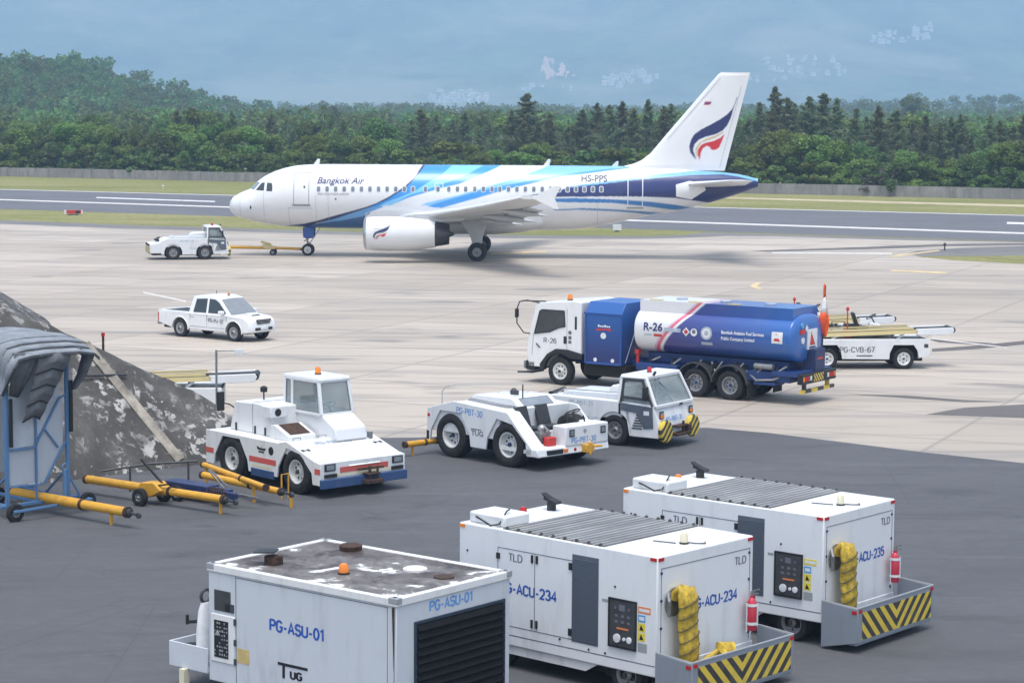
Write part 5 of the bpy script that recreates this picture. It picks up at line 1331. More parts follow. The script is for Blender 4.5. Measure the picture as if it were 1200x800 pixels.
# ---- old tractor with the red band
def band_tractor():
    L, W, r = 4.97, 2.70, .575; h = W/2
    t = thing('tow_tractor', 'old white aircraft tractor with red side band, dark blue bumper and square glazed cab', 'tow tractor', (-5.38, 57.49, 0), R(-48.0))
    xw = (-1.35, 1.45)
    top = [(-L/2, .34), (-L/2, 1.22), (.70, 1.22), (1.05, 1.30), (2.25, .93), (L/2, .90), (L/2, .34)]
    pr = arch_profile(-L/2, L/2, .34, top, xw, .74, .40)
    m = MB(); m.prism(pr, -h, -h+.05); m.prism(pr, h-.05, h); sd = m.build('side_plate', MT['white_dirty'], t, bevel=.012)
    m = MB(); m.box(-L/2+.02, .75, -h+.05, h-.05, 1.12, 1.21); m.box(-L/2+.01, -L/2+.06, -h+.05, h-.05, .34, 1.2); m.build('deck', MT['white_dirty'], t)
    m = MB(); m.prism([(.72,1.21),(1.05,1.295),(2.25,.925),(2.25,.82),(.72,1.0)], -h+.05, h-.05); m.build('hood', MT['white_clean'], t, bevel=.01); MB().prism([(1.62,1.13),(2.28,1.0),(2.505,.76),(2.2,.74)], -.45, .55).build('hood_notch', MT['white_clean'], t, bevel=.012)
    m = MB(); m.box(2.1, L/2-.01, -h+.05, h-.05, .42, .90); m.build('nose', MT['white'], t, bevel=.01)
    m = MB(); m.box(-2.2, 2.2, -.85, .85, .36, .80); m.box(-2.2, 1.0, -.85, .85, .8, 1.1); m.build('chassis', MT['under'], t)
    MB().box(-.45, .55, -h-.012, -h+.06, .26, .46).build('side_skirt', MT['blue_band'], t, bevel=.01); m = MB(); m.box(L/2-.02, L/2+.09, -h-.01, h+.01, .27, .50); m.build('bumper', MT['blue_band'], t, bevel=.015)
    m = MB()
    for a, b in ((-L/2, -2.13), (-.53, .63), (2.26, L/2)): m.box(a, b, -h-.006, -h, .62, .76)
    m.box(L/2-.005, L/2+.003, -h+.62, h-.55, .62, .76); m.build('red_band', MT['red_band'], sd)
    m = MB(); m.box(-.40, .45, -h-.005, -h, .50, .58); m.box(L/2, L/2+.004, -h+.4, h-.4, .53, .61); m.build('trim_strip', MT['offwhite'], sd)
    for y in (-h+.30, h-.25): lamp_box(t, L/2+.012, y, .78, .34, .18)
    m = MB(); m.box(L/2, L/2+.04, -h+.12, -h+.5, .53, .62); m.box(L/2, L/2+.04, h-.45, h-.08, .53, .62); m.build('tow_eye_recess', MT['black'], t)
    m = MB(); m.box(L/2, L/2+.32, -.10, .42, .30, .40); m.box(L/2+.02, L/2+.26, -.05, .36, .52, .56); m.cyl((L/2+.2,.05,.36), (L/2+.2,.05,.75), .04); m.cyl((L/2+.2,.30,.36), (L/2+.2,.30,.72), .03); m.bar((L/2+.04,-.2,.66), (L/2+.2,.5,.68), .05, .05); m.build('tow_hitch', MT['rust'], t, bevel=.01)
    for x in xw:
        for y, q in ((-h+.20, -1), (h-.20, 1)): wheel(t, x, y, r, .42, .30, q, MT['rim'], holes=8, dish=.2, n=36)
    # engine housing, sloping rear end
    m = MB(); m.prism([(-2.15,1.21),(-1.92,1.98),(-.95,2.02),(-.30,1.98),(-.22,1.21)], -.82, .98); eh = m.build('engine_cover', MT['white'], t, bevel=.03)
    m = MB(); m.box(-1.12, -1.11, -.826, -.81, 1.24, 1.99)
    m.box(-1.115, -1.105, -.8, .96, 2.0, 2.024); m.build('cover_seam', MT['txt_grey'], eh)
    m = MB()
    for x in (-1.85, -1.0, -.55): m.box(x-.03, x+.03, -.845, -.815, 1.22, 1.42)
    m.build('latches', MT['dgrey'], eh)
    m = MB(); m.box(-.50, -.10, -.98, -.42, 1.72, 2.02); a = m.build('air_box', MT['white'], t, bevel=.03); MB().lathe([(0,.09),(.01,.10),(.012,.01)], (-.10,-.75,1.86), (1,0,0), 18).build('air_inlet', MT['black'], a)
    m = MB(); m.prism([(-.15,1.21),(-.1,1.55),(.05,1.58),(.68,1.34),(.68,1.21)], -.98, -.12); g = m.build('grille_housing', MT['white'], t, bevel=.02)
    MB().add([(.08,-.88,1.580),(.62,-.88,1.372),(.62,-.24,1.372),(.08,-.24,1.580)], [(0,1,2,3)]).build('grille', MT['rust'], g)
    # cab
    bx0, bx1, y0, y1 = -.80, .78, -.02, .98
    m = MB(); m.prism([(bx0,1.21),(bx0,1.84),(bx1,1.84),(1.36,1.52),(1.42,1.21)], y0, y1); m.build('cab_base', MT['white'], t, bevel=.04)
    cabin(t, [(bx0,y0,1.82),(bx1,y0,1.82),(bx1,y1,1.82),(bx0,y1,1.82)], [(bx0+.02,y0+.02,2.66),(bx1-.16,y0+.03,2.66),(bx1-.16,y1-.03,2.66),(bx0+.02,y1-.02,2.66)], 2.67, .085, roof_over=.10)
    m = MB(); m.box(-.50, -.42, y0-.02, y0+.05, 1.82, 2.66); m.build('door_post', MT['white'], t)
    seat(t, -.35, .48, 1.52); steer(t, .42, .48, 2.0)
    beacon(t, -.05, .50, 2.76, .075, .16)
    m = MB(); m.cyl((-1.55,-.15,2.0), (-1.55,-.15,2.22), .02); m.lathe([(0,.09),(.12,.10),(.16,.03)], (-1.55,-.15,2.2), (0,0,1), 14); m.build('exhaust_cap', MT['black'], t)
    m = MB(); m.tube([(-2.2,-.35,1.55), (-2.25,-.75,1.85), (-2.25,-.95,1.9)], .02, 6); m.box(-2.32, -2.24, -1.12, -.92, 1.70, 2.2); m.build('mirror', MT['black'], t, bevel=.02)
    m = MB()
    for y in (-1.0, -.2, .55, 1.1): m.tube([(1.05,y-.12,1.28), (1.05,y-.12,1.35), (1.05,y+.12,1.35), (1.05,y+.12,1.28)], .012, 5)
    m.box(1.3, 1.42, 1.05, 1.15, 1.2, 1.36); m.build('deck_handles', MT['steel'], t)
    stencil('PG-PBT-28', .17, MT['txt_faded'], t, (1.42, -.62, 1.183), (0,1,0), (-.955,0,.295), 1.15, .2, lift=.014)
    m = MB(); m.prism([(-.16,.96),(.16,.95),(.20,1.02),(.02,1.0),(.0,1.06),(-.03,1.0),(-.20,1.05)], -h-.004, -h); m.box(-.12, .12, -h-.004, -h, .89, .93); m.build('maker_badge', MT['txt_black'], sd)
    MB().lathe([(0,.11),(.01,.10)], (.42,-h,.98), (0,-1,0), 16).build('filler_cap', MT['black'], sd)
    return t
band_tractor()

# ---- open tractor with two seats
def open_tractor():
    L, W, r = 4.49, 2.72, .62; h = W/2
    t = thing('tow_tractor', 'white open aircraft tractor with two black seats, lettered PBT-30 on its side', 'tow tractor', (.16, 61.57, 0), R(-46.5))
    xw = (-1.28, 1.10)
    top = [(-L/2,.46), (-L/2,1.30), (-1.15,1.60), (.78,1.52), (1.42,.62), (1.95,.36)]
    pr = arch_profile(-L/2, 2.0, .40, [(-L/2,.46),(-L/2,1.30),(-1.15,1.60),(1.02,1.50),(1.98,.62),(1.98,.40)], (-1.28, 1.02), .80, .50)
    m = MB(); m.prism(pr, -h, -h+.06); m.prism(pr, h-.06, h); sd = m.build('side_plate', MT['white'], t, bevel=.015)
    m = MB(); m.prism([(-L/2,.7),(-L/2,1.28),(-1.15,1.58),(.72,1.51),(.60,.7)], -h+.06, h-.06); m.build('engine_deck', MT['white'], t, bevel=.02)
    m = MB(); m.prism([(-1.45,1.5),(-1.15,1.72),(.35,1.76),(.70,1.5)], -.55, .95); eh = m.build('engine_cover', MT['white_clean'], t, bevel=.03)
    MB().add([(.385,-.35,1.742),(.66,-.35,1.545),(.66,.78,1.545),(.385,.78,1.742)], [(0,1,2,3)]).build('cover_pane', MT['glass_pale'], eh)
    m = MB(); m.box(-1.1, .55, -.85, -.78, 1.56, 1.61); m.bar((-1.1,-.75,1.62), (.6,-.7,1.56), .08, .05); m.build('deck_rail', MT['grey'], eh)
    m = MB(); m.box(.60, L/2-.35, -h+.06, h-.06, .46, .56); m.build('floor', MT['white_dirty'], t)
    m = MB(); m.prism([(1.76,.40),(1.76,.62),(L/2-.05,.62),(L/2,.40)], -h, h); m.box(1.7, L/2-.02, -.30, h-.03, .6, 1.14); m.box(1.1, L/2-.05, h-.35, h-.03, .6, 1.12); nz = m.build('front_panel', MT['white'], t, bevel=.03)
    m = MB(); m.prism([(.6,.56),(.6,1.50),(1.0,1.485),(1.95,.62),(1.95,.56)], -h+.45, -h+.49); m.add([(1.0,-h+.05,1.485),(1.0,-h+.49,1.485),(1.95,-h+.49,.625),(1.95,-h+.05,.625),(.98,-h+.05,1.46),(.98,-h+.49,1.46),(1.92,-h+.49,.60),(1.92,-h+.05,.60)], [(0,1,2,3),(7,6,5,4),(0,4,5,1),(1,5,6,2),(2,6,7,3),(3,7,4,0)]); m.box(.6, 1.0, -h+.05, -h+.45, 1.44, 1.485); m.build('wheel_housing', MT['white'], t)
    m = MB(); m.box(-2.0, 1.9, -.8, .8, .30, .455); m.box(-2.0, .55, -.8, .8, .455, .95); m.build('chassis', MT['under'], t)
    for y, q in ((-h+.22, -1), (h-.22, 1)):
        for x in (-1.28, 1.02): wheel(t, x, y, r, .44, .34, q, MT['rim'], hub_mat=MT['navy'], holes=10, dish=.1, n=36)
    seat(t, .82, -.55, .92); seat(t, .82, .22, .92)
    m = MB(); m.box(.62, 1.3, -.85, .6, .56, .92); m.build('seat_box', MT['white'], t, bevel=.02)
    steer(t, 1.62, .55, 1.42, .21, .45)
    m = MB(); m.bar((1.75,.25,1.1), (1.68,.22,1.36), .035, .035); m.ball((1.68,.22,1.38), .04); m.bar((1.8,.85,1.1), (1.72,.86,1.30), .03, .03); m.build('levers', MT['black'], t)
    m = MB(); m.box(1.45, 1.75, -.78, -.42, .66, .98); m.ball((1.6,-.6,1.05), .13); m.tube([(1.5,-.5,.9), (1.75,-.62,1.1), (1.85,-.5,.95)], .035, 6); m.build('valve_block', MT['steel'], t, bevel=.02)
    MB().box(1.78, 1.98, -.72, -.42, .62, .86).build('tail_light', MT['red'], t, bevel=.02)
    for y in (-.08, 1.12): lamp_box(t, L/2-.01, y, .95, .20, .20)
    MB().lathe([(0,.06),(.012,.05)], (L/2-.02,.42,.98), (1,0,0), 14).build('socket', MT['grey'], t)
    m = MB(); m.box(L/2-.08, L/2+.004, -1.02, -.42, .44, .56); m.build('step_recess', MT['black'], t)
    m = MB(); m.box(L/2-.06, L/2+.01, -.38, -.24, .46, .55); m.build('indicator', MT['amber'], t); MB().lathe([(0,.05),(.01,.05)], (L/2-.02,.05,.50), (1,0,0), 12).build('reflector', MT['redlens'], t)
    m = MB(); m.box(L/2-.02, L/2+.16, .30, .62, .40, .62); m.cyl((L/2+.14,.46,.34), (L/2+.14,.46,.68), .05); m.bar((L/2+.1,.5,.55), (L/2+.22,.85,.55), .08, .06); m.build('tow_hitch', MT['yellow'], t, bevel=.015)
    m = MB(); m.tube([(-1.72,-h+.10,1.42), (-1.72,-h+.10,1.80), (-1.60,-h+.14,1.95), (-1.35,-h+.35,2.02), (.0,.55,2.02)], .012, 6); m.build('hand_rail', MT['grey'], t)
    m = MB(); m.cyl((.40,-.18,1.5), (.40,-.18,2.1), .018); m.build('rod', MT['black'], t)
    m = MB(); m.lathe([(0,.10),(.1,.11),(.18,.04)], (-.30,.15,1.74), (0,0,1), 14); m.box(-.25,-.1,.05,.15,1.74,1.87); m.build('exhaust_cap', MT['dgrey'], t)
    MB().box(-L/2-.02, -L/2+.10, -h-.004, -h+.08, .42, .68).build('rear_buffer', MT['black'], t, bevel=.015); MB().lathe([(0,.05),(.012,.045)], (-L/2+.08,-h,1.12), (0,-1,0), 12).build('marker', MT['redlens'], t)
    stencil('PG-PBT-30', .185, MT['txt_blue_light'], t, (-1.0, -h, 1.28), (1,0,-.03), (.03,0,1), 1.0, .16)
    text('TUG', .20, MT['txt_grey'], t, (-.40, -h-.003, .74), (1,0,0), (0,0,1), 1.2, .015)
    MB().box(-.42, .0, -h-.005, -h, .90, .925).build('lettering_bar', MT['txt_grey'], t)
    stencil('PG-PBT-30', .165, MT['txt_blue_light'], t, (L/2-.018, -.08, .665), (0,1,0), (0,0,1), 1.0, .16)
    return t
open_tractor()

# ---- tractors with a cab at one end
def cab_tractor(label, pose, letters, rear_stripes):
    L, W = 4.9, 2.2; h = W/2
    t = thing('tow_tractor', label, 'tow tractor', (pose[0], pose[1], 0), pose[2])
    pr = arch_profile(-L/2, L/2, .34, [(-L/2+.75,.34),(-L/2+.70,1.18),(-L/2+1.1,1.34),(1.18,1.32),(1.18,.34)], (-1.0, .98), .56, .44, 'round')
    pr = [(-L/2+.72,.34),(-L/2+.68,1.15),(-L/2+1.1,1.32),(1.45,1.30),(1.55,.36)]+pr[5:]
    m = MB(); m.prism(pr, -h, -h+.05); m.prism(pr, h-.05, h); sd = m.build('side_plate', MT['white'], t, bevel=.015)
    m = MB(); m.prism([(-L/2+.7,.8),(-L/2+.70,1.13),(-L/2+1.1,1.30),(1.2,1.28),(1.2,.8)], -h+.05, h-.05); m.build('deck', MT['white_dirty'], t, bevel=.02)
    m = MB(); m.prism([(-1.2,1.28),(-1.0,1.42),(1.05,1.46),(1.2,1.28)], -.6, .8); ec = m.build('engine_cover', MT['white_grey'], t, bevel=.03)
    m = MB(); m.prism([(.15,1.44),(.30,1.62),(1.15,1.66),(1.2,1.44)], -.1, .85); m.build('cover_hump', MT['white_dirty'], ec, bevel=.03)
    m = MB(); m.tube([(-1.2,-.8,1.32), (-.9,-.8,1.50), (1.0,-.8,1.52), (1.2,-.8,1.34)], .018, 6); m.build('deck_rail', MT['grey'], t)
    # low rear platform with the buffer
    m = MB(); m.prism([(-L/2,.42),(-L/2,.98),(-L/2+.72,1.10),(-L/2+.72,.42)], -h, h); m.build('rear_platform', MT['white'], t, bevel=.03)
    hz = mk_hazard('rear_buffer_stripes', 0.0, 0, .30, False, c1=(.60,.50,.18,1), c2=(.20,.19,.14,1)) if rear_stripes else MT['white']
    if rear_stripes: MB().box(-L/2-.05, -L/2-.002, -h, h, .40, .80).build('rear_buffer', hz, t)
    m = MB()
    for y in (-.85, -.05, .75): m.box(-L/2-.06, -L/2+.0, y-.12, y+.12, .86, 1.0)
    m.build('rear_lights', MT['black'], t)
    m = MB(); m.box(-2.0, -1.75, .0, .5, 1.12, 1.25); m.bar((-2.0,.2,1.2), (-1.7,.5,1.34), .2, .06); m.build('operator_lever_box', MT['black'], t, bevel=.02)
    m = MB(); m.box(-L/2+.2, 2.0, -.7, .7, .28, .8); m.build('chassis', MT['under'], t)
    for x in (-1.0, .98):
        for y, q in ((-h+.19, -1), (h-.19, 1)): wheel(t, x, y, .46, .36, .25, q, MT['rim_grey'], holes=6, n=30)
    # cab body
    x0, x1 = 1.10, L/2
    m = MB(); m.prism([(1.50,.34),(1.34,1.10),(x0,1.28),(x0,1.30),(x1-.16,1.22),(x1-.02,.80),(x1,.34)], -h, h); cb = m.build('cab_body', MT['white'], t, bevel=.035)
    cabin(t, [(x0+.04,-h+.05,1.27),(x1-.13,-h+.05,1.22),(x1-.13,h-.05,1.22),(x0+.04,h-.05,1.27)], [(x0+.06,-h+.14,2.02),(x1-.52,-h+.16,2.02),(x1-.52,h-.16,2.02),(x0+.06,h-.14,2.02)], 2.0, .10, roof_over=.08)
    # door: dark frame, glass and slanting lower leaf
    for s in (-1, 1):
        y = s*(h+.012)
        m = MB(); m.prism([(1.22,1.28),(2.26,1.22),(2.30,.62),(1.98,.58),(1.72,1.02),(1.22,1.08)], y-.012, y+.012); d = m.build('door', MT['grey_panel'], t, bevel=.008)
        m = MB(); yb, yt = s*(h-.02), s*(h-.12)
        for a, b in (((1.20,yb,1.28),(1.22,yt,1.95)), ((1.22,yt,1.95),(1.86,yt,1.95)), ((1.86,yt,1.95),(2.26,yb,1.24)), ((1.20,yb,1.45),(2.16,yb,1.42))): m.bar(a, b, .075, .07)
        m.build('door_frame', MT['dgrey'], d)
        m = MB(); m.box(1.98, 2.16, y+s*.013-.004, y+s*.013+.004, .98, 1.10); m.build('door_label', MT['whi_sticker'], d)
        m = MB()
        for k in range(6): m.box(1.58+.03*k, 1.92-.01*k, s*h-.012, s*h+.012, .56+.075*k, .60+.075*k)
        m.build('vent_slots', MT['dgrey'], t)
        m = MB(); m.bar((1.85,s*(h-.12),1.75), (2.1,s*(h+.22),1.72), .03, .03); m.box(2.02, 2.10, s*(h+.10)-.09, s*(h+.10)+.14, 1.42, 1.80); m.build('mirror', MT['black'], t, bevel=.025)
    m = MB(); m.box(1.14, 1.2, -h-.03, -h+.01, .95, 1.26); m.build('handle', MT['black'], t, bevel=.01)
    seat(t, 1.38, .35, 1.0); steer(t, 1.92, .35, 1.45)
    m = MB(); m.tube([(x1-.16,-.2,1.27), (x1-.30,.0,1.55), (x1-.42,-.35,1.86)], .012, 5); m.box(x1-.13, x1-.07, .25, .42, 1.16, 1.22); m.build('wiper', MT['black'], t)
    beacon(t, 1.55, -.1, 2.08, .07, .13, MT['redlens'])
    m = MB(); m.bar((1.95,-.55,2.07), (2.05,-.60,2.18), .06, .05); m.build('work_lamp', MT['black'], t)
    for y in (-.84, .84): lamp_box(t, x1-.035, y, .98, .22, .22)
    m = MB()
    for y in (-.84, .84): m.box(x1-.02, x1+.0, y-.09, y+.09, .90, 1.0)
    m.build('indicators', MT['amber'], t)
    hz2 = mk_hazard('front_pad_stripes', 0.0, 0, .26, False)
    m = MB()
    for y in (-.78, .78): MB().lathe([(0,.30),(.06,.33),(.12,.33),(.16,.28)], (x1-.02,y,.52), (1,0,0), 28).build('buffer_pad', hz2, t)
    m = MB(); m.box(x1-.02, x1+.22, -.36, .36, .34, .42); m.box(x1-.02, x1+.20, -.30, .30, .58, .64); m.cyl((x1+.14,.1,.32), (x1+.14,.1,.74), .04); m.box(x1+.05, x1+.2, .3, .5, .42, .6); m.build('tow_hitch', MT['rust'], t, bevel=.012)
    stencil(letters, .15, MT['txt_blue_light'], t, (x1-.005, -.60, .76), (0,1,0), (-.12,0,1), 1.1, .15)
    stencil(letters, .14, MT['txt_faded'], t, (-.55, -h, 1.10), (1,0,0), (0,0,1), 1.05, .15)
    text('TUG', .20, MT['txt_faded'], t, (-.05, -h-.003, .66), (1,0,0), (0,0,1), 1.2, .01)
    return t
a = R(-34.0); c0 = G(771, 514, .34); lx, ly = 2.45, -1.1
cab_tractor('white aircraft tractor with closed cab and striped round buffers, beside the open tractor', (c0[0]-(math.cos(a)*lx-math.sin(a)*ly), c0[1]-(math.sin(a)*lx+math.cos(a)*ly), a), 'PG-PBT-31', False)
cab_tractor('small white cab tractor coupled to the aircraft nose by a tow bar', (-20.38, 140.2, R(15)), 'PG-PBT-32', True)
# ================================================================== PICKUP
def pickup():
    t = thing('pickup_truck', 'white double-cab pickup truck driving across the concrete apron', 'pickup truck', (-10.90, 92.1, 0), R(-37.0))
    h = .88; r = .38; wb = 3.085
    lower = [(-4.36,.55),(-4.38,1.04),(-2.62,1.05),(-.55,1.08),(.55,1.00),(.80,.86),(.90,.62),(.88,.40)]
    pts = lower[:]
    for xc in (0, -wb): pts += [(xc+.46*math.cos(a), .38+.46*math.sin(a)) for a in np.linspace(-.05, math.pi+.05, 16)]
    def shape(x, y, z):
        k = 1-.10*max(0, (x-.1)/.8)**2-.05*max(0, (z-.75)/.3)*(1 if x > -.4 else .3)-.04*max(0, (.6-z)/.3)
        return (x-.10*abs(y/h)**3*max(0, (x-.2)/.7), y*k, z+.03*(1-abs(y/h)**2)*(1 if z > .95 and -.6 < x < .6 else 0))
    m = MB(); m.prism(pts, -h, h); 
    # split the prism across the width so that it can be shaped
    bm = bmesh.new(); vs = []
    ys = np.linspace(-h, h, 9); rings = []
    n = len(pts); M2 = MB(); allv = []
    for y in ys: allv += [shape(p[0], y, p[1]) for p in pts]
    fs = [tuple(range(n)), tuple(range(len(ys)*n-1, (len(ys)-1)*n-1, -1))]
    for k in range(len(ys)-1):
        for i in range(n): j = (i+1) % n; fs.append((k*n+i, k*n+j, (k+1)*n+j, (k+1)*n+i))
    bm.free(); M2.add(allv, fs)
    body = M2.build('body', MT['white_clean'], t, bevel=.035, seg=3)
    m = MB(); m.box(-4.2, .6, -.7, .7, .34, .62); m.build('chassis', MT['under'], t)
    # load bed: dark inside with rim
    m = MB(); m.box(-4.30, -2.72, -.74, .74, 1.043, 1.052); m.build('load_bed', MT['black'], t)
    m = MB(); m.box(-4.36, -2.66, -.86, -.75, 1.0, 1.09); m.box(-4.36, -2.66, .75, .86, 1.0, 1.09); m.box(-4.38, -4.30, -.86, .86, 1.0, 1.09); m.build('bed_rail', MT['white_clean'], t, bevel=.02)
    # cabin
    gh = [(-2.62,1.04),(-2.45,1.74),(-1.9,1.80),(-1.35,1.79),(-.95,1.70),(-.22,1.06)]
    M3 = MB(); n = len(gh); ys = np.linspace(-1, 1, 7); av = []
    for y in ys:
        for x, z in gh: w = .84-.17*max(0, (z-1.06)/.74); av.append((x, y*w, z+.025*(1-y*y)*(z > 1.5)))
    fs = [tuple(range(n)), tuple(range(len(ys)*n-1, (len(ys)-1)*n-1, -1))]
    for k in range(len(ys)-1):
        for i in range(n): j = (i+1) % n; fs.append((k*n+i, k*n+j, (k+1)*n+j, (k+1)*n+i))
    M3.add(av, fs); M3.build('cabin', MT['white_clean'], t, bevel=.03, seg=3)
    def sidep(x, z, s, off=.008): return (x, s*(.84-.17*max(0, (z-1.06)/.74)+off), z)
    for s in (-1, 1):
        for q in ([(-2.34,1.10),(-2.24,1.64),(-1.62,1.68),(-1.60,1.10)], [(-1.48,1.10),(-1.50,1.68),(-1.16,1.66),(-.92,1.54),(-.48,1.16),(-.50,1.10)]):
            m = MB(); m.add([sidep(x, z, s) for x, z in q]+[sidep(x, z, s, -.02) for x, z in q], [tuple(range(len(q)))]+[tuple(range(2*len(q)-1, len(q)-1, -1))]+[(i, (i+1) % len(q), (i+1) % len(q)+len(q), i+len(q)) for i in range(len(q))]); m.build('side_window', MT['glass'], t)
        m = MB(); m.box(-.72, -.50, s*.86, s*1.06, 1.10, 1.24) if s > 0 else m.box(-.72, -.50, -1.06, -.86, 1.10, 1.24); m.build('mirror', MT['white_clean'], t, bevel=.04, seg=3)
        m = MB()
        for x in (-2.50, -1.53, -.42): m.box(x-.006, x+.006, s*.871-.006, s*.871+.006, .52, 1.03)
        m.box(-2.5, -.42, s*.872-.006, s*.872+.006, .50, .512); m.build('door_seams', MT['txt_grey'], t)
        m = MB()
        for x in (-2.36, -1.36): m.box(x-.09, x+.09, s*.885-.015, s*.885+.015, .94, .975)
        m.build('door_handles', MT['white_clean'], t)
        wl = MB()
        for xc in (0, -wb): wl.tube([(xc+.475*math.cos(a), s*.885, .38+.475*math.sin(a)) for a in np.linspace(-.1, math.pi+.1, 18)], .022, 6)
        wl.build('arch_lip', MT['white_clean'], t)
    # windscreen, rear window
    m = MB(); rr = []
    for y in np.linspace(-1, 1, 9):
        w = lambda z: (.84-.17*max(0, (z-1.06)/.74))*.90
        col_ = []
        for f in np.linspace(.04, .93, 7):
            x, z = -.22-.73*f, 1.06+.64*f; col_.append((x+.022, y*w(z), z+.020+.025*(1-y*y)*min(1, f*1.25)))
        rr.append(col_)
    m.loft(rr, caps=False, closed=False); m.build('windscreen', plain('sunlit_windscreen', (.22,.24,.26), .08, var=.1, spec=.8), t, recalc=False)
    m = MB(); m.add([(-2.60,-.6,1.2),(-2.60,.6,1.2),(-2.49,.52,1.62),(-2.49,-.52,1.62)], [(0,1,2,3)]); m.build('rear_window', MT['glass'], t)
    # front end
    m = MB(); m.prism([(-.36,.74),(.36,.74),(.44,.93),(-.44,.93)], .845, .885, 'yz'); g = m.build('grille', MT['dgrey'], t, bevel=.01)
    m = MB()
    for z in (.78,.83,.88): m.box(.86, .895, -.38, .38, z-.008, z+.008)
    m.build('grille_bars', MT['steel'], g)
    m = MB(); m.box(.86, .912, -.50, .50, .48, .60); m.build('lower_intake', MT['black'], t, bevel=.02)
    MB().box(.905, .925, -.22, .22, .50, .62).build('number_plate', MT['whi_sticker'], t)
    for s in (-1, 1):
        m = MB(); m.add([(.62,s*.80,.78),(.83,s*.56,.76),(.80,s*.50,.93),(.45,s*.80,.96),(.58,s*.76,.78),(.76,s*.54,.76),(.74,s*.48,.92),(.42,s*.76,.95)], [(0,1,2,3),(7,6,5,4),(0,4,5,1),(1,5,6,2),(2,6,7,3),(3,7,4,0)]); m.build('headlight', MT['whi_sticker'], t, bevel=.01)
        MB().lathe([(0,.06),(.015,.055)], (.80,s*.66,.54), (1,0,0), 14).build('fog_lamp', MT['black'], t)
        m = MB(); m.box(-4.40, -4.33, s*.80-.07, s*.80+.07, .62, .98); m.build('tail_light', MT['redlens'], t, bevel=.01)
        for x in (0, -wb): wheel(t, x, s*.77, r, .26, .235, s, MT['rim_grey'], holes=6, n=32, dish=.6)
    m = MB(); m.prism([(.05,1.085),(.12,1.15),(.42,1.10),(.42,1.03)], -.28, .28); sc = m.build('bonnet_scoop', MT['white_clean'], t, bevel=.02); MB().box(.40,.43,-.22,.22,1.05,1.09).build('scoop_mouth', MT['black'], sc)
    m = MB(); m.box(-4.52, -4.36, -.80, .80, .46, .60); m.build('rear_bumper', MT['steel'], t, bevel=.03)
    beacon(t, -1.15, .05, 1.80, .05, .08); m = MB(); m.cyl((-1.9,.1,1.80),(-1.9,.1,1.95),.012); m.build('aerial', MT['black'], t)
    stencil('PG-PU-12', .17, MT['txt_grey'], t, (-1.42, -.892, .72), (1,0,-.02), (.02,0,1), 1.0, .15)
pickup()

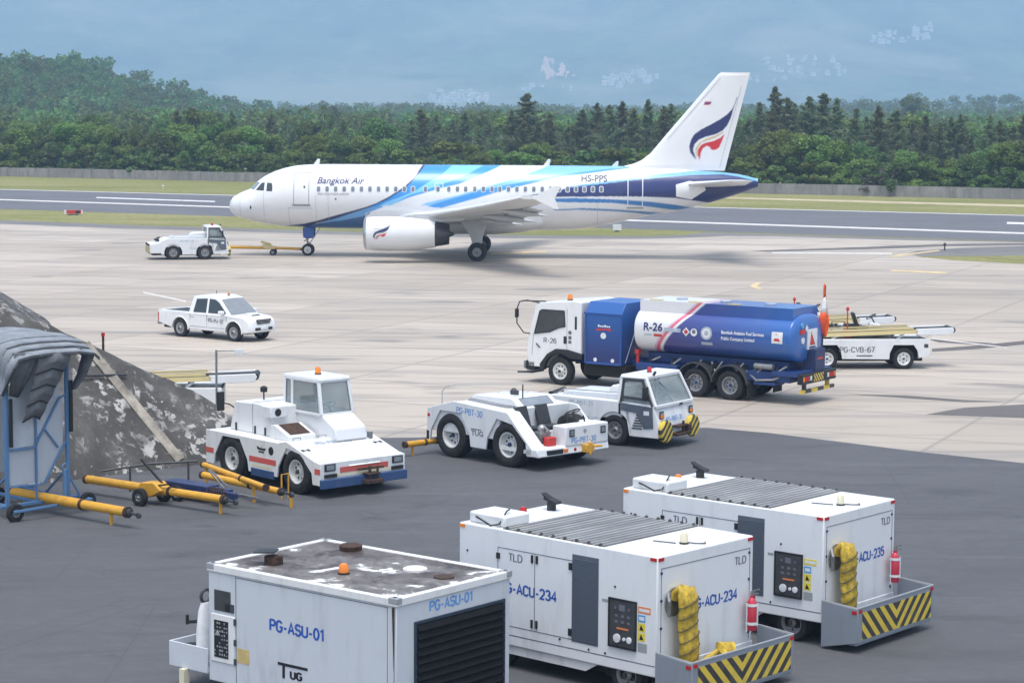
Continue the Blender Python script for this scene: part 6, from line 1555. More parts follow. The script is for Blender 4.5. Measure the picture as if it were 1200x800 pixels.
# ================================================================== FUEL TRUCK
def tank_paint(x, z):
    pass
def fuel_truck():
    t = thing('fuel_truck', 'blue and white aircraft refuelling tanker truck lettered R-26 on its tank', 'fuel truck', (2.34, 78.80, 0), R(146.0))
    hw = 1.25; AX = (0, -5.40, -6.72)
    m = MB(); m.box(-9.0, .9, -.5, -.36, .78, 1.02); m.box(-9.0, .9, .36, .5, .78, 1.02)
    for k in range(8): m.box(-8.8+k*1.3, -8.65+k*1.3, -.4, .4, .80, .98)
    m.build('chassis', MT['chassis_blue'], t, bevel=.01)
    # cab
    pr = [(1.30,.60),(1.36,1.15),(1.30,1.75),(1.02,2.72),(.84,2.86),(-.55,2.98),(-.88,2.94),(-.90,1.10),(-.66,1.10)]+[(.66*math.cos(a), .52+.66*math.sin(a)) for a in np.linspace(math.pi-1.05, .15, 14)]+[(.68,.60)]
    m = MB(); m.prism(pr, -1.2, 1.2); cab = m.build('cab', MT['white_clean'], t, bevel=.07, seg=3)
    for s in (1, -1):
        y = s*1.203
        m = MB(); m.prism([(1.06,1.76),(.84,2.56),(.74,2.62),(-.18,2.62),(-.22,2.08),(.05,2.02),(.42,1.86)], y-.006, y+.006); w = m.build('side_window', MT['glass'], t)
        m = MB(); q = [(1.06,1.76),(.84,2.56),(.74,2.62),(-.18,2.62),(-.22,2.08),(.05,2.02),(.42,1.86)]
        for i in range(7): a, b = q[i], q[(i+1) % 7]; m.bar((a[0],y,a[1]), (b[0],y,b[1]), .035, .035)
        m.build('window_seal', MT['black'], w)
        m = MB(); m.box(-.30, -.29, y-.004, y+.004, 1.15, 2.7); m.bar((1.16,y,1.0), (1.10,y,1.75), .012, .012); m.build('door_seams', MT['txt_grey'], t)
        MB().box(-.28, -.16, y-.02, y+.02, 1.48, 1.74).build('handle', MT['black'], t, bevel=.015)
        MB().box(-.70, -.62, y-.015, y+.015, 2.0, 2.45).build('vent', MT['black'], t, bevel=.01)
        m = MB(); m.bar((.98,y+s*.01,1.42), (.82,y+s*.01,1.28), .03, .03); m.build('grab_handle', MT['black'], t)
        pf = [(.80,.50),(.80,.72),(.50,1.08),(.15,1.28),(-.35,1.28),(-.95,1.16),(-.95,.98),(-.60,.98)]+[(.62*math.cos(a), .50+.62*math.sin(a)) for a in np.linspace(math.pi-.9, .02, 12)]
        m = MB(); m.prism(pf, s*1.08, s*1.26); m.build('fender', MT['black'], t, bevel=.015)
        wheel(t, 0, s*1.05, .50, .30, .29, s, MT['rim'], holes=8, n=36, dish=.5)
        for x in AX[1:]:
            wheel(t, x, s*1.04, .50, .30, .29, s, MT['rim_grey'], hub_mat=MT['chassis_blue'], holes=8, n=36, dish=-.2)
            wheel(t, x, s*.70, .50, .28, .29, -s, MT['rim_grey'], holes=8, n=24)
            m = MB(); ro, ri = .70, .655; aa = np.linspace(.12, math.pi-.12, 18)
            m.prism([(x+ro*math.cos(a), .50+ro*math.sin(a)) for a in aa]+[(x+ri*math.cos(a), .50+ri*math.sin(a)) for a in reversed(aa)], s*.52, s*1.25); m.build('fender', MT['dgrey'], t)
        MB().box(AX[2]-.72, AX[2]-.69, s*.62, s*1.24, .14, .62).build('mud_flap', MT['rubber'], t)
        m = MB(); m.box(AX[1]-.0-.66, AX[1]-.64, s*.7, s*1.24, .95, 1.18); m.build('fender_link', MT['dgrey'], t)
    m = MB(); m.box(1.02, 1.42, -1.2, 1.2, .46, .80); m.build('front_bumper', MT['black'], t, bevel=.04); MB().box(1.43,1.50,.80,1.22,.50,.78).build('headlight', MT['glass_pale'], t, bevel=.02)
    m = MB(); m.bar((1.2,1.1,.38), (1.75,1.2,.36), .08, .06); m.box(1.3, 1.6, .2, 1.0, .32, .38); m.build('step', MT['dgrey'], t)
    m = MB(); m.add([(1.315,-1.08,1.80),(1.315,1.08,1.80),(1.06,1.02,2.66),(1.06,-1.02,2.66)], [(0,1,2,3)]); m.v = [(x+.012,y,z) for x,y,z in m.v]; m.build('windscreen', MT['glass'], t)
    m = MB(); m.tube([(.9,1.1,2.84), (1.35,1.25,2.92), (1.62,1.32,2.86), (1.72,1.34,2.6), (1.70,1.36,2.1), (1.45,1.30,1.78), (1.25,1.2,1.75)], .024, 8); m.bar((.7,1.0,2.9), (1.5,1.28,2.9), .04, .04); mr = m.build('mirror_arm', MT['dgrey'], t)
    m = MB(); m.box(1.66, 1.74, 1.28, 1.46, 2.30, 2.62); m.build('mirror', MT['black'], mr, bevel=.03)
    beacon(t, .0, .55, 2.95, .09, .18)
    stencil('R-26', .19, MT['txt_grey'], t, (.66, 1.203, 1.46), (-1,0,0), (0,0,1), 1.15, .15)
    m = MB(); m.lathe([(0,.07),(.005,.07)], (-.42,1.206,1.88), (0,1,0), 14); m.box(-.48,-.36,1.203,1.209,1.50,1.60); m.box(-.48,-.36,1.203,1.209,1.64,1.76); m.build('door_stickers', MT['txt_grey'], t)
    # equipment locker
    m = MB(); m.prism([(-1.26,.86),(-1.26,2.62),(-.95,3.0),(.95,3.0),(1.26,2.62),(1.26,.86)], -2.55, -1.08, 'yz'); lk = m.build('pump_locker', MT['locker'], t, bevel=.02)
    m = MB(); m.box(-2.60, -1.03, 1.20, 1.28, 2.58, 2.64); m.box(-2.56, -2.50, 1.255, 1.285, .88, 2.6); m.box(-1.13, -1.07, 1.255, 1.285, .88, 2.6); m.box(-2.50, -1.13, 1.255, 1.285, .86, .93); m.build('locker_trim', MT['blue'], lk, bevel=.008)
    m = MB(); m.bar((-2.56,1.0,.95), (-2.56,.1,2.4), .02, .02); m.bar((-2.56,.2,.95), (-2.56,-.6,2.2), .02, .02); m.build('locker_brace', MT['txt_faded'], lk)
    MB().lathe([(0,.11),(.006,.11)], (-1.82,1.262,1.86), (0,1,0), 18).build('locker_badge', MT['whi_sticker'], lk)
    m = MB(); [m.box(-1.66-.085*k, -1.60-.085*k, 1.258, 1.264, 2.16, 2.16+.05+.03*(k % 3 == 0)) for k in range(6)]; m.build('locker_mark', MT['txt_white'], lk); m = MB(); m.prism([(-1.52,2.02),(-1.56,2.10),(-2.10,2.12),(-2.16,2.04),(-1.9,2.06)], 1.258, 1.264); m.build('locker_mark', MT['red'], lk)
    for x in (-1.5, -2.2): MB().lathe([(0,.07),(.008,.07)], (x,1.262,1.02), (0,1,0), 14).build('locker_latch', MT['whi_sticker'], lk)
    # tank
    TZ, TA, TB = 2.14, 1.22, .80; X0, X1 = -3.02, -8.95
    def sect(k, n, a, b): 
        th = 2*math.pi*k/n; c, s = math.cos(th), math.sin(th); e = .80
        return (a*math.copysign(abs(c)**e, c), TZ+b*math.copysign(abs(s)**e, s))
    NN = 96; rings = []
    for x, kx in [(X0+.14,.05),(X0+.13,.55),(X0+.09,.85),(X0,.985)]+[(X0+(X1-X0)*i/150, 1.0) for i in range(1, 150)]+[(X1,.985),(X1-.09,.85),(X1-.13,.55),(X1-.14,.05)]:
        rings.append([(x,)+(lambda p: (p[0]*kx, TZ+(p[1]-TZ)*kx))(sect(k, NN, TA, TB)) for k in range(NN)])
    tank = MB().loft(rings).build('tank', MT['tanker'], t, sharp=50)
    coam = MB()
    rr = []
    for i in range(61):
        x = X0-.05+(X1+.15-X0)*i/60; rr.append([(x,-.80,2.75),(x,.80,2.75),(x,.92,2.92),(x,.86,3.16),(x,-.86,3.16),(x,-.92,2.92)])
    # finer vertically for the paint
    rr = []
    for i in range(121):
        x = X0-.05+(X1+.12-X0)*i/120; ring = [(x, .90, 2.72+.44*j/8) for j in range(9)]+[(x, -.90, 3.16-.44*j/8) for j in range(9)]; rr.append(ring)
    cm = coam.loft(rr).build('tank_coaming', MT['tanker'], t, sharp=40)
    # boundary of white and blue, slanting back towards the top
    def bx(z): return -4.30-.62*(max(z, 1.3)-1.34)-.16*(max(z, 1.3)-1.34)**2
    for o_ in (tank, cm):
        me = o_.data; n = len(me.vertices); co = np.empty(n*3); me.vertices.foreach_get('co', co); co = co.reshape(-1, 3)
        X, Z = co[:, 0], co[:, 2]; zz = np.maximum(Z, 1.3)-1.34; B = -3.62-.66*zz-.16*zz**2; dlt = B-X       # positive behind the line
        C = np.tile(np.array([.68,.69,.71]), (n, 1))
        def band(lo, hi, c):
            k = np.clip((dlt-lo)/.04, 0, 1)*np.clip((hi-dlt)/.04, 0, 1); C[:] = C*(1-k[:, None])+np.array(c)*k[:, None]
        band(-.10, .02, (.55,.42,.55)); band(-.02, .16, (.62,.10,.16)); band(.16, .24, (.72,.73,.78))
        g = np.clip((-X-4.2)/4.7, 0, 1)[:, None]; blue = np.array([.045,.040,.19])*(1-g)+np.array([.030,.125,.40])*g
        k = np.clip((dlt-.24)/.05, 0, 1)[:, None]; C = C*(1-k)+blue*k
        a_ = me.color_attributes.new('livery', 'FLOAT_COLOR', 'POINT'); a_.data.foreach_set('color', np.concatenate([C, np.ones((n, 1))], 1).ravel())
    m = MB()
    for k in range(3): m.lathe([(0,.20),(.05,.20),(.06,.16)], (-4.2-1.7*k, 0, 3.16), (0,0,1), 20)
    m.build('manholes', MT['txt_faded'], t); m = MB(); [m.box(X0-.9-1.5*k, X0-.4-1.5*k, .78, .86, 3.16, 3.20) for k in range(3)]; m.build('walkway_edge', MT['yellow_light'], t)
    m = MB()
    for k in range(11): a = math.pi*.40+k*.2; p = (lambda q: q)(sect(int((a/(2*math.pi))*NN), NN, TA*.99, TB*.99)); m.box(X0+.0, X0+.10, p[0]-.03, p[0]+.03, p[1]-.03, p[1]+.03)
    m.build('head_studs', MT['chassis_blue'], tank)
    def ty(z):
        s = min(1, abs(z-TZ)/TB); th = math.asin(s**(1/.80)); return TA*math.cos(th)**.80
    wr = lambda p: Vector((p.x, ty(p.z)+.016, p.z))
    text('R-26', .38, MT['txt_navy'], t, (-3.38, 0, 2.16), (-1,0,0), (0,0,1), 1.05, .02, wrap=wr)
    
    def label(x0, x1, z0, z1, mat, nm='sticker', off=.010):
        m = MB(); g = [(x, z) for z in np.linspace(z0, z1, 5) for x in (x0, x1)]
        m.add([(x, ty(z)+off, z) for x, z in g], [(2*j, 2*j+1, 2*j+3, 2*j+2) for j in range(4)]); return m.build(nm, mat, t, recalc=False)
    label(-3.80, -4.12, 1.97, 2.06, MT['red']); label(-3.42, -3.74, 2.0, 2.04, MT['txt_faded']); label(-4.20, -4.85, 2.16, 2.29, MT['txt_faded'])
    def disc(x, z, r, mat, off=.012, n=18, dia=False):
        m = MB(); ring = [(x+r*math.cos(2*math.pi*k/n), z+r*math.sin(2*math.pi*k/n)) for k in range(4 if dia else n)] if not dia else [(x+r,z),(x,z+r),(x-r,z),(x,z-r)]
        m.add([(a, ty(b)+off, b) for a, b in ring], [tuple(range(len(ring)))]); return m.build('sticker', mat, t, recalc=False)
    disc(-5.06, 2.20, .15, MT['whi_sticker'], dia=True); disc(-5.06, 2.20, .09, MT['red'], .016, dia=True); disc(-5.36, 2.20, .13, MT['whi_sticker']); disc(-5.36, 2.22, .07, MT['txt_grey'], .016)
    disc(-5.84, 2.20, .22, MT['txt_faded']); disc(-5.84, 2.20, .16, MT['whi_sticker'], .016); disc(-5.84, 2.20, .08, MT['txt_faded'], .02); label(-5.64, -6.06, 1.80, 1.90, MT['txt_faded'])
    text('Bangkok Aviation Fuel Services', .155, MT['txt_white'], t, (-6.40, 0, 2.22), (-1,0,0), (0,0,1), .82, .02, wrap=lambda p: Vector((p.x, ty(p.z)+.018, p.z)))
    text('Public Company Limited', .155, MT['txt_white'], t, (-6.40, 0, 2.02), (-1,0,0), (0,0,1), .82, .02, wrap=lambda p: Vector((p.x, ty(p.z)+.018, p.z)))
    o_ = label(-8.28, -8.68, 2.02, 2.40, MT['whi_sticker'])
    m = MB(); m.add([(x, ty(z)+.016, z) for x, z in ((-8.36,2.10),(-8.44,2.36),(-8.60,2.10))], [(0,1,2)]); m.build('symbol', MT['red'], o_, recalc=False)
    # stickers on the rear head
    hx = X1-.125
    def hsq(y0, y1, z0, z1, mat): return MB().box(hx-.055, hx+.02, y0, y1, z0, z1).build('sticker', mat, t)
    k = hsq(-.42, .26, 1.78, 2.44, MT['whi_sticker']); MB().prism([(.12,1.92),(.02,2.36),(-.26,1.92)], hx-.060, hx-.055, 'yz').build('symbol', MT['red'], k)
    MB().box(hx-.060, hx-.055, -.30, .16, 1.82, 1.87).build('symbol', MT['txt_navy'], k)
    hsq(.46, .74, 2.32, 2.46, MT['red']); 
    m = MB(); m.lathe([(0,.10),(.05,.10)], (hx+.02,.58,2.58), (-1,0,0), 14); m.build('sticker', MT['sky_sticker'], t); m = MB(); m.lathe([(0,.11),(.05,.11)], (hx+.02,.56,2.10), (-1,0,0), 14); m.build('sticker', MT['whi_sticker'], t)
    m = MB(); m.add([(hx-.05,.36,2.38),(hx-.05,.48,2.50),(hx-.05,.36,2.62),(hx-.05,.24,2.50)], [(0,1,2,3)]); m.build('sticker', MT['whi_sticker'], t)
    # rear: cabinet, bumper, lights
    cb = MB().box(X1-.42, X1+.05, -.55, .15, 1.05, 1.80).build('rear_cabinet', MT['navy'], t, bevel=.015); MB().box(X1-.425, X1-.42, -.38, .0, 1.45, 1.52).build('sticker', MT['red'], cb)
    m = MB(); m.box(X1-.50, X1-.30, -1.24, 1.24, .72, 1.06); rb = m.build('rear_bumper', MT['black'], t, bevel=.015)
    MB().box(X1-.506, X1-.500, -.28, .42, .76, 1.02).build('hazard_panel', mk_hazard('truck_rear_stripes', .07, 0, .17, False), rb)
    for q, cs in ((1, ('amber','redlens','redlens','whi_sticker')), (-1, ('amber','redlens','redlens','whi_sticker'))):
        for k, cn in enumerate(cs): MB().box(X1-.512, X1-.498, q*(1.14-.17*k)-.055, q*(1.14-.17*k)+.055, .82, .97).build('tail_light', MT[cn], rb)
    m = MB(); m.box(X1-.46, X1-.36, -1.2, 1.2, .42, .53); m.box(X1-.42, X1-.30, .8, .9, .5, .75); m.box(X1-.42, X1-.30, -.9, -.8, .5, .75); m.build('under_run_bar', mk_hazard('under_run_stripes', 0, 0, .9, False, slope=.1), t)
    # plumbing below the tank
    m = MB(); m.box(-8.9, -7.3, .5, 1.05, .72, 1.05); m.box(-4.7, -3.1, .55, 1.2, .78, 1.02); m.box(-8.6, -3.2, -.55, .55, 1.02, 1.36); m.box(-8.4, -7.6, .45, 1.15, .60, .70); m.build('equipment_boxes', MT['chassis_blue'], t, bevel=.02)
    m = MB(); rr_ = random.Random(8)
    for k in range(7):
        x = -3.4-.8*k; m.tube([(x, .5, 1.2), (x-.1, .9, 1.1+rr_.uniform(-.1, .1)), (x-.3, 1.05, .95+rr_.uniform(-.1, .2)), (x-.5, .9, 1.25)], .035, 7)
    m.cyl((-7.6,1.05,1.22), (-8.3,1.1,1.22), .10); m.tube([(-7.2,.9,1.0), (-7.7,1.15,.75), (-8.3,1.12,.80), (-8.7,.9,1.0)], .045, 8); m.build('pipework', MT['steel'], t)
    m = MB(); m.cyl((-3.0,.9,.95), (-3.0,.9,1.45), .06); m.box(-3.08,-2.92,.82,.98,1.3,1.45); m.build('hydrant_valve', MT['red'], t)
    m = MB(); m.box(-2.6, -.9, -1.1, 1.05, .42, .84); m.build('belly_gear', MT['under'], t, bevel=.03)
    m = MB(); m.prism([(-8.30,.95),(-8.30,1.1),(-9.3,1.1),(-9.3,.95)], -1.2, 1.2); m.build('rear_deck', MT['chassis_blue'], t)
    return t
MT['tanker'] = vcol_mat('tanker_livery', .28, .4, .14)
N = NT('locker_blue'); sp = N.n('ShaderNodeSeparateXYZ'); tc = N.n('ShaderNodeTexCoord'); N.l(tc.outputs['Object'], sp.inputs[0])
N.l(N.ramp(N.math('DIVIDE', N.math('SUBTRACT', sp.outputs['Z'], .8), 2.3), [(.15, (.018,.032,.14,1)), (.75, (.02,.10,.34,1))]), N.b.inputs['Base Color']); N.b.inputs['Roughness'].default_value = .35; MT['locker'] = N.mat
ft = fuel_truck()
def fl_pt(x, y, z):
    a = ft.rotation_euler.z; return (ft.location.x+math.cos(a)*x-math.sin(a)*y, ft.location.y+math.sin(a)*x+math.cos(a)*y, z)
fg = thing('flag', 'orange and white cloth flag furled on a pole at the rear of the fuel truck', 'flag', fl_pt(-9.02, -.98, 1.1), R(146))
MB().cyl((0,0,0), (-.10,0,2.72), .022).build('pole', MT['dgrey'], fg)
def cloth(rows, mat):
    """limp cloth hanging beside the pole: each row is (z, width, sag); folds run downwards"""
    m = MB(); nn = 15; g = []
    for k, (z, w, dx) in enumerate(rows):
        row = []
        for i in range(nn):
            u = i/(nn-1); row.append((-.07+.075*math.sin(u*13+z*1.1)*(.35+w*1.6), dx-w*u*.95+.03*math.sin(z*5+u*4), z-.30*u*w-.05*math.sin(u*9+z)))
        g.append(row)
    m.loft(g, caps=False, closed=False); o = m.build('cloth', mat, fg, recalc=False); sm = o.modifiers.new('thick', 'SOLIDIFY'); sm.thickness = .008; return o
cloth([(2.74,.02,.01),(2.62,.07,.03),(2.48,.12,.04),(2.34,.20,.05)], MT['orange_cloth'])
cloth([(2.34,.20,.05),(2.20,.30,.09),(2.02,.40,.12),(1.86,.46,.15)], MT['white_cloth'])
cloth([(1.86,.46,.15),(1.66,.48,.16),(1.46,.44,.13),(1.30,.36,.09),(1.14,.22,.03),(1.04,.09,-.02)], MT['orange_cloth'])

# ================================================================== BELT LOADERS
def belt_loader(label, loc, ang, letters, bare=False):
    t = thing('belt_loader', label, 'belt loader', (loc[0], loc[1], 0), ang)
    h = 1.0; r = .40
    pr = [(-2.45,.46),(-2.45,1.12),(2.42,1.14),(2.42,.52),(1.98,.42)]
    for xc in (1.45, -1.45): pr += [(xc+.56,.40),(xc+.50,.72),(xc+.36,.92),(xc-.40,.92),(xc-.54,.62),(xc-.56,.38)]
    m = MB(); m.prism(pr, -h, -h+.05); m.prism(pr, h-.05, h); sd = m.build('side_panel', MT['white'], t, bevel=.012)
    m = MB(); m.box(-2.44, 2.41, -h+.05, h-.05, .98, 1.10); m.box(2.36, 2.41, -h+.05, h-.05, .5, 1.1); m.box(-2.44, -2.39, -h+.05, h-.05, .5, 1.1); m.build('deck', MT['white_dirty'], t)
    m = MB(); m.box(-2.2, 2.2, -.75, .75, .30, .98); m.build('chassis', MT['under'], t)
    for x in (1.45, -1.45):
        for y, q in ((-h+.15, -1), (h-.15, 1)): wheel(t, x, y, r, .26, .24, q, MT['white_clean'], holes=6, n=30, dish=.1)
    # conveyor
    z = lambda x: 1.30+.038*x
    cv = node('conveyor', t)
    m = MB()
    for y in (-.52, .52): m.bar((-3.6,y,z(-3.6)), (2.05,y,z(2.05)), .07, .14); m.bar((-3.2,y-.04*(1 if y > 0 else -1),z(-3.2)+.14), (1.9,y,z(1.9)+.13), .05, .07)
    for k in range(9): m.box(-3.4+.65*k, -3.34+.65*k, -.5, .5, z(-3.4+.65*k)-.04, z(-3.4+.65*k)+.02)
    m.build('beam', MT['yellow_light'], cv)
    m = MB(); m.add([(-3.6,-.46,z(-3.6)+.05),(3.35,-.46,z(3.35)+.05),(3.35,.46,z(3.35)+.05),(-3.6,.46,z(-3.6)+.05),(-3.6,-.46,z(-3.6)+.02),(3.35,-.46,z(3.35)+.02),(3.35,.46,z(3.35)+.02),(-3.6,.46,z(-3.6)+.02)], [(0,1,2,3),(7,6,5,4),(0,4,5,1),(1,5,6,2),(2,6,7,3),(3,7,4,0)]); m.build('belt', MT['rubber'], cv)
    m = MB()
    for y in (-.52, .52): m.prism([(2.0,z(2.0)-.10),(2.0,z(2)+.10),(3.40,z(3.4)+.10),(3.46,z(3.4)),(3.38,z(3.4)-.16),(2.6,z(2.6)-.16)], y-.035, y+.035)
    m.build('head_frame', MT['white'], cv, bevel=.015)
    m = MB(); m.cyl((3.42,-.5,z(3.4)), (3.42,.5,z(3.4)), .10); m.cyl((-3.62,-.5,z(-3.6)), (-3.62,.5,z(-3.6)), .10); m.build('roller', MT['black'], cv)
    m = MB()
    for x in (-1.2, 1.3): m.bar((x,-.5,1.1), (x+.3,-.5,z(x)), .08, .08); m.bar((x,.5,1.1), (x+.3,.5,z(x)), .08, .08)
    m.bar((-.6,0,1.0), (.9,0,z(.9)-.05), .12, .12); m.build('lift_arm', MT['grey'], t)
    if bare: return t
    # operator's place on the far side
    m = MB(); m.box(-.45, .10, .60, .98, 1.1, 1.55); m.build('seat_box', MT['black'], t, bevel=.02); seat(t, .0, .78, 1.34, .36)
    m = MB(); m.prism([(.45,1.1),(.5,1.62),(.85,1.55),(1.35,1.1)], .58, .98); m.build('dashboard', MT['white'], t, bevel=.04)
    steer(t, .58, .78, 1.82, .20, .5)
    m = MB(); m.tube([(-.9,.9,1.1), (-.9,.9,1.62), (-.4,.9,1.62), (-.4,.9,1.1)], .022, 6); m.build('hand_rail', MT['black'], t)
    m = MB(); m.cyl((-.58,-.35,1.3), (-.58,-.35,2.16), .025); pl_ = m.build('lamp_pole', MT['red'], t); MB().lathe([(0,.06),(.10,.055),(.14,.02)], (-.58,-.35,2.16), (0,0,1), 12).build('lens', MT['redlens'], pl_)
    MB().box(-.75, -.40, -.5, -.2, 1.18, 1.42).build('motor', MT['red'], t, bevel=.03)
    m = MB(); m.box(2.2, 2.36, -h-.004, -h+.01, .82, .96); m.box(-.35, .25, -h-.004, -h+.01, .50, .54); m.build('marker_plate', MT['dgrey'], sd)
    if letters: stencil(letters, .22, MT['txt_grey'], t, (-.98, -h, .64), (1,0,0), (0,0,1), 1.05, .17)
    return t
belt_loader('white belt loader with cream conveyor rails, lettered CVB-67, right of the fuel truck', (13.14, 84.1), R(4.0), 'PG-CVB-67')
g_ = G(1000, 424)
belt_loader('white belt loader standing behind the lettered one, showing its cream rails and steering wheel', (g_[0]-1.5, g_[1]+2.6), R(7), None)
g_ = G(176, 500)
belt_loader('belt loader half hidden behind the stained concrete bank', (g_[0]-.35, g_[1]+1.2), R(4), None, True)
# ================================================================== CONCRETE BANKS, STAIR HOOD, TOW BARS, SMALL THINGS
def mk_bank():
    N = NT('stained_concrete')
    v = N.coord('Object'); a = N.noise(v, .55, 6, .65, .4); b = N.noise(v, 2.6, 6, .68, .3); c_ = N.noise(N.coord('Object', (1,1,1), loc=(7,3,1)), .9, 4, .6, .6); f = N.noise(v, 9, 5, .7)
    c = N.ramp(a, [(.30, (.035,.034,.032,1)), (.52, (.075,.072,.068,1)), (.72, (.15,.145,.135,1))])
    c = N.mix(N.ramp(f, [(.35, .45), (.7, 0.0)]), c, (.04,.038,.036,1))
    pm = N.math('MULTIPLY', N.ramp(b, [(.535, 0.0), (.56, 1.0)]), N.ramp(c_, [(.44, 0.0), (.58, .9)]))
    c = N.mix(pm, c, (.44,.43,.41,1)); sm_ = N.noise(v, 5.5, 5, .7, .2); c = N.mix(N.ramp(sm_, [(.66, 0.0), (.70, .7)]), c, (.46,.45,.43,1))
    st = N.noise(N.coord('Object', (2.6,2.6,.22)), 1.0, 4, .6, .4)
    c = N.mix(N.ramp(st, [(.62, 0.0), (.68, .6)]), c, (.36,.35,.34,1))
    N.l(c, N.b.inputs['Base Color']); N.b.inputs['Roughness'].default_value = .9; N.bump(b, .5, .05)
    return N.mat
MT['bank'] = mk_bank()
def bank(name, foot, dirv, hs, depth, slope, mat, bump=.10, seed=0, nu=90, nv=60):
    """foot: start point; dirv: unit vector along the foot; hs: list (u, crest height); rises away from the foot at the given slope"""
    d = Vector(dirv).normalized(); nrm = Vector((-d.y, d.x))
    if nrm.y < 0: nrm = -nrm
    us = np.linspace(hs[0][0], hs[-1][0], nu); vs = np.linspace(0, depth, nv); V = []
    for u in us:
        hc = float(np.interp(u, [q[0] for q in hs], [q[1] for q in hs]))
        for v in vs:
            z = min(v*slope, hc-.32*max(0, v-hc/slope), max(0, (depth-v))*1.1); soft = hc-z
            z -= .12*math.exp(-max(0, soft)*4)
            z += bump*fbm(u*.7, v*.7, 4, seed)*(1 if z > .05 else .2)
            V.append((foot[0]+d.x*u+nrm.x*v, foot[1]+d.y*u+nrm.y*v, max(-.05, z)))
    fs = [(i*nv+j, i*nv+j+1, (i+1)*nv+j+1, (i+1)*nv+j) for i in range(nu-1) for j in range(nv-1)]
    me = bpy.data.meshes.new(name); me.from_pydata(V, [], fs); me.materials.append(mat); me.polygons.foreach_set('use_smooth', [True]*len(fs)); me.update()
    o = bpy.data.objects.new(name, me); col.objects.link(o)
    bm = bmesh.new(); bm.from_mesh(me); bmesh.ops.recalc_face_normals(bm, faces=bm.faces)
    if sum(f.normal.z for f in bm.faces) < 0: bmesh.ops.reverse_faces(bm, faces=bm.faces)
    bm.to_mesh(me); bm.free()
    return o
F0 = G(266, 541); F1 = G(60, 566); du = (F1[0]-F0[0], F1[1]-F0[1]); dl = math.hypot(*du); du = (du[0]/dl, du[1]/dl)
bk = bank('concrete_bank', F0, du, [(-1.15,0.0),(-1.0,.95),(-.6,1.5),(-.2,1.78),(0,1.9),(.5,2.2),(1,2.5),(1.5,2.75),(2.5,3.3),(3.5,3.85),(5,4.5),(8,5.0),(16,5.2)], 9.0, 1.15, MT['bank'], .09, 2.0)
tag(bk, kind='structure')
bk2 = bank('concrete_bank', G(62, 400), (-1, .25), [(-.4,0.0),(0,.15),(.5,.35),(1,.55),(2,1.0),(3,1.45),(4,1.85),(5,2.25),(7,2.95),(16,4.0)], 9.0, .9, MT['bank'], .12, 5.0)
tag(bk2, kind='structure')
dv = Vector((du[0], du[1], 0)); nv_ = Vector((-du[1], du[0], 0)); nv_ = nv_ if nv_.y > 0 else -nv_
def on_bank(u, v, z): p = Vector((F0[0], F0[1], 0))+dv*u+nv_*v; return (p.x, p.y, z)
MT['gutter'] = plain('pale_concrete_strip', (.27,.245,.21), .9, var=.55, scale=2.6)
m = MB(); m.bar(on_bank(1.45,.12,.16), on_bank(2.75,2.75,3.18), .26, .14, (0,-.5,.8)); m.build('gutter_strip', MT['gutter'], None); tag(bpy.data.objects['gutter_strip'], 'pale concrete strip running down the stained bank', 'drain channel')
m = MB(); m.cyl(on_bank(1.95,1.95,2.36), on_bank(3.4,2.0,2.44), .035); o = m.build('pipe', MT['dgrey'], None); tag(o, 'thin dark pipe lying across the stained concrete bank', 'pipe')
# posts on and behind the bank
def post(px, py_base, py_top, Y, label, arm):
    p = at_depth(px, py_base, Y); top = at_depth(px, py_top, Y)[2]
    t = thing('marker_post', label, 'post', (p[0], Y, 0))
    MB().cyl((0,0,0), (0,0,top), .035).build('pole', MT['steel'] if arm else MT['rust'], t)
    if arm:
        m = MB(); m.cyl((0,0,top-.02), (.68,0,top-.02), .022); m.build('cross_arm', MT['steel'], t); MB().box(.55,.80,-.06,.06,top-.12,top+.02).build('end_plate', MT['whi_sticker'], t)
    else: MB().box(-.045,.045,-.04,.04,top-.02,top+.08).build('lamp', MT['redlens'], t)
post(254, 478, 410, 66, 'thin grey post with a short cross arm behind the stained bank', True)
post(121, 410, 393, 63, 'short post with a small red lamp on top of the bank', False)

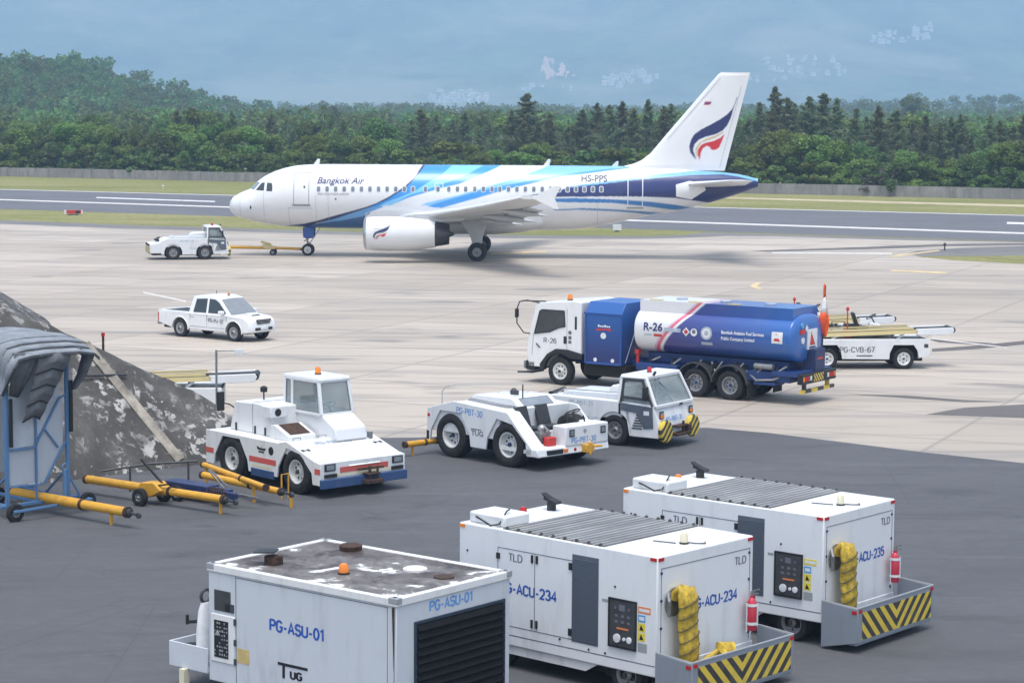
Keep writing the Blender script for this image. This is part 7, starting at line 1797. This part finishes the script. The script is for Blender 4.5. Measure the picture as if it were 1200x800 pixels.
# ---- stair hood on wheels
def hood():
    A_ = G(8, 609); a = R(47)
    t = thing('stair_canopy', 'tall blue wheeled frame with grey folding hood and pale side panels', 'boarding canopy', (A_[0], A_[1]+.1, 0), a)
    # local x runs from the left upright to the right one, y away from the camera, z up
    W_ = 1.72; D = 1.9; m = MB(); k = .075
    for y in (0, D):
        m.bar((-.2,y,.30), (W_+.35,y,.30), k, k)
    for x in (0, W_*.5, W_): m.bar((x,0,.30), (x,D,.30), k, k)
    for x in (0, W_):
        m.bar((x,0,.26), (x,0,4.05), .085, .085); m.bar((x,D,.26), (x,D,3.7), .07, .07)
        m.bar((x,.05,1.0), (x,.9,.32), .05, .05)
    m.bar((W_*.48,.0,.3), (W_*.48,.0,2.35), .05, .05); m.bar((0,0,1.62), (W_*.45,0,1.62), .05, .05); m.bar((W_*.45,0,1.62), (W_*.88,0,2.75), .05, .05); m.bar((W_*.88,0,2.75), (W_,0,2.80), .05, .05)
    m.bar((W_*.62,0,2.05), (W_*.85,0,1.55), .04, .04); m.bar((W_*.62,0,.75), (W_,0,1.75), .045, .045); m.bar((0,0,.75), (W_*.62,0,.72), .045, .045); m.bar((W_,0,.9), (W_+.3,-.05,.34), .045, .045)
    m.bar((W_*.72,-.55,.28), (W_*.72,-.55,1.10), .075, .075); m.bar((-.2,-.55,.26), (W_+.3,-.55,.30), .06, .06); m.bar((W_*.72,-.55,.32), (W_*.72,.0,.32), .06, .06); m.bar((W_+.28,-.55,.30), (W_+.28,.1,.30), .055, .055)
    fr = m.build('frame', MT['stair_blue'], t, bevel=.008)
    MB().tube([(W_*.72+.07*math.cos(q),-.55,1.17+.07*math.sin(q)) for q in np.linspace(0, 6.283, 16)], .02, 6).build('ring', MT['stair_blue'], fr)
    m = MB(); m.prism([(.05,1.66),(W_*.46,1.66),(W_*.90,2.80),(W_*.90,3.75),(.75,3.75),(.05,2.3)], .035, .055); m.build('side_glass', MT['glass_panel'], t)
    m = MB(); m.prism([(.05,.78),(.05,1.58),(W_*.47,1.58),(W_*.90,2.70),(W_*.94,2.72),(W_*.94,1.6),(W_*.62,.75)], .035, .055); m.build('side_panel', paint('canopy_panel', (.42,.46,.51), .4, dirt=.3), t)
    m = MB(); m.prism([(.05,.78),(.05,2.6),(W_-.05,2.6),(W_-.05,.78)], D-.03, D-.01); m.build('side_panel', paint('canopy_back_panel', (.42,.46,.50), .4, dirt=.3), t)
    m = MB(); m.box(.03,.13,-.10,-.05,1.7,2.85); m.box(W_+.02,W_+.12,-.10,-.05,1.9,3.15); m.build('rubber_buffer', MT['black'], t, bevel=.02)
    # folding hood: overlapping curved segments stepping down towards the front, folds running to a hinge on the left upright
    L0 = [(-.06,2.95),(-.15,3.60),(-.16,4.00),(-.06,4.16),(.30,4.22),(W_*.5,4.24),(W_*.90,4.22),(W_+.28,4.15),(W_+.42,4.03)]
    steps = [(1.95,.95,.05,-.04),(1.05,.12,.02,.0),(.18,-.20,-.06,.02),(-.12,-.44,-.17,.03),(-.36,-.68,-.29,.05)]
    hd = None
    for n_, (ya, yb, dz, ex) in enumerate(steps):
        m = MB(); rg = []
        for y, dd in ((ya, .0), ((ya+yb)/2, .012), (yb, -.05)):
            ring = []
            for x, z in L0:
                f = max(0, min(1, (z-2.95)/1.0))
                ring.append((x+ex*(1 if x > W_*.5 else -.6)*f, (y*f+(1-f)*.05), z+(dz+dd)*f))
            rg.append(ring)
        m.loft(rg, caps=False, closed=False)
        o = m.build('hood_segment', MT['canvas_light'] if n_ else MT['canvas_light'], t, sharp=60, recalc=False); sm = o.modifiers.new('cloth', 'SOLIDIFY'); sm.thickness = .03; sm.offset = -1
        e = MB(); e.tube([(x, y-.01, z-.025) for x, y, z in rg[-1]], .020, 6); e.build('hoop', MT['dgrey'], o)
        hd = hd or o
    # folded flank hanging inside on the left, dark canvas with ribs
    m = MB(); fl = []
    for i in range(9):
        u = i/8; z_ = 3.80-1.50*u
        fl.append([(.50-.24*u+.02*(i % 2), -.60+.34*u-.05*(i % 2), z_), (.98-.42*u, -.72+.44*u-.04*(i % 2), z_+.12), (1.42-.62*u, -.60+.42*u-.05*(i % 2), z_+.02)])
    m.loft(fl, caps=False, closed=False); f_ = m.build('flank_canvas', MT['canvas'], t, sharp=20, recalc=False); sm = f_.modifiers.new('cloth', 'SOLIDIFY'); sm.thickness = .02
    m = MB(); ff = []
    for i in range(7):
        u = i/6; x0 = -.14+.70*u; zig = .05*(i % 2)
        ff.append([(x0, -.62+zig, 3.98-.05*u), (x0*.75+.02, -.40+zig, 3.45-.05*u), (.02+.25*u, -.12+zig*.5, 2.92-.06*u)])
    m.loft(ff, caps=False, closed=False); g_f = m.build('flank_canvas', MT['canvas'], t, sharp=20, recalc=False); sm = g_f.modifiers.new('cloth', 'SOLIDIFY'); sm.thickness = .02
    m = MB()
    for i in (2, 4, 6, 8): m.tube([(x, y-.03, z) for x, y, z in fl[i]], .020, 6)
    m.build('flank_ribs', MT['black'], f_)
    m = MB(); m.loft([[(W_-.02,-.60,3.95),(W_+.05,-.2,3.95)],[(W_+.36,-.62,3.74),(W_+.30,-.2,3.72)],[(W_+.26,-.45,3.3),(W_+.2,-.15,3.3)],[(W_+.14,-.2,2.95),(W_+.12,.0,2.95)],[(W_+.02,-.06,2.9),(W_+.04,.1,2.9)]], caps=False, closed=False); f_ = m.build('flank_canvas', MT['canvas'], t, sharp=20, recalc=False); sm = f_.modifiers.new('cloth', 'SOLIDIFY'); sm.thickness = .02
    for x, y in ((W_+.32,-.35), (-.10,-.45), (W_*.55,D-.1), (-.1,D-.1)): wheel(t, x, y, .22, .13, .10, -1, MT['rim_grey'], holes=4, n=22)
hood()

# ---- tow bars on the ground
def tow_bar(label, p0, p1, r, mat, axle=None, legs=(), z0=.38, z1=.38, head=True, cap0=True, tag_mat=None):
    a, b = Vector(G(*p0, z0)+(z0,)), Vector(G(*p1, z1)+(z1,)); d = b-a; L = d.length; ang = math.atan2(d.y, d.x)
    t = thing('tow_bar', label, 'tow bar', (a.x, a.y, 0), ang)
    zz = lambda u: z0+(z1-z0)*u/L
    m = MB(); m.cyl((0,0,z0), (L*.62,0,zz(L*.62)), r); m.cyl((L*.62,0,zz(L*.62)), (L,0,z1), r*.92); m.build('tube', mat, t)
    m = MB()
    for u in (.02, L-.02, L*.62): m.lathe([(-.04,r*1.12),(.04,r*1.12)], (u,0,zz(u)), (1,0,0), 14)
    m.build('collars', MT['rust'], t)
    if head: m = MB(); m.cyl((L,0,z1), (L+.10,0,z1), r*.7); m.bar((L+.08,0,z1), (L+.36,0,z1-.03), .06, .05); m.lathe([(-.03,.07),(.03,.07)], (L+.36,0,z1-.03), (0,1,0), 12); m.build('tow_eye', MT['dgrey'], t)
    for u in legs: MB().box(u-.025, u+.025, -.03, .03, .0, zz(u)-.02).build('leg', mat, t)
    if axle:
        m = MB(); m.prism([(axle-.35,zz(axle)-.06),(axle-.2,zz(axle)+.16),(axle+.25,zz(axle)+.20),(axle+.5,zz(axle)+.02),(axle+.1,.20)], -.20, .20); m.bar((axle,-.34,.22), (axle,.34,.22), .07, .07); m.build('axle_bracket', mat, t, bevel=.02)
        for q in (-1, 1): wheel(t, axle, q*.40, .225, .15, .10, q, MT['rim_grey'], holes=4, n=22)
        m = MB(); m.bar((axle+.3,.05,.55), (axle-.45,.10,1.05), .05, .04); m.bar((axle+.3,-.1,.5), (axle+.9,-.1,.62), .05, .04); m.build('pump_handle', MT['black'], t)
    return t
tow_bar('yellow tow bar with two small wheels in front of the stained bank', (101,561), (263,585), .105, MT['yellow'], 2.3, (4.6,))
tow_bar('yellow tow bar half under the blue wheeled frame', (14,576), (150,600), .12, MT['yellow'], None, (.3, 3.6))
tow_bar('long yellow tow bar with its rusty end beside the tractor wheel', (237,556), (330,576), .09, MT['yellow'], None, (3.4,), .42, .36)
tow_bar('yellow tow bar resting slantwise over another one beside the red banded tractor', (238,544), (312,571), .075, MT['yellow'], None, (.2, 2.9), .55, .48, False)
def blue_bar():
    a = Vector(G(200, 568, .3)+(0,)); b = Vector(G(288, 582, .3)+(0,)); d = b-a; L = d.length
    t = thing('tow_bar', 'dark blue tow bar lying among the yellow ones', 'tow bar', a, math.atan2(d.y, d.x))
    m = MB(); m.box(0, 1.5, -.22, .22, .22, .45); m.box(1.5, L*.8, -.10, .10, .25, .42); m.bar((L*.62,-.18,.3), (L*.95,-.18,.3), .1, .2); m.build('tube', MT['navy'], t, bevel=.02)
    m = MB(); m.bar((L*.8,0,.33), (L+.35,.1,.28), .06, .06); m.bar((L*.75,-.1,.45), (L*.55,-.1,.85), .03, .03); m.bar((L*.7,.15,.45), (L*.45,.2,.8), .03, .03); m.build('levers', MT['steel'], t)
    for q in (-1, 1): wheel(t, .6, q*.34, .20, .12, .10, q, MT['rim_grey'], holes=4, n=20)
    m = MB()
    for k in range(6): m.tube([(1.7+.08*k+.07*math.cos(s), -.3+.06*math.sin(s*1.3), .35+.12*math.sin(s)) for s in np.linspace(0, 6.2, 12)], .014, 5)
    m.build('chain', MT['rust'], t)
blue_bar()
g1 = G(330, 573); g2 = G(328, 585)
t = thing('small_trestle', 'small rusty yellow hoop stand by the front wheel of the red banded tractor', 'stand', (G(334,584)[0], G(334,584)[1], 0), .9)
MB().tube([(-.12,0,0), (-.12,0,.62), (.12,0,.62), (.12,0,0)], .022, 7).build('hoop', MT['yellow'], t)
# tow bar end seen between the two tractors
tow_bar('short yellow tow bar end poking out between the tractors', (474,521), (512,516), .085, MT['yellow'], None, (.3,), .35, .35, False)
# debris along the foot of the bank: an old dark frame
o = MB(); c0 = Vector(G(118, 552, .55)+(.55,)); c1 = Vector(G(232, 540, .75)+(.75,)); o.tube([c0, c0.lerp(c1, .5)+Vector((0,0,.06)), c1], .03, 6); o.bar(c0.lerp(c1,.3), c0.lerp(c1,.3)-Vector((0,0,.6)), .05, .05); o.bar(c0.lerp(c1,.9), c0.lerp(c1,.9)-Vector((0,0,.7)), .05, .05)
o = o.build('rail_frame', MT['dgrey'], None); tag(o, 'thin dark rail standing at the foot of the stained bank', 'rail')

# ---- runway signs and lights
def sign(px, py, w, h, mats, label):
    g = G(px, py); t = thing('runway_sign', label, 'sign', (g[0], g[1], 0), R(8))
    MB().box(-w/2, w/2, -.12, .12, .12, h).build('panel', mats[0], t, bevel=.01)
    m = MB(); m.box(-w/2-.01, -w/2+w*.12, -.13, .13, .10, h+.01); m.box(w/2-.10, w/2+.01, -.13, .13, .10, h+.01); m.box(-w/2, w/2, -.125, .125, .10, h*.28); m.build('panel_border', mats[1], t)
    MB().box(-w*.3, w*.3, -.05, .05, 0, .12).build('foot', MT['dgrey'], t)
    if len(mats) > 2: MB().box(w*.12, w*.36, -.127, -.12, h*.34, h*.9).build('dark_field', mats[2], t)
sign(86, 252, 1.55, .42, (MT['red'], MT['whi_sticker'], MT['black']), 'low red and white runway sign on the grass strip at the left')
sign(723, 271.5, .62, .55, (MT['whi_sticker'], MT['whi_sticker']), 'small white marker box on the grass below the aircraft tail')
m_ = None
for i, (px, py) in enumerate(((191,222.5), (1107,293.5))):
    g = G(px, py); t = thing('edge_light', ('tiny pale runway edge light on the far side of the runway at the left', 'small dark taxiway light at the kerb of the right-hand shoulder')[i], 'light', (g[0], g[1], 0))
    MB().cyl((0,0,0), (0,0,.35), .05).build('post', MT['dgrey'] if i else MT['offwhite'], t); MB().ball((0,0,.42), .11).build('lamp', MT['dgrey'] if i else MT['whi_sticker'], t)
# split countable pieces that were modelled together into parts of their own
def split_pieces(names):
    for o in [o for o in bpy.data.objects if o.type == 'MESH' and o.name.split('.')[0] in names]:
        me = o.data; n = len(me.vertices); par = list(range(n))
        def fnd(i):
            while par[i] != i: par[i] = par[par[i]]; i = par[i]
            return i
        for e in me.edges:
            a, b = fnd(e.vertices[0]), fnd(e.vertices[1])
            if a != b: par[a] = b
        roots = [fnd(i) for i in range(n)]; ids = list(dict.fromkeys(roots))
        new = names[o.name.split('.')[0]]
        if len(ids) < 2: o.name = new; continue
        groups = {r: [] for r in ids}
        for p in me.polygons: groups[roots[p.vertices[0]]].append(p)
        first = True
        for r in ids:
            ps = groups[r]
            if not ps: continue
            used = sorted({v for p in ps for v in p.vertices}); mp = {v: i for i, v in enumerate(used)}
            m2 = bpy.data.meshes.new(new); m2.from_pydata([me.vertices[v].co for v in used], [], [[mp[v] for v in p.vertices] for p in ps])
            for k in me.materials: m2.materials.append(k)
            m2.polygons.foreach_set('use_smooth', [True]*len(ps)); m2.set_sharp_from_angle(angle=R(35)); m2.update()
            if first: tgt = o; first = False; tgt.name = new; hold = m2
            else:
                tgt = o.copy(); col.objects.link(tgt); tgt.data = m2; tgt.name = new
        o.data = hold
split_pieces({'latches': 'latch', 'rubber_buffer': 'rubber_buffer', 'head_frame': 'head_frame', 'flank_ribs': 'rib', 'collars': 'collar', 'plugs': 'plug', 'end_bolts': 'bolt', 'hinges': 'hinge', 'gauges': 'gauge', 'roller': 'roller',
    'door_handles': 'door_handle', 'corner_castings': 'corner_casting', 'rear_lights': 'rear_light', 'indicators': 'indicator', 'levers': 'lever', 'grating_ribs': 'rib', 'duct_bands': 'band', 'manholes': 'manhole', 'bed_rail': 'bed_rail',
    'deck_handles': 'deck_handle', 'side_plate': 'side_plate', 'side_panel': 'side_panel', 'tow_eye_recess': 'tow_eye_recess', 'trim_strip': 'trim_strip', 'red_band': 'red_band', 'hoops': 'hoop', 'equipment_boxes': 'equipment_box', 'skirt': 'skirt',
    'sensor_plate': 'sensor_plate', 'marker_plate': 'marker_plate', 'casting_holes': 'casting_hole', 'core_fins': 'core_fin', 'door_stickers': 'sticker', 'fixings': 'fixing', 'screens': 'screen'})

# ================================================================== AIR, LIGHT, CAMERA
def haze(density, colr):
    m = bpy.data.materials.new('haze'); m.use_nodes = True; t = m.node_tree; t.nodes.clear()
    out = t.nodes.new('ShaderNodeOutputMaterial'); v = t.nodes.new('ShaderNodeVolumePrincipled')
    v.inputs['Density'].default_value = density; v.inputs['Color'].default_value = colr; v.inputs['Anisotropy'].default_value = 0.0
    t.links.new(v.outputs[0], out.inputs['Volume'])
    o = MB().box(-9500, 9500, -400, 18500, -5, 900).build('haze', m)
    tag(o, kind='stuff')
haze(HAZE_D, HAZE_C)
w = bpy.data.worlds.new('World'); scene.world = w; w.use_nodes = True
nt = w.node_tree; bg = nt.nodes['Background']
sky = nt.nodes.new('ShaderNodeTexSky'); sky.sky_type = 'NISHITA'; sky.sun_disc = False
sky.sun_elevation = R(SUN_EL); sky.sun_rotation = R(SUN_AZ)          # clockwise from +Y
sky.air_density = 1.0; sky.dust_density = 3.0; sky.ozone_density = 1.0; sky.altitude = 20
hs_ = nt.nodes.new('ShaderNodeHueSaturation'); hs_.inputs['Saturation'].default_value = SKY_SAT
nt.links.new(sky.outputs[0], hs_.inputs['Color']); nt.links.new(hs_.outputs[0], bg.inputs['Color']); bg.inputs['Strength'].default_value = SKY_S
sl = bpy.data.lights.new('sun', 'SUN'); sl.energy = SUN_S; sl.angle = R(SUN_ANG); sl.color = (1.0, .965, .91)
so = bpy.data.objects.new('sun', sl); col.objects.link(so)
az, el = R(SUN_AZ), R(SUN_EL)
sd = Vector((math.sin(az)*math.cos(el), math.cos(az)*math.cos(el), math.sin(el)))
so.rotation_euler = sd.to_track_quat('Z', 'Y').to_euler()
so.location = (0, 0, 60)

cam = bpy.data.cameras.new('camera'); co = bpy.data.objects.new('camera', cam); col.objects.link(co)
cam.sensor_fit = 'HORIZONTAL'; cam.sensor_width = 36; cam.lens = 36*CAM_F/1200
cam.clip_start = .5; cam.clip_end = 30000
right = Vector((1,0,0)); up = Vector((0, math.sin(CAM_P), math.cos(CAM_P))); back = -Vector((0, math.cos(CAM_P), -math.sin(CAM_P)))
r2 = right*math.cos(CAM_R)-up*math.sin(CAM_R); u2 = up*math.cos(CAM_R)+right*math.sin(CAM_R)
co.matrix_world = Matrix(((r2.x,u2.x,back.x,0),(r2.y,u2.y,back.y,0),(r2.z,u2.z,back.z,CAM_H),(0,0,0,1)))
scene.camera = co
vs_ = scene.view_settings; scene.display_settings.display_device = 'sRGB'
vs_.view_transform = 'Standard'; vs_.look = 'None'; vs_.exposure = EXPO; vs_.gamma = 1; vs_.use_curve_mapping = False
scene.cycles.use_denoising = True
scene.cycles.max_bounces = 6; scene.cycles.diffuse_bounces = 3; scene.cycles.glossy_bounces = 3; scene.cycles.transparent_max_bounces = 12
scene.cycles.volume_bounces = 1
